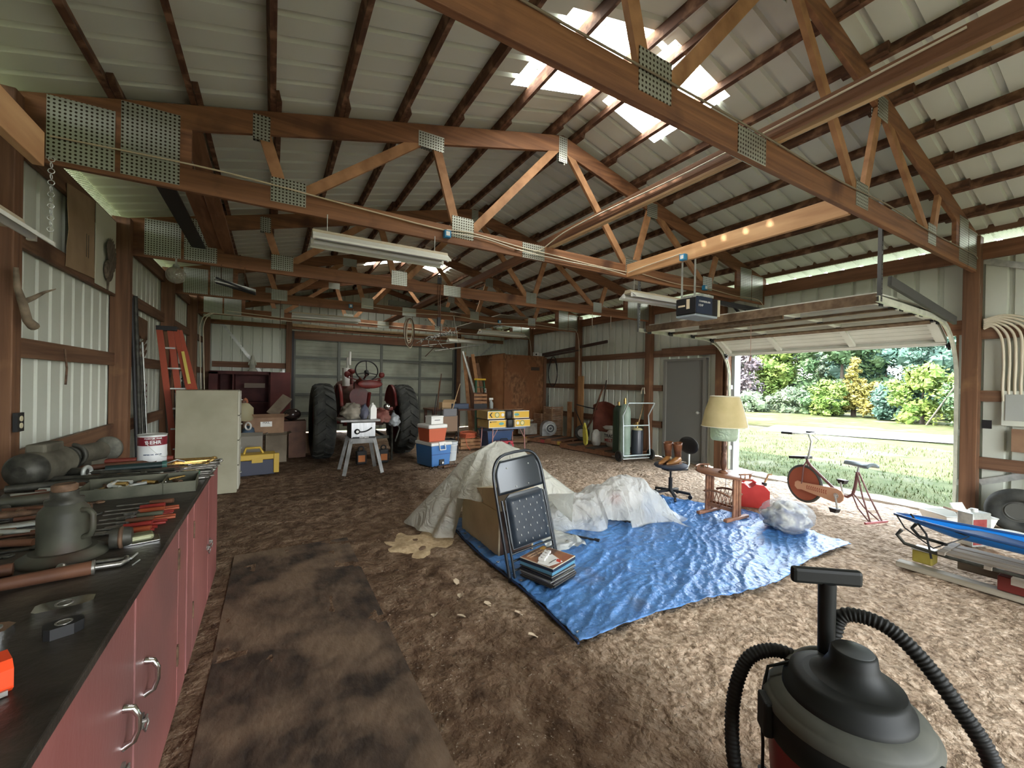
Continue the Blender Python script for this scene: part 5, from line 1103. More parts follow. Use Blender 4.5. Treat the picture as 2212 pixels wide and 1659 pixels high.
for y_ in (-.05, .05):
    build('rear_leg', MB().tube([(.612, y_*.3, .55), (.70, y_, .30), (.82, y_*1.8, .02), (.81, y_*1.0, .0)], .009, 8), m_bf, t)
    build('rear_leg', MB().tube([(.565, y_*.3, .27), (.66, y_, .13), (.80, y_*1.6, .02)], .008, 8), m_bf, t)
build('foot_bar', MB().cyl((.82, -.17, .014), (.82, .17, .014), .014), plain('pink_bar', (.42, .14, .14), .5), t)
build('seat_post', MB().cyl((.60, 0, .48), (.625, 0, .63), .012), m_galv, t)
build('saddle', MB().grid(lambda u, v: (.47+.31*u, (2*v-1)*(.02+.095*u**1.5*(1 if u < .9 else .8)), .655+.015*u-.035*abs(2*v-1)**2), 14, 10), plain('pale_blue_saddle', (.20, .25, .27), .4), t, solid=.03)
build('console', MB().bx(-.16, -.07, .59, .08, .07, .625, Matrix.Rotation(rad(-8), 4, 'Y')), m_dark, t, bevel=.006)
build('stem', MB().tube([(-.02, 0, .58), (.01, 0, .72), (.03, 0, .83), (-.01, 0, .92)], .012, 8), m_galv, t)
build('handlebar', MB().tube([(-.20, -.22, .925), (-.08, -.2, .93), (-.01, -.1, .935), (-.005, 0, .93), (-.01, .1, .935), (-.08, .2, .93), (-.20, .22, .925)], .011, 8), m_galv, t)
for y_ in (-1, 1): build('grip', MB().cyl((-.08, y_*.20, .93), (-.22, y_*.222, .925), .016), m_dark, t)
build('brake_cable', MB().tube([(.02, .02, .92), (.10, .03, .86), (.06, .03, .80)], .003, 5).tube([(-.10, 0, .58), (-.16, .0, .54), (-.15, 0, .47)], .003, 5), m_dark, t)
# ================================================================ SHOP VACUUM, NEAR RIGHT
t = thing('shop_vacuum', 'big black and dark red shop vacuum standing in the foreground', 'vacuum cleaner', (1.545, .575, 0), rad(-128))
m_vb = plain('vac_black', (.009, .010, .009), .55, 0., .25); m_vg = noisy('dusty_vac_grey', (.05, .052, .042), (.085, .086, .07), 6, rough=.6, bump=0); m_vr = plain('vac_red', (.20, .012, .016), .45)
build('tank', MB().lathe([(.15, .06), (.18, .08), (.205, .46)], 40), m_vr, t)
build('tank_collar', MB().lathe([(.207, .44), (.213, .45), (.216, .52), (.21, .53)], 44), m_vb, t)
build('lid', MB().lathe([(.216, .53), (.218, .545), (.205, .56), (.20, .565), (.198, .575), (.15, .592)], 44, cap=False), m_vg, t)
build('lid_step', MB().lathe([(.165, .585), (.163, .605), (.15, .612), (.145, .64), (.13, .648), (.11, .65)], 44), m_vb, t)
build('motor_dome', MB().lathe([(.125, .645), (.11, .65), (.085, .66), (.062, .70), (.058, .73), (.05, .737), (.0001, .738)], 32, Matrix.Translation((0, .02, 0))), m_vb, t)
build('dome_cap', MB().lathe([(.0001, .7385), (.05, .7385), (.052, .736)], 28, Matrix.Translation((0, .02, 0)), cap=False), plain('worn_cap', (.06, .065, .066), .5), t)
for a in (30, 150, 265): build('clamp', MB().bx(.205, -.035, .44, .235, .035, .55, Matrix.Rotation(rad(a), 4, 'Z')), m_vb, t, bevel=.008)
build('carry_handle', MB().tube([(.16*cos(a), .16*sin(a), .60+.03*sin((a-2.2)*2)) for a in [2.2+.1*k for k in range(17)]], .016, 8), m_vg, t)
for k in range(4):
    a = rad(45+90*k); cl_ = build('caster_arm', MB().bx(.13, -.03, .05, .25, .03, .09, Matrix.Rotation(a, 4, 'Z')), m_vb, t, bevel=.01)
    build('caster', MB().cyl((.24*cos(a)-.012*sin(a), .24*sin(a)+.012*cos(a), .03), (.24*cos(a)+.012*sin(a), .24*sin(a)-.012*cos(a), .03), .03), m_vb, cl_)
t2 = t
Rv = Matrix.Rotation(rad(128), 4, 'Z'); Ov = Vector((1.545, .575, 0))
def W2L(p): return Rv @ (Vector(p)-Ov)
def hose(name, pts, r, m, parent):
    P = [Vector(p) for p in pts]; out = []
    for i in range(len(P)-1):
        a = P[max(i-1, 0)]; b_ = P[i]; c = P[i+1]; d = P[min(i+2, len(P)-1)]; n = max(2, int((c-b_).length/.003))
        for k in range(n):
            q = k/n; out.append(.5*((2*b_)+(c-a)*q+(2*a-5*b_+4*c-d)*q*q+(3*b_-a-3*c+d)*q**3))
    return build(name, MB().tube(out, r, 14, radii=[r*(1+.09*sin(i*pi/2)) for i in range(len(out))]), m, parent)
m_hose = plain('hose_black', (.012, .012, .011), .6, 0., .3)
hose('hose', [W2L(p) for p in [(1.66, .66, .66), (1.68, .645, .76), (1.70, .60, .785), (1.72, .53, .775), (1.735, .46, .72), (1.745, .38, .62), (1.75, .31, .50), (1.72, .28, .30)]], .022, m_hose, t2)
hose('hose', [W2L(p) for p in [(1.60, .72, .60), (1.55, .79, .61), (1.48, .84, .57), (1.42, .85, .46), (1.38, .83, .32), (1.38, .80, .16)]], .022, m_hose, t2)
build('floor_nozzle', MB().add([W2L(p) for p in []], []).bx(-.012, -.0, 0, 0, 0, 0) if 0 else MB().beam(W2L((1.545, .735, .905)), W2L((1.715, .60, .905)), .03, .055), m_vb, t, bevel=.012)
build('nozzle_neck', MB().cyl(W2L((1.635, .665, .64)), W2L((1.635, .665, .885)), .024, .026, 18), m_vb, t)
build('power_cord', MB().tube([W2L(p) for p in [(1.52, .72, .62), (1.46, .76, .60), (1.42, .76, .50), (1.40, .74, .38), (1.40, .74, .30)]], .005, 6).cyl(W2L((1.40, .74, .30)), W2L((1.40, .735, .25)), .014), m_vb, t)
t = thing('black_bucket', 'rounded black bucket lid peeking in at the bottom edge', 'bucket', (1.11, .53, 0)); build('body', MB().lathe([(.09, 0), (.115, .44), (.12, .45)], 28), m_vb, t); build('lid', MB().lathe([(.122, .45), (.126, .47), (.115, .49), (.04, .50), (.0001, .50)], 30, cap=False), m_vb, t)
# ================================================================ TRACTOR
m_tyre = noisy('tractor_tyre', (.022, .024, .022), (.055, .055, .048), 8, rough=.75, bump=.2); m_tr = noisy('tractor_red', (.085, .012, .011), (.16, .024, .020), 4, rough=.4, bump=.08, c3=(.10, .04, .028), s3=2.5, t3=.6)
tt = thing('tractor', 'old red farm tractor seen from behind with two tall lugged tyres', 'tractor', (1.64, 9.6, 0))
def tyre(x, y, R, W, sg):
    M = Matrix.Translation((x-1.64, y-9.6, R)) @ Matrix.Rotation(pi/2, 4, 'Y')
    prof = [(R*.62, -W*.35), (R*.66, -W*.46), (R*.80, -W*.52), (R*.92, -W*.46), (R*.955, -W*.30), (R*.96, 0), (R*.955, W*.30), (R*.92, W*.46), (R*.80, W*.52), (R*.66, W*.46), (R*.62, W*.35)]
    ty = build('tyre', MB().lathe(prof, 56, M, cap=False), m_tyre, tt)
    n = 22; lug = MB()
    for i in range(n):
        for s in (-1, 1):
            a0 = 2*pi*(i+(.5 if s > 0 else 0))/n; pts = []
            for (q, z, rr) in ((0, .0, 1.0), (.07, .16, 1.0), (.15, .34, .985), (.19, .47, .93), (.20, .50, .86)):
                pts.append((a0+q*sg_, s*z*W, R*rr))
            vs = []; 
            for a, z, rr in pts:
                for da, dr in ((-.045, -.05*R), (-.032, 0), (.032, 0), (.045, -.05*R)): vs.append(((rr+dr)*cos(a+da), (rr+dr)*sin(a+da), z))
            fs = [(4*k+j, 4*k+j+1, 4*k+5+j, 4*k+4+j) for k in range(4) for j in range(3)]+[(0, 3, 2, 1), (16, 17, 18, 19)]
            lug.add(vs, fs, False, M)
    build('tread', lug, m_tyre, ty)
    build('wheel_rim', MB().lathe([(R*.64, -W*.36), (R*.60, -W*.30), (R*.57, -.03), (R*.2, .0), (.05, .02), (.0001, .03)], 40, M, cap=False).lathe([(R*.64, W*.36), (R*.60, W*.30), (R*.57, .03)], 40, M, cap=False), m_tr, tt)
sg_ = 1
tyre(.86, 8.86, .735, .38, 1); tyre(2.42, 8.86, .735, .38, 1)
L0 = (1.64, 9.6, 0)
def TP(name, mb, m, parent=None, **k): return build(name, MBo(mb, L0), m, parent or tt, **k)
TP('rear_axle', MB().cyl((.72, 8.86, .735), (2.56, 8.86, .735), .065, n=16).sph((1.64, 8.9, .735), (.26, .25, .27)).cyl((1.25, 8.87, .735), (2.03, 8.87, .735), .12, n=18), m_tr)
TP('transmission_case', MB().bx(1.44, 8.75, .55, 1.84, 10.0, 1.02), m_tr, bevel=.05)
TP('fuel_tank', MB().cyl((1.62, 9.25, 1.20), (1.62, 10.6, 1.22), .20, n=24).bx(1.44, 9.3, .95, 1.80, 10.6, 1.2), m_tr, bevel=.02)
TP('hood', MB().bx(1.40, 10.6, 1.0, 1.84, 11.7, 1.4).cyl((1.62, 10.6, 1.36), (1.62, 11.7, 1.33), .2, n=20), m_tr, bevel=.03)
TP('engine', MB().bx(1.42, 10.3, .6, 1.82, 11.4, 1.05).cyl((1.3, 10.4, .9), (1.3, 11.0, .9), .09).cyl((1.4, 9.3, .92), (1.22, 9.3, .92), .09), m_iron, bevel=.02)
TP('front_axle', MB().cyl((1.1, 11.5, .45), (2.2, 11.5, .45), .05).cyl((1.62, 11.5, .45), (1.62, 11.5, 1.0), .07), m_tr)
for x in (1.12, 2.14): TP('front_tyre', MB().torus((x, 11.5, .33), .25, .085, (1, 0, 0), 28, 10).cyl((x-.05, 11.5, .33), (x+.05, 11.5, .33), .18), m_tyre)
TP('seat_post', MB().tube([(1.66, 8.85, .98), (1.66, 8.55, 1.05), (1.66, 8.42, 1.30)], .035, 10), m_tr)
TP('seat', MB().grid(lambda u, v: (1.66+(2*u-1)*.235*(1 if v > .3 else .85), 8.36+.33*v, 1.42+.10*(1-v)**2+.09*abs(2*u-1)**2.2-.045*(1-abs(2*u-1))), 18, 12), m_tr, solid=.012)
TP('seat_back', MB().sph((1.66, 8.35, 1.47), (.235, .03, .085), 22, 10), m_tr)
TP('steering_column', MB().cyl((1.66, 9.4, 1.45), (1.64, 8.62, 1.66), .018).bx(1.5, 9.1, 1.36, 1.8, 9.3, 1.5), m_tr)
TP('steering_wheel', MB().torus((1.645, 8.64, 1.74), .215, .013, (0, -1, .42), 40, 8).tube([(1.45, 8.60, 1.66), (1.645, 8.64, 1.70), (1.84, 8.60, 1.66)], .009, 6).cyl((1.645, 8.64, 1.70), (1.645, 8.72, 1.93), .009).cyl((1.645, 8.62, 1.66), (1.645, 8.68, 1.72), .045), m_black)
for x in (1.33, 2.02):
    TP('round_lamp', MB().sph((x, 9.0, 1.66), (.062, .05, .062)).cyl((x, 9.02, 1.6), (1.66 if x < 1.6 else 1.75, 9.1, 1.52), .012), m_tr)
TP('air_cleaner', MB().cyl((1.50, 10.3, 1.4), (1.50, 10.3, 1.82), .085, n=20).cyl((1.56, 10.5, 1.6), (1.56, 10.5, 2.08), .028, n=12), m_white)
TP('dome_cap', MB().sph((1.49, 9.5, 1.73), (.085, .085, .06)).cyl((1.49, 9.5, 1.45), (1.49, 9.5, 1.7), .03), m_tr)
TP('exhaust_stack', MB().cyl((1.60, 10.45, 1.9), (1.60, 10.45, 2.22), .03, n=12), m_white)
for x, s in ((1.16, -1), (2.20, 1)):
    a = MB(); n = 16
    pts = [(.62*cos(rad(35+120*k/n))*.75, .62*sin(rad(35+120*k/n))) for k in range(n+1)]
    a.grid(lambda u, v: (x+s*.0+s*(v-.5)*.06, 8.92-.62*cos(rad(25+125*u))*.85, .735+.72*sin(rad(25+125*u))*(.35+.65*1)), n, 1)
    a.add([(x, 8.92-.62*cos(rad(25+125*k/n))*.85, .735+.72*sin(rad(25+125*k/n))) for k in range(n+1)]+[(x, 8.92, .80)], [(k, k+1, n+1) for k in range(n)])
    TP('fender', a, m_tr, solid=.012)
TP('headlight', MB().lathe([(.0001, .03), (.05, .03), (.062, 0), (.06, -.06), (.02, -.1)], 20, axM((1.98, 8.3, 1.03), (0, -1, 0))), m_black); TP('lamp_lens', MB().lathe([(.05, .032), (.035, .042), (.0001, .046)], 20, axM((1.98, 8.3, 1.03), (0, -1, 0)), cap=False), m_chrome)
TP('drawbar', MB().bx(1.3, 8.2, .42, 2.0, 8.26, .47).beam((1.35, 8.23, .44), (1.5, 8.9, .55), .03, .05).beam((1.95, 8.23, .44), (1.8, 8.9, .55), .03, .05).tube([(2.1, 8.3, .95), (2.2, 8.2, .6), (2.12, 8.2, .35)], .02), m_iron)
TP('hydraulic_part', MB().cyl((1.2, 8.4, .95), (2.1, 8.35, .98), .04).cyl((1.45, 8.3, .9), (1.9, 8.32, .93), .09), m_tr)
# ================================================================ TABLE SAW AND WHAT LIES ON IT
m_gs = noisy('saw_grey', (.17, .17, .165), (.27, .27, .26), 8, rough=.45, metal=.2, bump=0)
t = thing('table_saw', 'grey table saw on four splayed legs before the tractor', 'table saw', (1.32, 7.35, 0))
build('table', MB().bx(-.36, -.28, .86, .26, .30, .895), m_gs, t, bevel=.004); build('cabinet', MB().bx(-.19, -.22, .58, .19, .22, .86), m_iron, t)
fp = build('front_panel', MB().bx(-.185, -.228, .60, .19, -.22, .84), noisy('brushed_alu', (.42, .43, .44), (.55, .56, .57), 30, (1, 1, .1), .35, metal=.5, bump=0), t)
build('hand_wheel', MB().lathe([(.045, 0), (.045, .02), (.03, .035), (.0001, .035)], 24, axM((-.10, -.228, .70), (0, -1, 0))), m_black, t); build('wheel_cap', MB().lathe([(.022, .036), (.0001, .038)], 18, axM((-.10, -.228, .70), (0, -1, 0)), cap=False), m_white, t)
build('bevel_scale', MB().tube([(-.03+.22*sin(rad(q)), -.232, .90-.21*cos(rad(q))) for q in range(-12, 52, 6)], .012, 6), m_black, t)
build('name_strip', MB().bx(-.17, -.231, .585, .19, -.226, .612), m_black, t)
text('lettering', 'CRAFTSMAN', .026, facing((.01, -.232, .598), (0, -1, 0)), m_white, t, bold=.0004)
for sx_ in (-1, 1):
    for sy in (-1, 1): build('leg', MB().beam((sx_*.18, sy*.20, .58), (sx_*.30, sy*.29, 0), .06, .012, (sx_*.3, sy, 0)), m_gs, t)
for sy in (-1, 1): build('apron', MB().bx(-.2, sy*.21-.005, .50, .2, sy*.21+.005, .59), m_gs, t)
solo('rag', 'crumpled grey jacket lying on the table saw', 'rag', MB().grid(bagf(.17, .14, .25, 3, .4), 30, 20), noisy('grey_cloth', (.16, .14, .11), (.34, .31, .25), 6, bump=.3), loc=(1.17, 7.3, .895))
solo('rag', 'blue grey sack standing next to the jacket on saw', 'rag', MB().grid(bagf(.07, .09, .24, 8, .25), 20, 14), noisy('slate_cloth', (.08, .085, .12), (.14, .14, .17), 6, bump=.3), loc=(1.345, 7.22, .895))
t = thing('bottle', 'white motor oil bottle standing on the table saw', 'bottle', (1.475, 7.2, .895), rad(20)); build('body', MB().prism([(-.055, 0), (.055, 0), (.058, .17), (.03, .225), (.015, .24), (-.02, .24), (-.055, .18)], -.035, .035, XZ), m_white, t, bevel=.01); build('cap', MB().cyl((-.002, 0, .24), (-.002, 0, .27), .018), m_white, t)
solo('yellow_jug', 'yellowish jar between jacket and white bottle', 'jar', MB().lathe([(.04, 0), (.05, .02), (.05, .12), (.03, .15), (.03, .17)], 16), plain('ochre', (.26, .21, .09), .5), loc=(1.43, 7.28, .895))
solo('crumpled_plastic', 'crumpled clear plastic bag hanging by the right tyre', 'bag', MB().grid(bagf(.10, .08, .22, 12, .5), 24, 16), plain('grey_clear', (.25, .27, .28), .25), loc=(1.93, 7.55, .72))
solo('red_rag', 'dusty red rag bundle at the right end of saw', 'rag', MB().grid(bagf(.13, .1, .24, 6, .5), 24, 16), noisy('red_cloth', (.14, .04, .03), (.22, .10, .08), 6, bump=.3), loc=(1.70, 7.5, .80))
solo('saw_support', 'rusty iron arm reaching from the saw to the tractor', 'bar', MB().tube([(1.55, 7.5, .80), (1.8, 7.7, .78), (2.0, 8.0, .7), (2.02, 8.05, .02)], .025, 8), m_iron)
for i, x in enumerate((1.44, 1.84)):
    t = thing('oil_jug', 'black oil jug with orange label under the saw, %s one' % ('left', 'right')[i], 'jug', (x, 7.95, 0), 0, 'oil jugs'); build('body', MB().bx(-.09, -.06, 0, .09, .06, .25), m_black, t, bevel=.02); build('label', MB().bx(-.06, -.062, .05, .06, -.0605, .17), plain('orange_label', (.5, .16, .04), .5), t); build('handle', MB().torus((0, 0, .28), .045, .014, (0, 1, 0), 14, 6), m_black, t)
t = thing('towing_chain', 'long rusty chain trailing on the dirt in front of the saw', 'chain', (1, 7, 0)); 
lk = MB(); P0 = [Vector(p) for p in ((.85, 6.9, .008), (1.4, 6.93, .008), (1.8, 6.98, .008), (2.4, 7.05, .008), (3.3, 7.2, .008))]
for a, b_ in zip(P0[:-1], P0[1:]):
    n = int((b_-a).length/.035)
    for k in range(n): lk.torus(a.lerp(b_, k/n)-Vector((1, 7, 0)), .018, .006, (0, 0, 1) if k % 2 else (0, 1, .3), 8, 4)
build('links', lk, m_rust, t)
solo('rusty_coupler', 'rusty iron coupler lying at the chain end by the blue cooler', 'coupler', MB().tube([(-.2, 0, .03), (0, .03, .05), (.2, 0, .03), (.3, .05, .03)], .02).cyl((-.1, 0, .03), (.1, .05, .03), .03), m_rust, loc=(2.75, 6.93, 0))
# ================================================================ COOLERS AND BUCKET
t = thing('cooler', 'large blue ice chest with white lid at the bottom of stack', 'cooler', (2.62, 7.38, 0), rad(14)); m_cb = plain('cooler_blue', (.06, .19, .46), .45)
build('body', MB().add([(-.19, -.25, 0), (.19, -.25, 0), (.19, .25, 0), (-.19, .25, 0), (-.215, -.27, .38), (.215, -.27, .38), (.215, .27, .38), (-.215, .27, .38)], [(0, 3, 2, 1), (0, 1, 5, 4), (1, 2, 6, 5), (2, 3, 7, 6), (3, 0, 4, 7), (4, 5, 6, 7)]), m_cb, t, bevel=.012)
build('lid', MB().bx(-.225, -.28, .38, .225, .28, .44), m_white, t, bevel=.015); build('handle', MB().tube([(-.06, -.285, .42), (-.06, -.31, .31), (.06, -.31, .31), (.06, -.285, .42)], .012).bx(-.07, -.29, .41, .07, -.27, .45), m_white, t)
build('side_seam', MB().bx(-.21, -.271, .22, .21, -.262, .232), plain('cooler_navy', (.03, .09, .26), .5), t); build('drain', MB().bx(-.04, -.272, .03, .06, -.25, .13), m_dark, t); build('drain_plug', MB().cyl((.02, -.29, .07), (.02, -.26, .07), .022), m_white, t)
t = thing('cooler', 'orange ice chest with white lid in the middle of stack', 'cooler', (2.60, 7.4, .442), rad(14))
build('body', MB().add([(-.17, -.17, 0), (.17, -.17, 0), (.17, .17, 0), (-.17, .17, 0), (-.195, -.195, .24), (.195, -.195, .24), (.195, .195, .24), (-.195, .195, .24)], [(0, 3, 2, 1), (0, 1, 5, 4), (1, 2, 6, 5), (2, 3, 7, 6), (3, 0, 4, 7), (4, 5, 6, 7)]), plain('cooler_orange', (.50, .11, .05), .45), t, bevel=.012)
build('lid', MB().bx(-.205, -.205, .24, .205, .205, .315), m_white, t, bevel=.02)
t = thing('storage_box', 'small white box with slot on top of the coolers', 'box', (2.62, 7.35, .759), rad(14)); build('body', MB().bx(-.13, -.10, 0, .13, .10, .12), m_white, t, bevel=.006); build('lid', MB().bx(-.135, -.105, .12, .135, .105, .15), m_white, t, bevel=.006); build('slot', MB().bx(-.06, -.1015, .07, .06, -.0995, .08), m_dark, t)
t = thing('bucket', 'white plastic bucket right of the blue ice chest', 'bucket', (3.06, 7.65, 0)); build('body', MB().lathe([(.12, 0), (.145, .33), (.152, .335), (.152, .37), (.145, .37)], 26), plain('pale_bucket', (.55, .60, .62), .45), t); build('hoop', MB().torus((0, 0, .30), .147, .006).torus((0, 0, .18), .135, .004), m_white, t)
# ================================================================ CARD TABLE, YELLOW BOXES
t = thing('card_table', 'folding table on thin pink legs carrying yellow boxes', 'folding table', (4.47, 8.05, 0)); m_pk = plain('pink_leg', (.40, .20, .18), .4, .3)
build('tabletop', MB().bx(-.42, -.3, .54, .42, .3, .575), plain('table_blue_grey', (.12, .16, .24), .5), t)
for sx_ in (-1, 1):
    for sy in (-1, 1): build('leg', MB().cyl((sx_*.39, sy*.26, .55), (sx_*.41, sy*.28, 0), .013, n=8), m_pk, t)
build('brace', MB().cyl((.39, -.26, .35), (.28, -.26, .54), .008).cyl((-.39, -.26, .35), (-.28, -.26, .54), .008), m_pk, t)
m_yb = plain('yellow_box', (.72, .44, .04), .5); m_yc = noisy('box_card_side', (.30, .20, .07), (.38, .26, .10), 6, bump=0)
for i, (z, dx) in enumerate(((.575, 0), (.765, -.03))):
    t = thing('tire_carton', 'yellow printed carton gripping black rubber roll, %s of two' % ('lower', 'upper')[i], 'box', (4.50+dx, 8.05, z), rad(2), 'yellow cartons')
    build('carton', MB().bx(-.53, -.24, 0, .53, .26, .165), m_yc, t)
    for a, b_ in ((-.53, -.12), (.13, .53)): 
        p = build('printed_face', MB().bx(a, -.245, .0, b_, -.24, .165), m_yb, t)
        build('white_border', MB().bx(a, -.2465, 0, b_, -.245, .012).bx(a, -.2465, .153, b_, -.245, .165).bx(a, -.2465, 0, a+.01, -.245, .165), m_white, p)
    q = (-.30 if i else .32)
    build('round_badge', MB().lathe([(.055, 0), (.055, .002)], 20, axM((q, -.246, .085), (0, -1, 0))), plain('badge_green', (.06, .22, .12), .5), t); build('round_badge', MB().lathe([(.042, .002), (.042, .003)], 20, axM((q, -.246, .085), (0, -1, 0))), plain('badge_yellow', (.75, .62, .25), .5), t)
    build('round_badge', MB().lathe([(.036, 0), (.036, .003)], 16, axM((q+(.14 if i else -.12), -.246, .085), (0, -1, 0))), m_white, t)
    build('oval_logo', MB().lathe([(.03, 0), (.03, .003)], 16, axM((-.22 if not i else .2, -.246, .085), (0, -1, 0)) @ Matrix.Diagonal((1, 2.1, 1, 1))), plain('teal_logo', (.12, .36, .32), .5), t)
    if i: build('arrow_mark', MB().prism([(-.49, .09), (-.44, .14), (-.41, .14), (-.455, .09), (-.41, .03), (-.44, .03)], .2455, .248, Matrix(((1, 0, 0, 0), (0, 0, -1, 0), (0, 1, 0, 0), (0, 0, 0, 1)))), m_dark, t)
    else: build('corner_print', MB().bx(-.50, -.2475, .11, -.47, -.246, .14).bx(-.46, -.2475, .125, -.34, -.246, .135), m_dark, t)
    build('rubber_roll', MB().lathe([(.12, 0), (.13, .03), (.13, .13), (.12, .165)], 24, Matrix.Translation((.005, -.16, .0))), m_black, t)
for i, (a, b_, l) in enumerate((((4.2, 8.0, .935), (5.0, 8.1, .945), 'thin wooden stick lying on the upper yellow carton'), ((4.1, 7.95, .935), (4.9, 7.9, .94), 'dark strip of moulding lying on the upper yellow carton'))): rod('stick', l, 'stick', a, b_, .012, m_web if i == 0 else m_dark)
solo('green_card', 'green card lying on top of the yellow cartons', 'card', MB().bx(-.15, -.06, 0, .15, .06, .006), plain('green_card', (.12, .30, .10), .6), loc=(4.25, 7.95, .932))
t = thing('storage_tote', 'dark blue plastic tote under the folding table', 'tote', (4.50, 8.45, 0)); build('body', MB().add([(-.26, -.18, 0), (.26, -.18, 0), (.26, .18, 0), (-.26, .18, 0), (-.32, -.22, .44), (.32, -.22, .44), (.32, .22, .44), (-.32, .22, .44)], [(0, 3, 2, 1), (0, 1, 5, 4), (1, 2, 6, 5), (2, 3, 7, 6), (3, 0, 4, 7)]), plain('tote_blue', (.035, .075, .17), .4), t, solid=.005); build('rim', MB().bx(-.34, -.24, .43, .34, .24, .46), plain('tote_blue2', (.03, .06, .13), .4), t)
t = thing('toolbox', 'red toolbox on the floor in front of the blue tote', 'toolbox', (4.46, 7.98, 0)); build('body', MB().bx(-.2, -.1, 0, .2, .1, .2).bx(-.19, -.09, .2, .19, .09, .26), plain('toolbox_red', (.42, .03, .045), .4), t, bevel=.01); build('latch', MB().bx(-.08, -.115, .16, -.04, -.1, .24).bx(.06, -.115, .16, .1, -.1, .24), m_black, t); build('handle', MB().tube([(-.1, 0, .26), (-.08, 0, .30), (.08, 0, .30), (.1, 0, .26)], .012), m_black, t)
# orange cord on a crate of firewood
t = thing('wooden_crate', 'low wooden crate of split wood between bucket and table', 'crate', (3.93, 8.75, 0)); 
for k in range(3): build('slat', MB().bx(-.25, -.18, .03+.08*k, .25, -.165, .09+.08*k).bx(-.25, .165, .03+.08*k, .25, .18, .09+.08*k).bx(-.25, -.165, .03+.08*k, -.235, .165, .09+.08*k).bx(.235, -.165, .03+.08*k, .25, .165, .09+.08*k), m_web, t)
r = random.Random(4)
for i in range(9): solo('firewood', 'pale split log in the crate under the orange cord', 'log', MB().beam((-.1, -.11, 0), (.1, .11, .02), .05, .05), m_pine, 'split logs in crate', (3.78+.13*(i % 3), 8.72+.03*(i % 2), .05+.07*(i//3)), (0, 0, rad(90*(i % 2))))
mb = MB()
for i in range(9): mb.torus((.02*r.random(), .02*r.random(), .012*i), .17+.03*r.random(), .009, (.1*(r.random()-.5), .1*(r.random()-.5), 1), 26, 6)
mb.tube([(-.12, -.17, .08), (-.16, -.24, -.02), (-.13, -.27, -.18), (-.05, -.26, -.27)], .009)
solo('extension_cord', 'coiled orange extension cord on top of the wooden crate', 'cord', mb, plain('cord_orange', (.55, .13, .06), .5), loc=(3.92, 8.72, .29))
# folding chair beyond coolers
t = thing('folding_chair', 'brown folding chair with grey headrest cushion behind coolers', 'chair', (3.30, 8.3, 0)); 
build('frame', MB().tube([(-.2, 0, 0), (-.2, 0, .5), (-.19, .02, .98), (.19, .02, .98), (.2, 0, .5), (.2, 0, 0)], .012).tube([(-.17, .3, 0), (-.17, 0, .5)], .012).tube([(.17, .3, 0), (.17, 0, .5)], .012), m_dark, t); build('backrest', MB().bx(-.18, -.015, .48, .18, .01, .82), plain('tan_vinyl', (.20, .12, .07), .5), t, bevel=.01); build('cushion', MB().bx(-.16, -.03, .80, .16, .02, .97), plain('grey_cushion', (.17, .17, .18), .7), t, bevel=.03)
solo('black_tote', 'black slotted plastic crate under the brown folding chair', 'crate', MB().bx(-.2, -.15, 0, .2, .15, .02).bx(-.2, -.15, 0, -.19, .15, .28).bx(.19, -.15, 0, .2, .15, .28).bx(-.2, -.15, .0, .2, -.14, .1).bx(-.2, -.15, .2, .2, -.14, .28).bx(-.03, -.15, .1, .03, -.14, .2).bx(-.2, .14, 0, .2, .15, .28), m_black, loc=(3.32, 8.62, 0))
# ================================================================ CLUTTERED LONG TABLE BEFORE THE CLOSET
t = thing('work_table', 'dark cluttered wooden table in front of the plywood closet', 'table', (4.1, 9.75, 0)); build('tabletop', MB().bx(-.8, -.38, .84, .95, .35, .88), m_handle, t)
for x in (-.75, .9):
    for y in (-.3, .3): build('leg', MB().bx(x-.03, y-.03, 0, x+.03, y+.03, .84), m_handle, t)
build('shelf', MB().bx(-.75, -.3, .2, .5, .3, .23), m_handle, t)
def carton(label, x, y, z, w, d, h, rz, m=None, flaps=True, cat='box'):
    t = thing('cardboard_box', label, cat, (x, y, z), rad(rz)); m = m or m_card; build('body', MB().bx(-w/2, -d/2, 0, w/2, d/2, h), m, t)
    if flaps: build('flap', MB().add([(-w/2, -d/2, h), (w/2, -d/2, h), (w/2, -d/2-.06, h+.07), (-w/2, -d/2-.06, h+.07)], [(0, 1, 2, 3)]).add([(w/2, -d/2, h), (w/2, d/2, h), (w/2+.08, d/2, h+.04), (w/2+.08, -d/2, h+.04)], [(0, 1, 2, 3)]), m, t, solid=.004)
    return t
m_card = noisy('carton_brown', (.22, .13, .08), (.32, .20, .12), 4, bump=.05)
carton('small pale cardboard box open on the long cluttered table', 3.7, 9.55, .88, .3, .2, .16, 5, plain('pale_card', (.50, .34, .18), .7))
solo('toolbox', 'dark blue metal toolbox on the long cluttered table', 'toolbox', MB().bx(-.22, -.1, 0, .22, .1, .13), plain('navy_metal', (.035, .06, .11), .4), loc=(4.02, 9.5, .88), bevel=.01)
t = thing('slatted_crate', 'small wooden slatted crate on the cluttered table', 'crate', (4.55, 9.5, .88)); 
for k in range(3): build('slat', MB().bx(-.18, -.12, .13+.09*k, .18, -.11, .19+.09*k), m_web, t)
build('side', MB().bx(-.18, -.11, 0, -.16, .11, .4).bx(.16, -.11, 0, .18, .11, .4).bx(-.18, .1, 0, .18, .11, .4), m_handle, t); build('lower_panel', MB().bx(-.18, -.12, 0, .18, -.11, .12), m_dark, t)
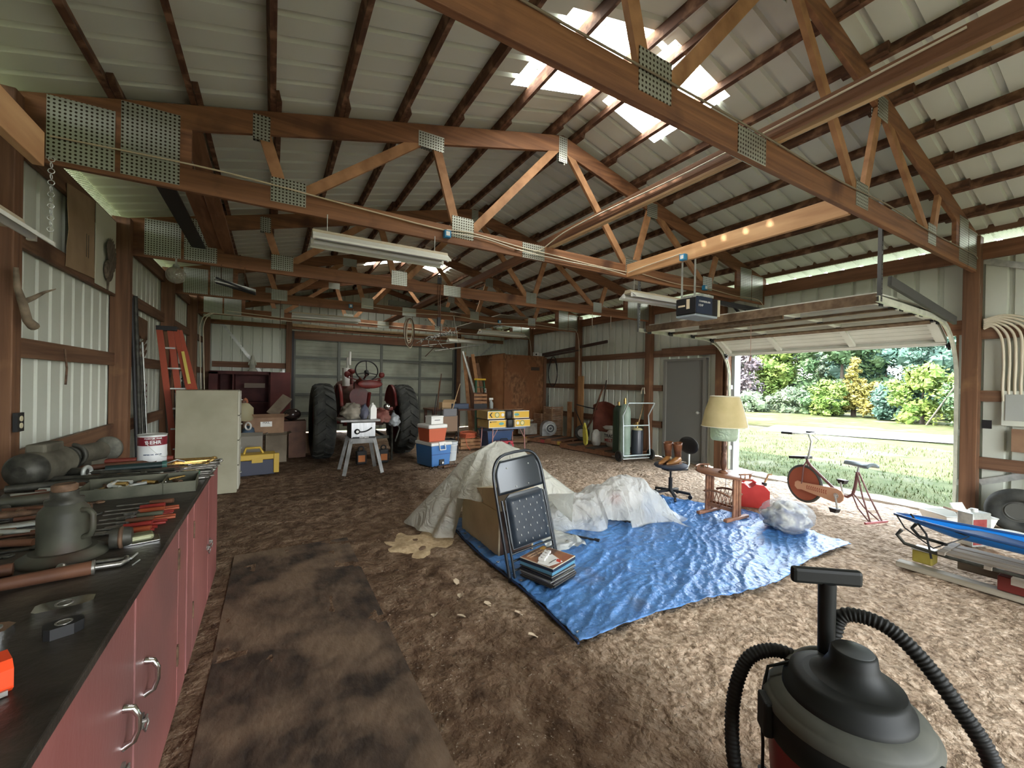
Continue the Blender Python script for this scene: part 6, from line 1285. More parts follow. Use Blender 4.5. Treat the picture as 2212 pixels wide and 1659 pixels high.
t = thing('spray_bottle', 'spray bottle with white trigger next to the slatted crate', 'bottle', (4.86, 9.4, .88)); build('body', MB().lathe([(.05, 0), (.055, .02), (.055, .14), (.02, .2), (.02, .22)], 16), plain('spray_body', (.35, .38, .36), .2), t); build('trigger', MB().bx(-.06, -.02, .22, .05, .02, .27).bx(-.05, -.01, .17, -.03, .01, .22), m_white, t, bevel=.006)
# long things leaning there
solo('gutter_pipe', 'long pale metal pipe leaning against the closet', 'pipe', MB().cyl((5.08, 10.0, .02), (4.75, 11.0, 2.42), .035), m_galv)
for i, (xa, xb, yb, h, m, l) in enumerate([(4.85, 4.82, 11.1, 2.4, m_web, 'leftmost tan plank leaning beside the back door'), (5.02, 4.95, 11.2, 2.3, m_wz, 'brown plank leaning left of the pale pipe'), (5.3, 5.0, 10.9, 2.35, m_web, 'tan plank leaning right of the pale pipe'), (5.45, 5.15, 10.9, 2.1, m_wz, 'shorter brown plank leaning against closet side')]):
    solo('leaning_plank', l, 'plank', MB().beam((xa, 10.55, .01), (xb, yb, h), .03, .10, (1, 0, 0)), m)
for i, (a, b_, l, m) in enumerate([((3.08, 8.75, .1), (3.32, 8.9, 1.72), 'tall thin rod leaning left of brown folding chair, longer', m_handle), ((3.12, 8.8, .1), (3.30, 8.95, 1.55), 'second thin rod leaning left of brown folding chair', m_web), ((3.02, 8.75, .1), (3.22, 8.9, 1.25), 'short dark rod in the leaning bundle by the coolers', m_dark), ((3.45, 8.9, .4), (3.95, 9.3, 1.5), 'pale stick leaning to the right over the cluttered table', m_pine)]): rod('leaning_rod', l, 'rod', a, b_, .014, m, .009)
# green stepladder
t = thing('stepladder', 'green folded stepladder with yellow top against the closet', 'ladder', (4.98, 10.2, 0)); m_lg = plain('ladder_green', (.02, .09, .045), .45)
for x in (-.18, .14): build('rail', MB().beam((x*1.3, -.15, 0), (x*.7, .12, 1.62), .03, .08, (0, 1, 0)), m_lg, t)
for k in range(5): build('step', MB().bx(-.2+.01*k, -.12+.045*k, .28+.28*k, .17-.01*k, -.04+.045*k, .30+.28*k), m_lg, t)
build('top_cap', MB().bx(-.15, .02, 1.60, .13, .2, 1.65), plain('ladder_yellow', (.65, .42, .02), .45), t, bevel=.01)
text('lettering', 'STEP', .08, facing((.03, -.0, 1.2), (0, -1, .1), (-1, .0, 0)) if 0 else facing((.115, .012, 1.3), (0, -1, .16), (1, 0, 0)), m_white, t)
# ================================================================ PLYWOOD CLOSET
def osb():
    return noisy('osb_board', (.13, .055, .022), (.26, .125, .055), 16, (1, 1, .6), .6, bump=.15, lo=.38, hi=.62, detail=3, c3=(.20, .08, .03), s3=2, t3=.5)
m_osb = osb()
t = thing('closet', 'tall orange brown plywood closet in the back right corner', 'closet', (6.5, 11.8, 0)); o = (6.5, 11.8, 0)
build('front_panel', MBo(MB().bx(5.8, 10.4, .02, 7.2, 10.42, 2.36), o), m_osb, t); build('side_panel', MBo(MB().bx(5.8, 10.42, .02, 5.82, 12.9, 2.40), o), m_osb, t)
build('corner_post', MBo(MB().bx(7.14, 10.37, 0, 7.24, 10.43, 2.33), o), m_wz, t); build('top_panel', MBo(MB().bx(5.8, 10.42, 2.35, 7.2, 12.9, 2.37), o), m_osb, t); build('patch_panel', MBo(MB().bx(5.795, 10.5, .6, 5.8, 11.2, 2.38), o), noisy('smooth_ply', (.24, .10, .04), (.33, .15, .065), 3, bump=0), t)
build('closet_sign', MBo(MB().bx(6.70, 10.392, 1.93, 7.0, 10.4, 2.03), o), plain('dark_plaque', (.05, .03, .02), .6), t)
for z in (2.5,): pass
t = thing('small_white_box', 'little white double box on top of the closet', 'box', (7.05, 10.6, 2.372)); build('body', MB().bx(-.14, -.05, 0, .02, .05, .12).bx(.04, -.05, 0, .14, .05, .1), m_white, t); build('face', MB().bx(-.10, -.053, .03, -.05, -.05, .08), m_dark, t)
# ================================================================ RIGHT WALL: CRATES, BLOWER, PALLETS
t0 = None
m_lath = noisy('lath_wood', (.22, .12, .065), (.36, .22, .13), 5, bump=.05)
def lathcrate(label, x, y, z, rz=0):
    t = thing('slatted_crate', label, 'crate', (x, y, z), rad(rz), 'stack of slatted crates')
    mb = MB()
    for k in range(5): mb.bx(-.2, -.2, .0+.045*k, -.19, .2, .03+.045*k); mb.bx(-.19, -.2, .0+.045*k, .2, -.19, .03+.045*k)
    build('slats', mb, m_lath, t); build('post', MB().bx(-.19, -.19, 0, -.16, -.16, .22).bx(.16, -.19, 0, .19, -.16, .22).bx(-.19, .16, 0, -.16, .19, .22).bx(-.19, -.19, 0, .2, .2, .01), m_lath, t)
for k, l in enumerate(('lowest crate of the right column', 'second crate of the right column', 'third crate of the right column', 'top crate of the right column')): lathcrate('slatted lath crate, '+l+' beside the closet', 6.98, 9.62, .01+.222*k)
for k, l in enumerate(('bottom', 'middle', 'top')): lathcrate('slatted lath crate, %s of the left column by closet' % l, 6.94, 10.08, .01+.222*k)
t = thing('small_pine_tree', 'small artificial green pine standing on the slatted crates', 'plant', (7.0, 9.9, .90)); 
mb = MB(); r = random.Random(8)
for i in range(160):
    z = r.random(); a = r.random()*6.28; q = .16*(1-z)*r.random()+.01; p = Vector((q*cos(a), q*sin(a), .04+.32*z)); d = Vector((cos(a), sin(a), .1))*.05; s = Vector((-sin(a), cos(a), 0))*.01; mb.add([p-s, p+s, p+d], [(0, 1, 2)])
build('needles', mb, plain('pine_green', (.03, .09, .045), .7), t); build('trunk', MB().cyl((0, 0, 0), (0, 0, .3), .008), m_bark, t)
t = thing('blower_fan', 'grey squirrel cage blower standing on the pallet', 'blower', (6.55, 9.25, .13), rad(-20))
build('housing', MB().cyl((0, -.14, .2), (0, .14, .2), .2, n=30).bx(-.2, -.14, .0, .02, .14, .2), m_gs, t); build('inlet', MB().cyl((.02, -.15, .2), (.02, -.138, .2), .12, n=24), m_dark, t); build('fan_cage', MB().torus((.02, -.15, .2), .12, .012, (0, 1, 0)).torus((.02, -.15, .2), .05, .012, (0, 1, 0)), m_galv, t)
solo('metal_box', 'dusty pale box with pipes behind the blower', 'box', MB().bx(-.22, -.15, 0, .22, .15, .3).cyl((-.2, -.1, .34), (.1, -.1, .38), .03), noisy('dusty_box', (.20, .18, .15), (.33, .30, .25), 6), loc=(6.2, 9.75, .13))
def pallet(label, x, y, L, W, rz, yl=True):
    t = thing('pallet', label, 'pallet', (x, y, 0), rad(rz))
    for k in range(7): build('deck_board', MB().bx(-L/2+k*L/7+.01, -W/2, .10, -L/2+(k+1)*L/7-.01, W/2, .12), m_bark if k % 2 else m_wy, t)
    for yy in (-W/2+.04, 0, W/2-.04): build('stringer', MB().bx(-L/2, yy-.03, .01, L/2, yy+.03, .10), m_wy, t)
    if yl:
        for x_ in (-L/2+.05, 0, L/2-.12): build('end_block', MB().bx(x_-.05, -W/2-.004, .015, x_+.07, -W/2+.05, .098), plain('block_yellow' if x_ != 0 else 'block_red', (.42, .30, .05) if x_ != 0 else (.3, .05, .05), .7), t)
    return t
pallet('dark pallet with yellow end blocks carrying the blower', 6.48, 8.95, 1.3, .9, -72)
t = pallet('weathered grey plank platform under wheelbarrow and white sacks', 6.62, 7.15, 1.9, .95, -82, False)
carton('flattened cardboard lying on the floor before the pallet', 5.62, 9.25, .0, .4, .25, .05, -25)
t = thing('air_hose', 'black hose coiled in two loops on right wall nail', 'hose', (RW-.09, 10.08, 1.85))
build('coil', MB().tube([(0, .22*cos(a), .05+.45*sin(a)*(1 if a < 9 else .7)-.1*(a > 6)) for a in [k*.3 for k in range(44)]], .011, 7), m_black, t)
solo('fresh_plank', 'bright tan plank standing by the right wall post', 'plank', MB().bx(RW-.22, 8.52, 0, RW-.19, 8.74, 1.76), noisy('tan_plank', (.30, .15, .06), (.44, .25, .11), 3, (6, 6, .6), bump=.1))
solo('fresh_plank', 'short tan plank standing left of the wall post', 'plank', MB().bx(RW-.24, 9.0, 0, RW-.2, 9.16, 1.05), m_web)
solo('long_gutter', 'long dark rusty steel section shelved high on the right wall', 'rail', MB().beam((RW-.12, 11.2, 2.40), (RW-.12, 7.75, 2.62), .05, .07).beam((RW-.15, 10.4, 2.37), (RW-.15, 8.8, 2.46), .08, .04), plain('rusty_black', (.05, .028, .02), .7))
# wheelbarrow on its nose
t = thing('wheelbarrow', 'red brown wheelbarrow tipped up against the wall post', 'wheelbarrow', (6.85, 7.85, .12), 0); m_wb = noisy('wheelbarrow_red', (.13, .035, .025), (.22, .07, .045), 5, rough=.5, bump=.1)
build('tray', MB().grid(lambda u, v: (-.05+.18*(1-(2*u-1)**2)*(1-(2*v-1)**2)+.05, -.85+.78*v+.0, .30+.62*u+.10*sin(pi*v)*u), 14, 14), m_wb, t, solid=.008)
build('wheel', MB().torus((-.1, .22, .20), .145, .05, (.9, .5, 0), 26, 10), m_tyre, t); build('hub', MB().cyl((-.14, .20, .2), (-.06, .24, .2), .1), m_galv, t)
build('handle', MB().tube([(-.05, .2, .2), (-.1, -.1, .5), (-.02, -.45, 1.4)], .022, 8), m_galv if 0 else m_handle, t); build('leg', MB().tube([(-.1, .45, .9), (-.05, .1, .85), (0, -.2, .82)], .014).tube([(-.08, .55, .8), (-.1, .2, .35)], .012), m_dark, t)
solo('mesh_bag', 'yellow plastic snow brush or float leaning on the wheelbarrow', 'float', MB().prism([(-.09, .05), (-.03, .0), (.04, .04), (.08, .2), (.09, .42), (.03, .52), (-.05, .38), (-.1, .2)], -.02, .02, Matrix.Rotation(rad(80), 4, 'Z') @ XZ), noisy('dirty_yellow', (.50, .44, .06), (.62, .55, .10), 9, c3=(.12, .10, .03), s3=9, t3=.62), loc=(6.33, 7.45, .12))
def sack(label, x, y, z, rx, ry, h, k, txt=None):
    t = thing('feed_sack', label, 'sack', (x, y, z), 0); build('sack', MB().grid(bagf(rx, ry, h, k, .14), 30, 20), noisy('woven_white', (.46, .45, .41), (.58, .57, .52), 8, bump=.1), t)
    return t
t = sack('upright white sack with black and red lettering', 6.72, 6.95, .125, .14, .20, .42, 3)
text('lettering', 'TRAC', .10, facing((-.152, -.02, .26), (-1, -.1, 0)), m_dark, t, bold=.002); text('lettering', 'MELT', .10, facing((-.152, -.02, .16), (-1, -.1, 0)), plain('print_red', (.35, .04, .04), .5), t, bold=.002)
sack('folded white sack lying on top of the upright ones', 6.75, 7.02, .50, .12, .26, .10, 9); sack('white and red plastic bag beside the yellow float', 6.55, 7.32, .125, .12, .12, .36, 5)
# gas cylinders on their cart
t = thing('cylinder_cart', 'pale blue steel hand cart with two wheels for gas cylinders', 'cart', (6.42, 6.0, 0), rad(-8)); m_ct = plain('cart_pale', (.45, .52, .52), .35, .3)
for x in (-.33, .33): build('upright', MB().tube([(x, -.05, .12), (x*.97, -.02, .75), (x*.97, .0, .92), (x*.86, -.12, 1.18)] if x < 0 else [(x, -.05, .12), (x*.97, -.02, .75), (x*.97, .0, .92), (x*1.12, -.12, 1.18)], .013, 8), m_ct, t)
for a, b_ in (((-.284, -.12, 1.18), (.37, -.12, 1.18)), ((-.32, -.02, .72), (.32, -.02, .72)), ((-.33, -.05, .12), (.33, -.05, .12))): build('crossbar', MB().cyl(a, b_, .013), m_ct, t)
build('base_plate', MB().bx(-.33, -.05, .05, .33, .33, .065), m_galv, t)
for x in (-.40, .40): build('wheel', MB().torus((x, 0, .115), .09, .025, (1, 0, 0), 26, 8).cyl((x-.01, 0, .115), (x+.01, 0, .115), .07).cyl((x-.03, 0, .115), (x+.03, 0, .115), .025), m_tyre, t); build('hub', MB().cyl((x-.035, 0, .115), (x+.035, 0, .115), .05, n=14), m_dark, t)
build('axle', MB().cyl((-.4, 0, .115), (.4, 0, .115), .01), m_dark, t)
t = thing('gas_cylinder', 'tall pale green gas cylinder on the cart', 'gas cylinder', (6.30, 6.18, .07)); build('body', MB().lathe([(.115, 0), (.115, .92), (.10, 1.0), (.06, 1.05), (.035, 1.08)], 26), noisy('cylinder_green', (.16, .22, .17), (.24, .31, .25), 4, rough=.4, bump=.05), t); build('valve', MB().cyl((0, 0, 1.08), (0, 0, 1.15), .025).cyl((-.03, 0, 1.16), (.03, 0, 1.16), .015).cyl((0, 0, 1.15), (0, 0, 1.2), .02), m_brass, t)
t = thing('gas_cylinder', 'dark green gas cylinder behind the pale one', 'gas cylinder', (6.42, 6.48, .0)); build('body', MB().lathe([(.12, 0), (.12, .98), (.10, 1.05), (.05, 1.1)], 24), plain('cyl_dark_green', (.025, .05, .03), .4), t); build('valve', MB().cyl((0, 0, 1.1), (0, 0, 1.18), .025), m_brass, t)
t = thing('gas_cylinder', 'short black gas cylinder with yellow collar on the cart', 'gas cylinder', (6.62, 6.14, .07)); build('body', MB().lathe([(.12, 0), (.12, .50), (.11, .54)], 26), plain('cyl_black', (.035, .04, .05), .3), t); build('collar', MB().lathe([(.115, .54), (.10, .56), (.06, .58)], 24), plain('cyl_yellow', (.5, .45, .25), .5), t); build('valve', MB().cyl((0, 0, .56), (0, 0, .70), .02).cyl((-.04, 0, .68), (.04, 0, .68), .015).cyl((-.12, 0, .66), (.15, 0, .62), .012), m_brass, t)
t = thing('work_gloves', 'pair of pale gloves pinned to the post by the side door', 'gloves', (RW-.185, 6.5, 1.47)); 
for s in (-1, 1): build('glove', MB().tube([(0, s*.02, .02), (-.01, s*.035, -.05), (-.01, s*.05, -.12)], .013, 6), m_cable, t)
rod('broom_handle', 'thin pale broom handle leaning behind the gas cylinders', 'broom', (RW-.25, 6.75, .1), (RW-.12, 6.5, 1.25), .012, m_pine)
rod('shovel_handle', 'long grey shovel handle leaning above the wheelbarrow', 'shovel', (6.95, 7.65, .4), (RW-.12, 7.75, 1.65), .016, m_bark)
# ================================================================ BACK LEFT: CABINETS AND JUNK
t = thing('filing_cabinet', 'tall beige steel filing cabinet beyond the red workbench', 'filing cabinet', (-.70, 6.86, 0), rad(0)); m_fc = noisy('beige_steel', (.27, .255, .175), (.34, .32, .23), 2.5, rough=.5, bump=.02)
build('body', MB().bx(-.35, -.2, 0, .31, .2, 1.375), m_fc, t, bevel=.004)
for k in range(4):
    z0 = .04+.335*k; d = build('drawer', MB().bx(.31, -.185, z0, .33, .185, z0+.32), plain('ivory_drawer', (.42, .41, .33), .5), t, bevel=.003)
    build('handle', MB().tube([(.33, -.04, z0+.2), (.35, -.035, z0+.195), (.35, .035, z0+.195), (.33, .04, z0+.2)], .006), m_galv, d); build('label_holder', MB().bx(.33, -.03, z0+.245, .334, .03, z0+.28), m_white, d)
t = thing('stepladder', 'orange fibreglass stepladder leaning folded on the left wall', 'ladder', (-1.1, 7.3, 0)); m_lo = plain('ladder_orange', (.34, .06, .025), .45)
for dx, dy in ((0, 0), (.12, .05)): build('rail', MB().beam((-.0+dx, .02+dy, .0), (-.24+dx*.9, .0+dy, 2.24), .025, .07, (1, 0, 0)), m_lo, t)
for dx, dy in ((.30, .12), (.42, .16)): build('rail', MB().beam((dx, .3+dy*.3, .0), (dx*.3-.16, .0+dy*.5, 2.2), .025, .065, (1, 0, 0)), m_lo, t)
for k in range(7): z = .25+.28*k; build('step', MB().bx(-.02-.1*z, .0, z, .34-.21*z, .09, z+.02), m_galv, t)
build('top_cap', MB().bx(-.27, -.02, 2.18, -.05, .14, 2.24), m_dark, t); build('warning_label', MB().beam((.10, -.01, 1.45), (.02, -.01, 1.9), .003, .035, (1, 0, 0)), plain('label_yellow', (.60, .48, .10), .5), t)
for i, (y, rr, z1, m, l) in enumerate([(6.70, .02, 2.5, m_dark, 'first dark pipe standing by the left wall before the orange ladder'), (6.86, .024, 2.55, m_iron, 'second dark pipe standing by the left wall'), (7.0, .015, 1.9, m_galv, 'short galvanised pipe among the dark ones'), (7.14, .02, 1.8, m_iron, 'short dark pipe nearest the orange ladder'), (7.22, .012, 2.0, m_galv, 'thin grey conduit among the pipes by the ladder')]):
    rod('standing_pipe', l, 'pipe', (LW+.2, y, 0), (LW+.1, y+.03, z1), rr, m)
for i, (y, l, m, h) in enumerate([(8.3, 'rake handle hanging beyond the orange ladder', m_bark, .5), (8.7, 'shovel handle hanging beyond the orange ladder', m_handle, .6), (9.0, 'fork handle hanging near the fourth post', m_bark, .4), (9.4, 'hoe handle hanging beyond the fourth post', m_handle, .7), (9.9, 'long dark handle near the fifth post', m_iron, .3), (10.3, 'bent grey pipe near the fifth post', m_galv, .5)]):
    t, q = rod('garden_tool', l, 'garden tool', (LW+.2, y, h), (LW+.1, y+.1, 2.1), .014, m)
    build('head', MB().torus((0, 0, 1.6-h), .09, .014, (1, .4, 0), 12, 5, pi), m_iron, t)
r = random.Random(6); mb = MB()
for i in range(26): y = 8.95+1.5*r.random(); z = 1.0+1.1*r.random(); mb.tube([(LW+.13+.06*r.random(), y+.25*(r.random()-.5), z+.4*(r.random()-.5)) for k in range(4)], .009, 5)
solo('wire_tangle', 'dark tangle of wires and hoses hanging on the left wall', 'wire', mb, m_iron)
solo('loppers', 'red handled loppers hanging in the tangle beyond ladder', 'loppers', MB().cyl((LW+.22, 8.25, 1.65), (LW+.25, 8.1, 1.95), .012).cyl((LW+.22, 8.25, 1.65), (LW+.28, 8.45, 1.78), .012), m_hred)
# dark red cabinets at the back
m_dr = noisy('oxblood_paint', (.055, .012, .012), (.10, .025, .022), 3, rough=.6, bump=.05)
t = thing('red_locker', 'dark red wooden cabinet with open dark shelf, back left', 'cabinet', (-.65, 12.7, 0)); build('carcass', MB().bx(-.68, -.3, 0, -.5, .35, 1.7).bx(-.5, .3, 0, .62, .35, 1.7).bx(-.68, -.3, 1.64, .62, .35, 1.72).bx(.58, -.3, 0, .62, .35, 1.7).bx(-.5, -.25, .9, .58, .3, .93).bx(-.2, -.3, 0, -.17, .3, 1.65), m_dr, t); build('light_panel', MB().bx(.05, -.28, 1.30, .5, -.27, 1.42), plain('faded_strip', (.16, .12, .09), .6), t)
solo('plywood_sheet', 'tall dark red sheet next to the back overhead door', 'panel', MB().bx(-.03, 12.28, 0, .42, 12.32, 1.71), noisy('deep_red', (.09, .016, .014), (.14, .028, .024), 2.5, rough=.55))
t = thing('statue', 'small pale robed figure statue with cloak on the cabinet', 'statue', (-.44, 12.62, 1.725)); m_st = noisy('plaster', (.30, .31, .25), (.46, .46, .38), 9, bump=.1)
build('robe', MB().lathe([(.10, 0), (.10, .03), (.07, .04), (.065, .16), (.055, .25), (.045, .31), (.02, .335)], 20, Matrix.Diagonal((1, .8, 1, 1))), m_st, t); build('head', MB().sph((0, -.005, .37), (.026, .028, .035)), m_st, t); build('veil', MB().lathe([(.048, .27), (.042, .36), (.025, .41), (.0001, .425)], 16, Matrix.Translation((0, .012, 0)), cap=False), m_st, t)
for s in (-1, 1): build('arm', MB().tube([(s*.045, 0, .29), (s*.075, -.02, .21), (s*.08, -.05, .16)], .016, 8), m_st, t)
# the pile beyond the filing cabinet
t = carton('long torn cardboard carton with white label in the pile', -.12, 8.75, .56, .62, .3, .28, 6); build('shipping_label', MB().bx(-.06, -.152, .12, .12, -.1505, .21), m_white, t)
text('lettering', 'MAIL', .05, facing((.03, -.153, .19), (0, -1, 0)), m_dark, t)
carton('tall cardboard carton standing below the torn one', .08, 8.9, .0, .34, .3, .50, 3, noisy('olive_card', (.15, .12, .085), (.22, .18, .13), 3))
carton('wide cardboard sheet leaning behind the tall carton', .45, 9.6, 0, .7, .05, .42, 4, m_card, False)
carton('white cardboard box holding papers beneath the torn carton', -.32, 8.6, .0, .38, .34, .54, 2, plain('white_card', (.26, .24, .20), .7))
t = thing('toolbox', 'yellow and navy toolbox on the floor right of filing cabinet', 'toolbox', (-.17, 7.85, 0), rad(5)); m_ty = plain('toolbox_yellow', (.50, .33, .04), .45)
build('base', MB().bx(-.28, -.14, 0, .22, .14, .24), plain('toolbox_navy', (.03, .035, .06), .45), t, bevel=.01); build('lid', MB().bx(-.28, -.15, .24, .24, .15, .33), m_ty, t, bevel=.015); build('latch', MB().bx(-.1, -.16, .2, .05, -.14, .27), m_ty, t)
build('corner_guard', MB().bx(.2, -.16, .02, .28, -.08, .33), m_ty, t, bevel=.01); build('handle', MB().tube([(-.2, 0, .33), (-.17, 0, .42), (.02, 0, .42), (.06, 0, .33)], .02), m_ty, t)
t = thing('plastic_jug', 'ivory plastic jug behind the filing cabinet top', 'jug', (-.42, 8.6, .80)); build('body', MB().lathe([(.13, 0), (.15, .03), (.15, .22), (.08, .3), (.04, .31)], 22), plain('ivory_jug', (.33, .30, .18), .5), t); build('cap', MB().cyl((0, 0, .31), (0, 0, .35), .04), m_handle, t)
solo('shelf_stack', 'low dark stack of boards carrying the jug', 'stack', MB().bx(-.75, 8.45, 0, -.52, 8.85, .55).bx(-.75, 8.35, .55, -.28, 8.9, .80) if 0 else MB().bx(-.62, 8.95, 0, -.22, 9.3, .78), m_handle)
solo('leaning_board', 'short grey brown board leaning in the junk pile', 'board', MB().beam((.0, 9.3, .84), (.28, 9.5, 1.18), .03, .2, (1, 0, 0)), noisy('old_board', (.13, .10, .07), (.20, .16, .11), 4))
solo('figurine', 'orange brown sculpted figure behind the filing cabinet', 'figurine', MB().lathe([(.09, 0), (.11, .1), (.09, .22), (.04, .28), (.05, .33), (.03, .38), (.0001, .4)], 16), plain('terracotta', (.30, .10, .045), .6), loc=(-.42, 9.12, .78))
solo('dark_pot', 'dark glossy kettle in the junk pile by the red panel', 'kettle', MB().sph((0, 0, .12), (.16, .16, .12), 20, 12), plain('gloss_black', (.03, .02, .018), .12), loc=(.36, 9.3, .72))
solo('junk_crate', 'dark wooden crate supporting the black kettle', 'crate', MB().bx(.16, 9.1, .51, .6, 9.5, .72).bx(.3, 9.15, 0, .6, 9.5, .5), m_handle)
solo('oil_pan', 'black round pan on the floor left of the tractor', 'pan', MB().lathe([(.10, .0), (.24, .14), (.25, .145), (.24, .135)], 28, Matrix.Rotation(rad(-20), 4, 'X')), m_black, loc=(.36, 9.75, .08))
solo('blue_cloth', 'blue folded tarp piece behind the filing cabinet', 'cloth', MB().grid(bagf(.1, .08, .16, 2, .3), 16, 10), plain('slate_blue', (.06, .10, .15), .7), loc=(-.34, 8.5, .545))
solo('white_ring', 'white ring handle by the filing cabinet edge', 'ring', MB().torus((-.34, 8.38, .72), .06, .015, (1, 1, 0), 16, 6), m_white)
# ================================================================ HANGING FROM THE TRUSSES
t = thing('rope_hoist', 'block and tackle hanging on ropes from the third truss', 'hoist', (2.32, 6.38, 3.1)); build('rope', MB().cyl((-.02, 0, 0), (-.01, 0, -.62), .006).cyl((.02, 0, 0), (.01, 0, -.62), .006).tube([(.02, 0, -.1), (.05, .05, -.9), (-.15, .2, -1.15)], .006), m_handle, t)
build('pulley', MB().bx(-.03, -.02, .02, .03, .02, .12).torus((0, 0, .14), .025, .008, (0, 1, 0)), m_dark, t); build('pulley', MB().bx(-.025, -.02, -.66, .025, .02, -.52), m_dark, t)
t = thing('rope_coil', 'coiled tan and dark rope hanging from the fourth truss', 'rope', (2.55, 8.78, 2.95))
r = random.Random(12)
for k in range(7):
    cx = .05*(r.random()-.5); rr = .07+.04*r.random(); h = .22+.12*r.random()
    build('loop', MB().tube([(cx+rr*sin(a), .01*k, -.06-h+h*cos(a)) for a in [2*pi*i/22 for i in range(22)]], .009, 6, closed=True), m_cable if k % 3 else m_handle, t)
t = thing('string_light_tangle', 'tangle of white and dark twisted wire hanging right of rope', 'wire', (3.35, 8.80, 2.95))
m_bw = noisy('beaded_wire', (.06, .06, .06), (.62, .62, .58), 26, bump=0, lo=.48, hi=.52)
for k in range(6):
    a0 = k*.7; build('strand', MB().tube([(-.5+.25*k*.6+.5*sin(a0+i*.35), .1*sin(i), -.05-.10*i*.5-.05*k+.04*sin(i*2+k)) for i in range(9)], .008, 5), m_bw, t)
build('bent_tube', MB().tube([(.2, 0, .1), (.33, 0, -.5), (-.5, .1, -.62)], .009, 5), m_galv, t)
t = thing('extension_ladder', 'grey aluminium ladder stored flat on the far trusses', 'ladder', (4.7, 10.0, 3.16), rad(28)); 
for s in (-1, 1): build('rail', MB().bx(-1.5, s*.19-.015, 0, 1.5, s*.19+.015, .07), m_galv, t)
for k in range(9): build('rung', MB().cyl((-1.35+.33*k, -.19, .035), (-1.35+.33*k, .19, .035), .016, n=8), m_galv, t)
solo('stored_board', 'pale flat board stored beneath the ladder on the far trusses', 'board', MB().bx(4.6, 8.5, 3.128, 5.4, 11.4, 3.15), noisy('grey_board', (.20, .18, .15), (.30, .27, .22), 3))
solo('iron_trolley', 'grey steel beam lying by the ropes over the fourth truss', 'beam', MB().beam((2.1, 8.83, 3.19), (3.5, 8.93, 3.19), .08, .10), plain('beam_green_grey', (.13, .14, .11), .6))
for i, (x, y, l) in enumerate([(5.55, 6.38, 'left'), (6.05, 6.38, 'right')]): solo('hanging_hook', 'small wire hook hanging under the third truss, %s one' % l, 'hook', MB().tube([(x, y, 2.96), (x, y, 2.75), (x+.02, y, 2.68), (x+.05, y, 2.72)], .006, 5), m_cable)
rod('twine', 'thin pink cord hanging under the fourth truss at the left', 'cord', (.12, 8.84, 3.0), (.12, 8.84, 2.45), .005, m_handle)
solo('steel_tube', 'long thin steel tube hanging below the far tube light', 'tube', MB().cyl((3.4, 9.6, 2.28), (5.2, 10.6, 2.62), .02), m_galv)
# ================================================================ RIGHT FOREGROUND: SLED AND CANS
t = thing('wooden_plank', 'long weathered plank on the ground under the sleds', 'plank', (4.86, .6, 0), 0); build('plank', MB().bx(-.12, -1.3, .0, -.02, .82, .045), noisy('grey_plank', (.22, .19, .14), (.36, .32, .25), 3, (6, .5, 6)), t, bevel=.004)
t = thing('plastic_sled', 'bright blue pointed plastic sled resting on the snow sled', 'sled', (4.98, .4, .30)); m_sb = plain('sled_blue', (.01, .19, .62), .3)
def hull(u, v):
    y = -1.5+2.6*v; w = .20*min(1, ((1.1-y)/1.0)**.55 if y < 1.1 else 0)+.015; s = 2*u-1
    return (s*w, y, .10-.085*(1-abs(s)**3)*min(1, (1.12-y)*2.5))
build('hull', MB().grid(hull, 16, 40), m_sb, t, solid=.008)
build('rim', MB().tube([hull(0, v/30) for v in range(31)]+[hull(1, v/30) for v in range(30, -1, -1)], .012, 7), plain('sled_rim', (.02, .07, .20), .35), t)
build('deck_pad', MB().grid(lambda u, v: ((2*u-1)*.15*min(1, max(.1, (1.0-(-1.4+2.2*v))*1.5)), -1.4+2.2*v, .075+.012*sin(v*30)), 8, 30), noisy('pad_navy', (.02, .05, .13), (.04, .09, .2), 6), t)
build('tow_cord', MB().tube([(-.04, 1.08, .1), (-.12, 1.0, .02), (-.18, .8, -.08), (-.16, .6, .08), (-.05, .9, .1)], .006).tube([(.02, 1.0, .12), (-.16, .85, .02), (-.22, .8, -.16)], .008), m_black, t)
t = thing('snow_sled', 'old wooden snow sled with metal runners under the blue one', 'sled', (4.86, .4, .17)); m_sl = noisy('sled_wood', (.16, .13, .10), (.27, .23, .18), 4, (6, .6, 6))
for x in (-.12, .0, .12): build('slat', MB().bx(x-.045, -1.3, .055, x+.045, .75, .07), m_sl, t)
for x in (-.17, .17): build('runner', MB().tube([(x, -1.4, .03), (x, .7, .04), (x, .95, .06), (x, 1.0, .12), (x, .97, .17)], .014, 8), m_iron, t)
for y, q in ((.45, .03), (-.4, .03), (.70, .05)): build('crossbar', MB().bx(-.2, y, q, .2, y+.04, q+.025), m_sl, t)
build('slat', MB().bx(-.24, -1.3, -.02, -.18, .35, .03), m_sl, t)
t = thing('square_can', 'rectangular yellow can holding up the sled end', 'can', (4.92, 1.27, .0)); build('body', MB().bx(-.06, -.05, .045, .08, .08, .15), noisy('dusty_yellow', (.30, .24, .04), (.42, .35, .08), 5), t, bevel=.012); build('lid', MB().bx(-.065, -.055, .15, .085, .085, .165), m_galv, t, bevel=.006)
solo('wooden_block', 'brown timber block bearing the sled next to yellow can', 'block', MB().bx(-.03, -.5, .05, .05, .35, .12), m_sl, loc=(5.02, .75, 0))
solo('red_box', 'dark red metal box under the sleds at the frame edge', 'box', MB().bx(-.1, -.2, .045, .12, .16, .155), plain('dull_red', (.17, .025, .02), .5), loc=(4.86, .68, 0), bevel=.006)
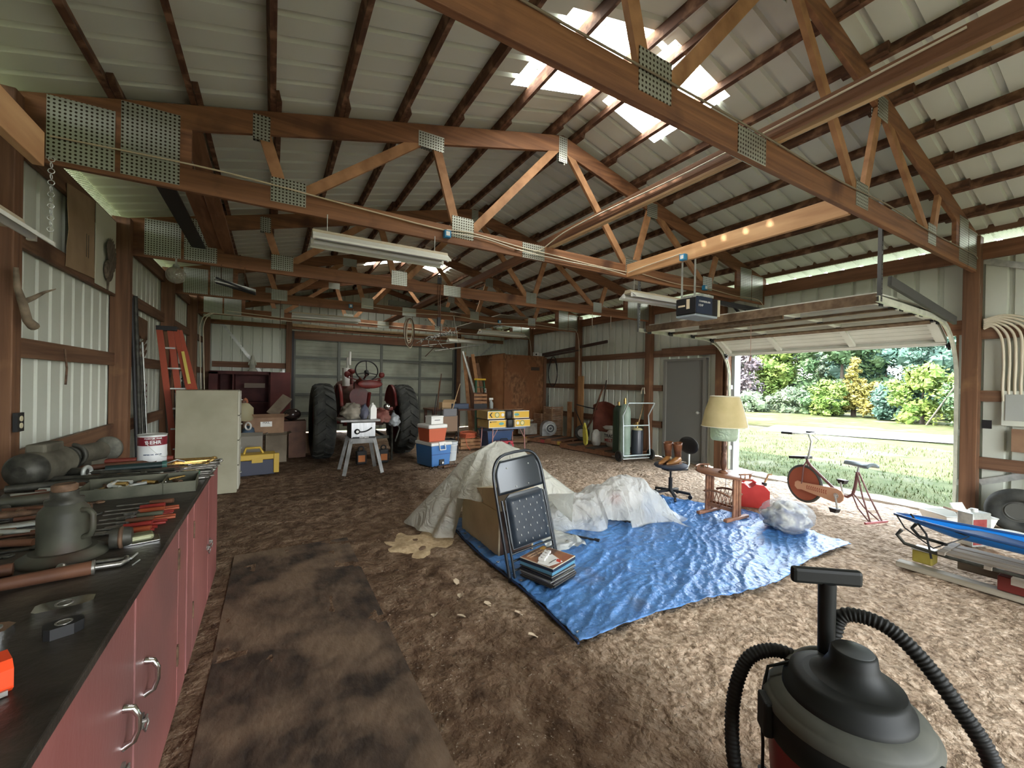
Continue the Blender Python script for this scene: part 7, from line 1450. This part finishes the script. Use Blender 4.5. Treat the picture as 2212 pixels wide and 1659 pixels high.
t = thing('solvent_can', 'rectangular metal solvent can with red label behind the sled', 'can', (6.12, 1.24, 0), rad(-22)); build('body', MB().bx(-.11, -.065, 0, .11, .065, .33), m_galv, t, bevel=.008); build('label', MB().bx(-.105, -.0665, .02, .055, -.065, .27), noisy('red_label', (.22, .03, .03), (.30, .07, .06), 12), t); build('cap', MB().cyl((0, 0, .33), (0, 0, .36), .028), m_white, t); build('handle', MB().tube([(-.07, 0, .33), (-.06, 0, .36), (-.03, 0, .36)], .005), m_galv, t)
t = thing('plastic_bin', 'low white plastic bin with flaps near the right jamb', 'bin', (6.75, 1.50, 0), rad(-35)); build('body', MB().add([(-.22, -.14, 0), (.22, -.14, 0), (.22, .14, 0), (-.22, .14, 0), (-.26, -.17, .15), (.26, -.17, .15), (.26, .17, .15), (-.26, .17, .15)], [(0, 3, 2, 1), (0, 1, 5, 4), (1, 2, 6, 5), (2, 3, 7, 6), (3, 0, 4, 7)]), m_white, t, solid=.005); build('rim', MB().tube([(-.26, -.17, .15), (.26, -.17, .15), (.26, .17, .15), (-.26, .17, .15)], .008, 6, closed=True), m_white, t)
solo('wooden_offcut', 'brown board end sticking out of the white bin', 'board', MB().beam((-.18, 0, .12), (.2, .0, .10), .10, .02, (0, 0, 1)), m_card, loc=(6.72, 1.45, .06), rot=(0, rad(12), rad(-40)))
solo('white_tray', 'tilted white plastic panel leaning in the bin', 'panel', MB().bx(-.09, -.005, 0, .09, .005, .2), m_white, loc=(6.85, 1.45, .07), rot=(rad(-30), 0, rad(-20)))
solo('laundry_basket', 'corner of a white ribbed basket right of solvent can', 'basket', MB().lathe([(.10, 0), (.12, .1), (.13, .11)], 22).torus((0, 0, .05), .112, .008), m_white, loc=(6.5, 1.06, 0))
t = thing('tire', 'worn bald tyre leaning against the right wall', 'tyre', (7.08, 1.10, .235), 0); build('tread', MB().torus((0, 0, 0), .19, .07, (1, .25, .3), 40, 12), m_tyre, t); build('rim', MB().cyl((-.02, -.005, -.006), (.02, .005, .006), .14, n=30).torus((-.025, 0, 0), .10, .008, (1, .25, .3)), plain('rim_grey', (.09, .09, .08), .6), t)
t = thing('breaker_panel', 'white electrical panel door on the right wall', 'electrical panel', (RW-.06, 1.12, 1.35)); build('box', MB().bx(-.02, -.32, -.20, .035, .16, .20), m_sheet, t, bevel=.004); build('door', MB().bx(-.03, -.30, -.14, -.02, .13, .16), plain('panel_grey', (.38, .40, .37), .5), t, bevel=.003)
solo('brown_board', 'brown square board fixed below the electrical panel', 'board', MB().bx(RW-.085, 1.02, .86, RW-.065, 1.20, 1.12), m_card)
solo('pvc_conduit', 'grey plastic conduit running down the right wall', 'conduit', MB().cyl((RW-.07, .98, .3), (RW-.07, .98, 1.12), .03), m_galv)
solo('wall_switch', 'small dark switch plate right of the doorway', 'switch', MB().bx(RW-.03, 1.36, 1.10, RW-.02, 1.44, 1.2), m_dark)
t = thing('sawdust_patch', 'pale dry sawdust spilled at the tarp corner', 'sawdust', (1.28, 3.9, 0)); build('pile', MB().grid(lambda u, v: ((u-.5)*.9+.06*noise.noise((u*5, v*5, 1)), (v-.5)*.9, -.05+.062*max(0, 1-((2*u-1)**2+(2*v-1)**2))**.5*(.8+.5*noise.noise((u*6, v*6, 0)))), 40, 40), noisy('sawdust', (.42, .30, .17), (.58, .44, .27), 30, bump=.5), t)
r = random.Random(31)
for i, (x, y) in enumerate([(1.2, 2.75), (1.32, 2.55), (1.1, 2.5), (1.45, 2.35), (.95, 2.6), (1.25, 2.95), (1.4, 2.1)]):
    solo('fallen_leaf', '%s crumpled dead leaf lying left of tarp, %s' % (ORD[i], ['beside the stack of albums', 'below it', 'left of that one', 'nearest the tarp corner', 'farthest left', 'nearest the sawdust', 'nearest the viewer'][i]), 'leaf', MB().grid(lambda u, v: ((u-.5)*.05*(1-abs(v-.5)), (v-.5)*.06, .006*sin(u*6+v*3)), 5, 5), plain('dead_leaf', (.5, .40, .28), .8), 'dead leaves left of the tarp', (x, y, .002), (r.random()*.4, r.random()*.4, r.random()*6))
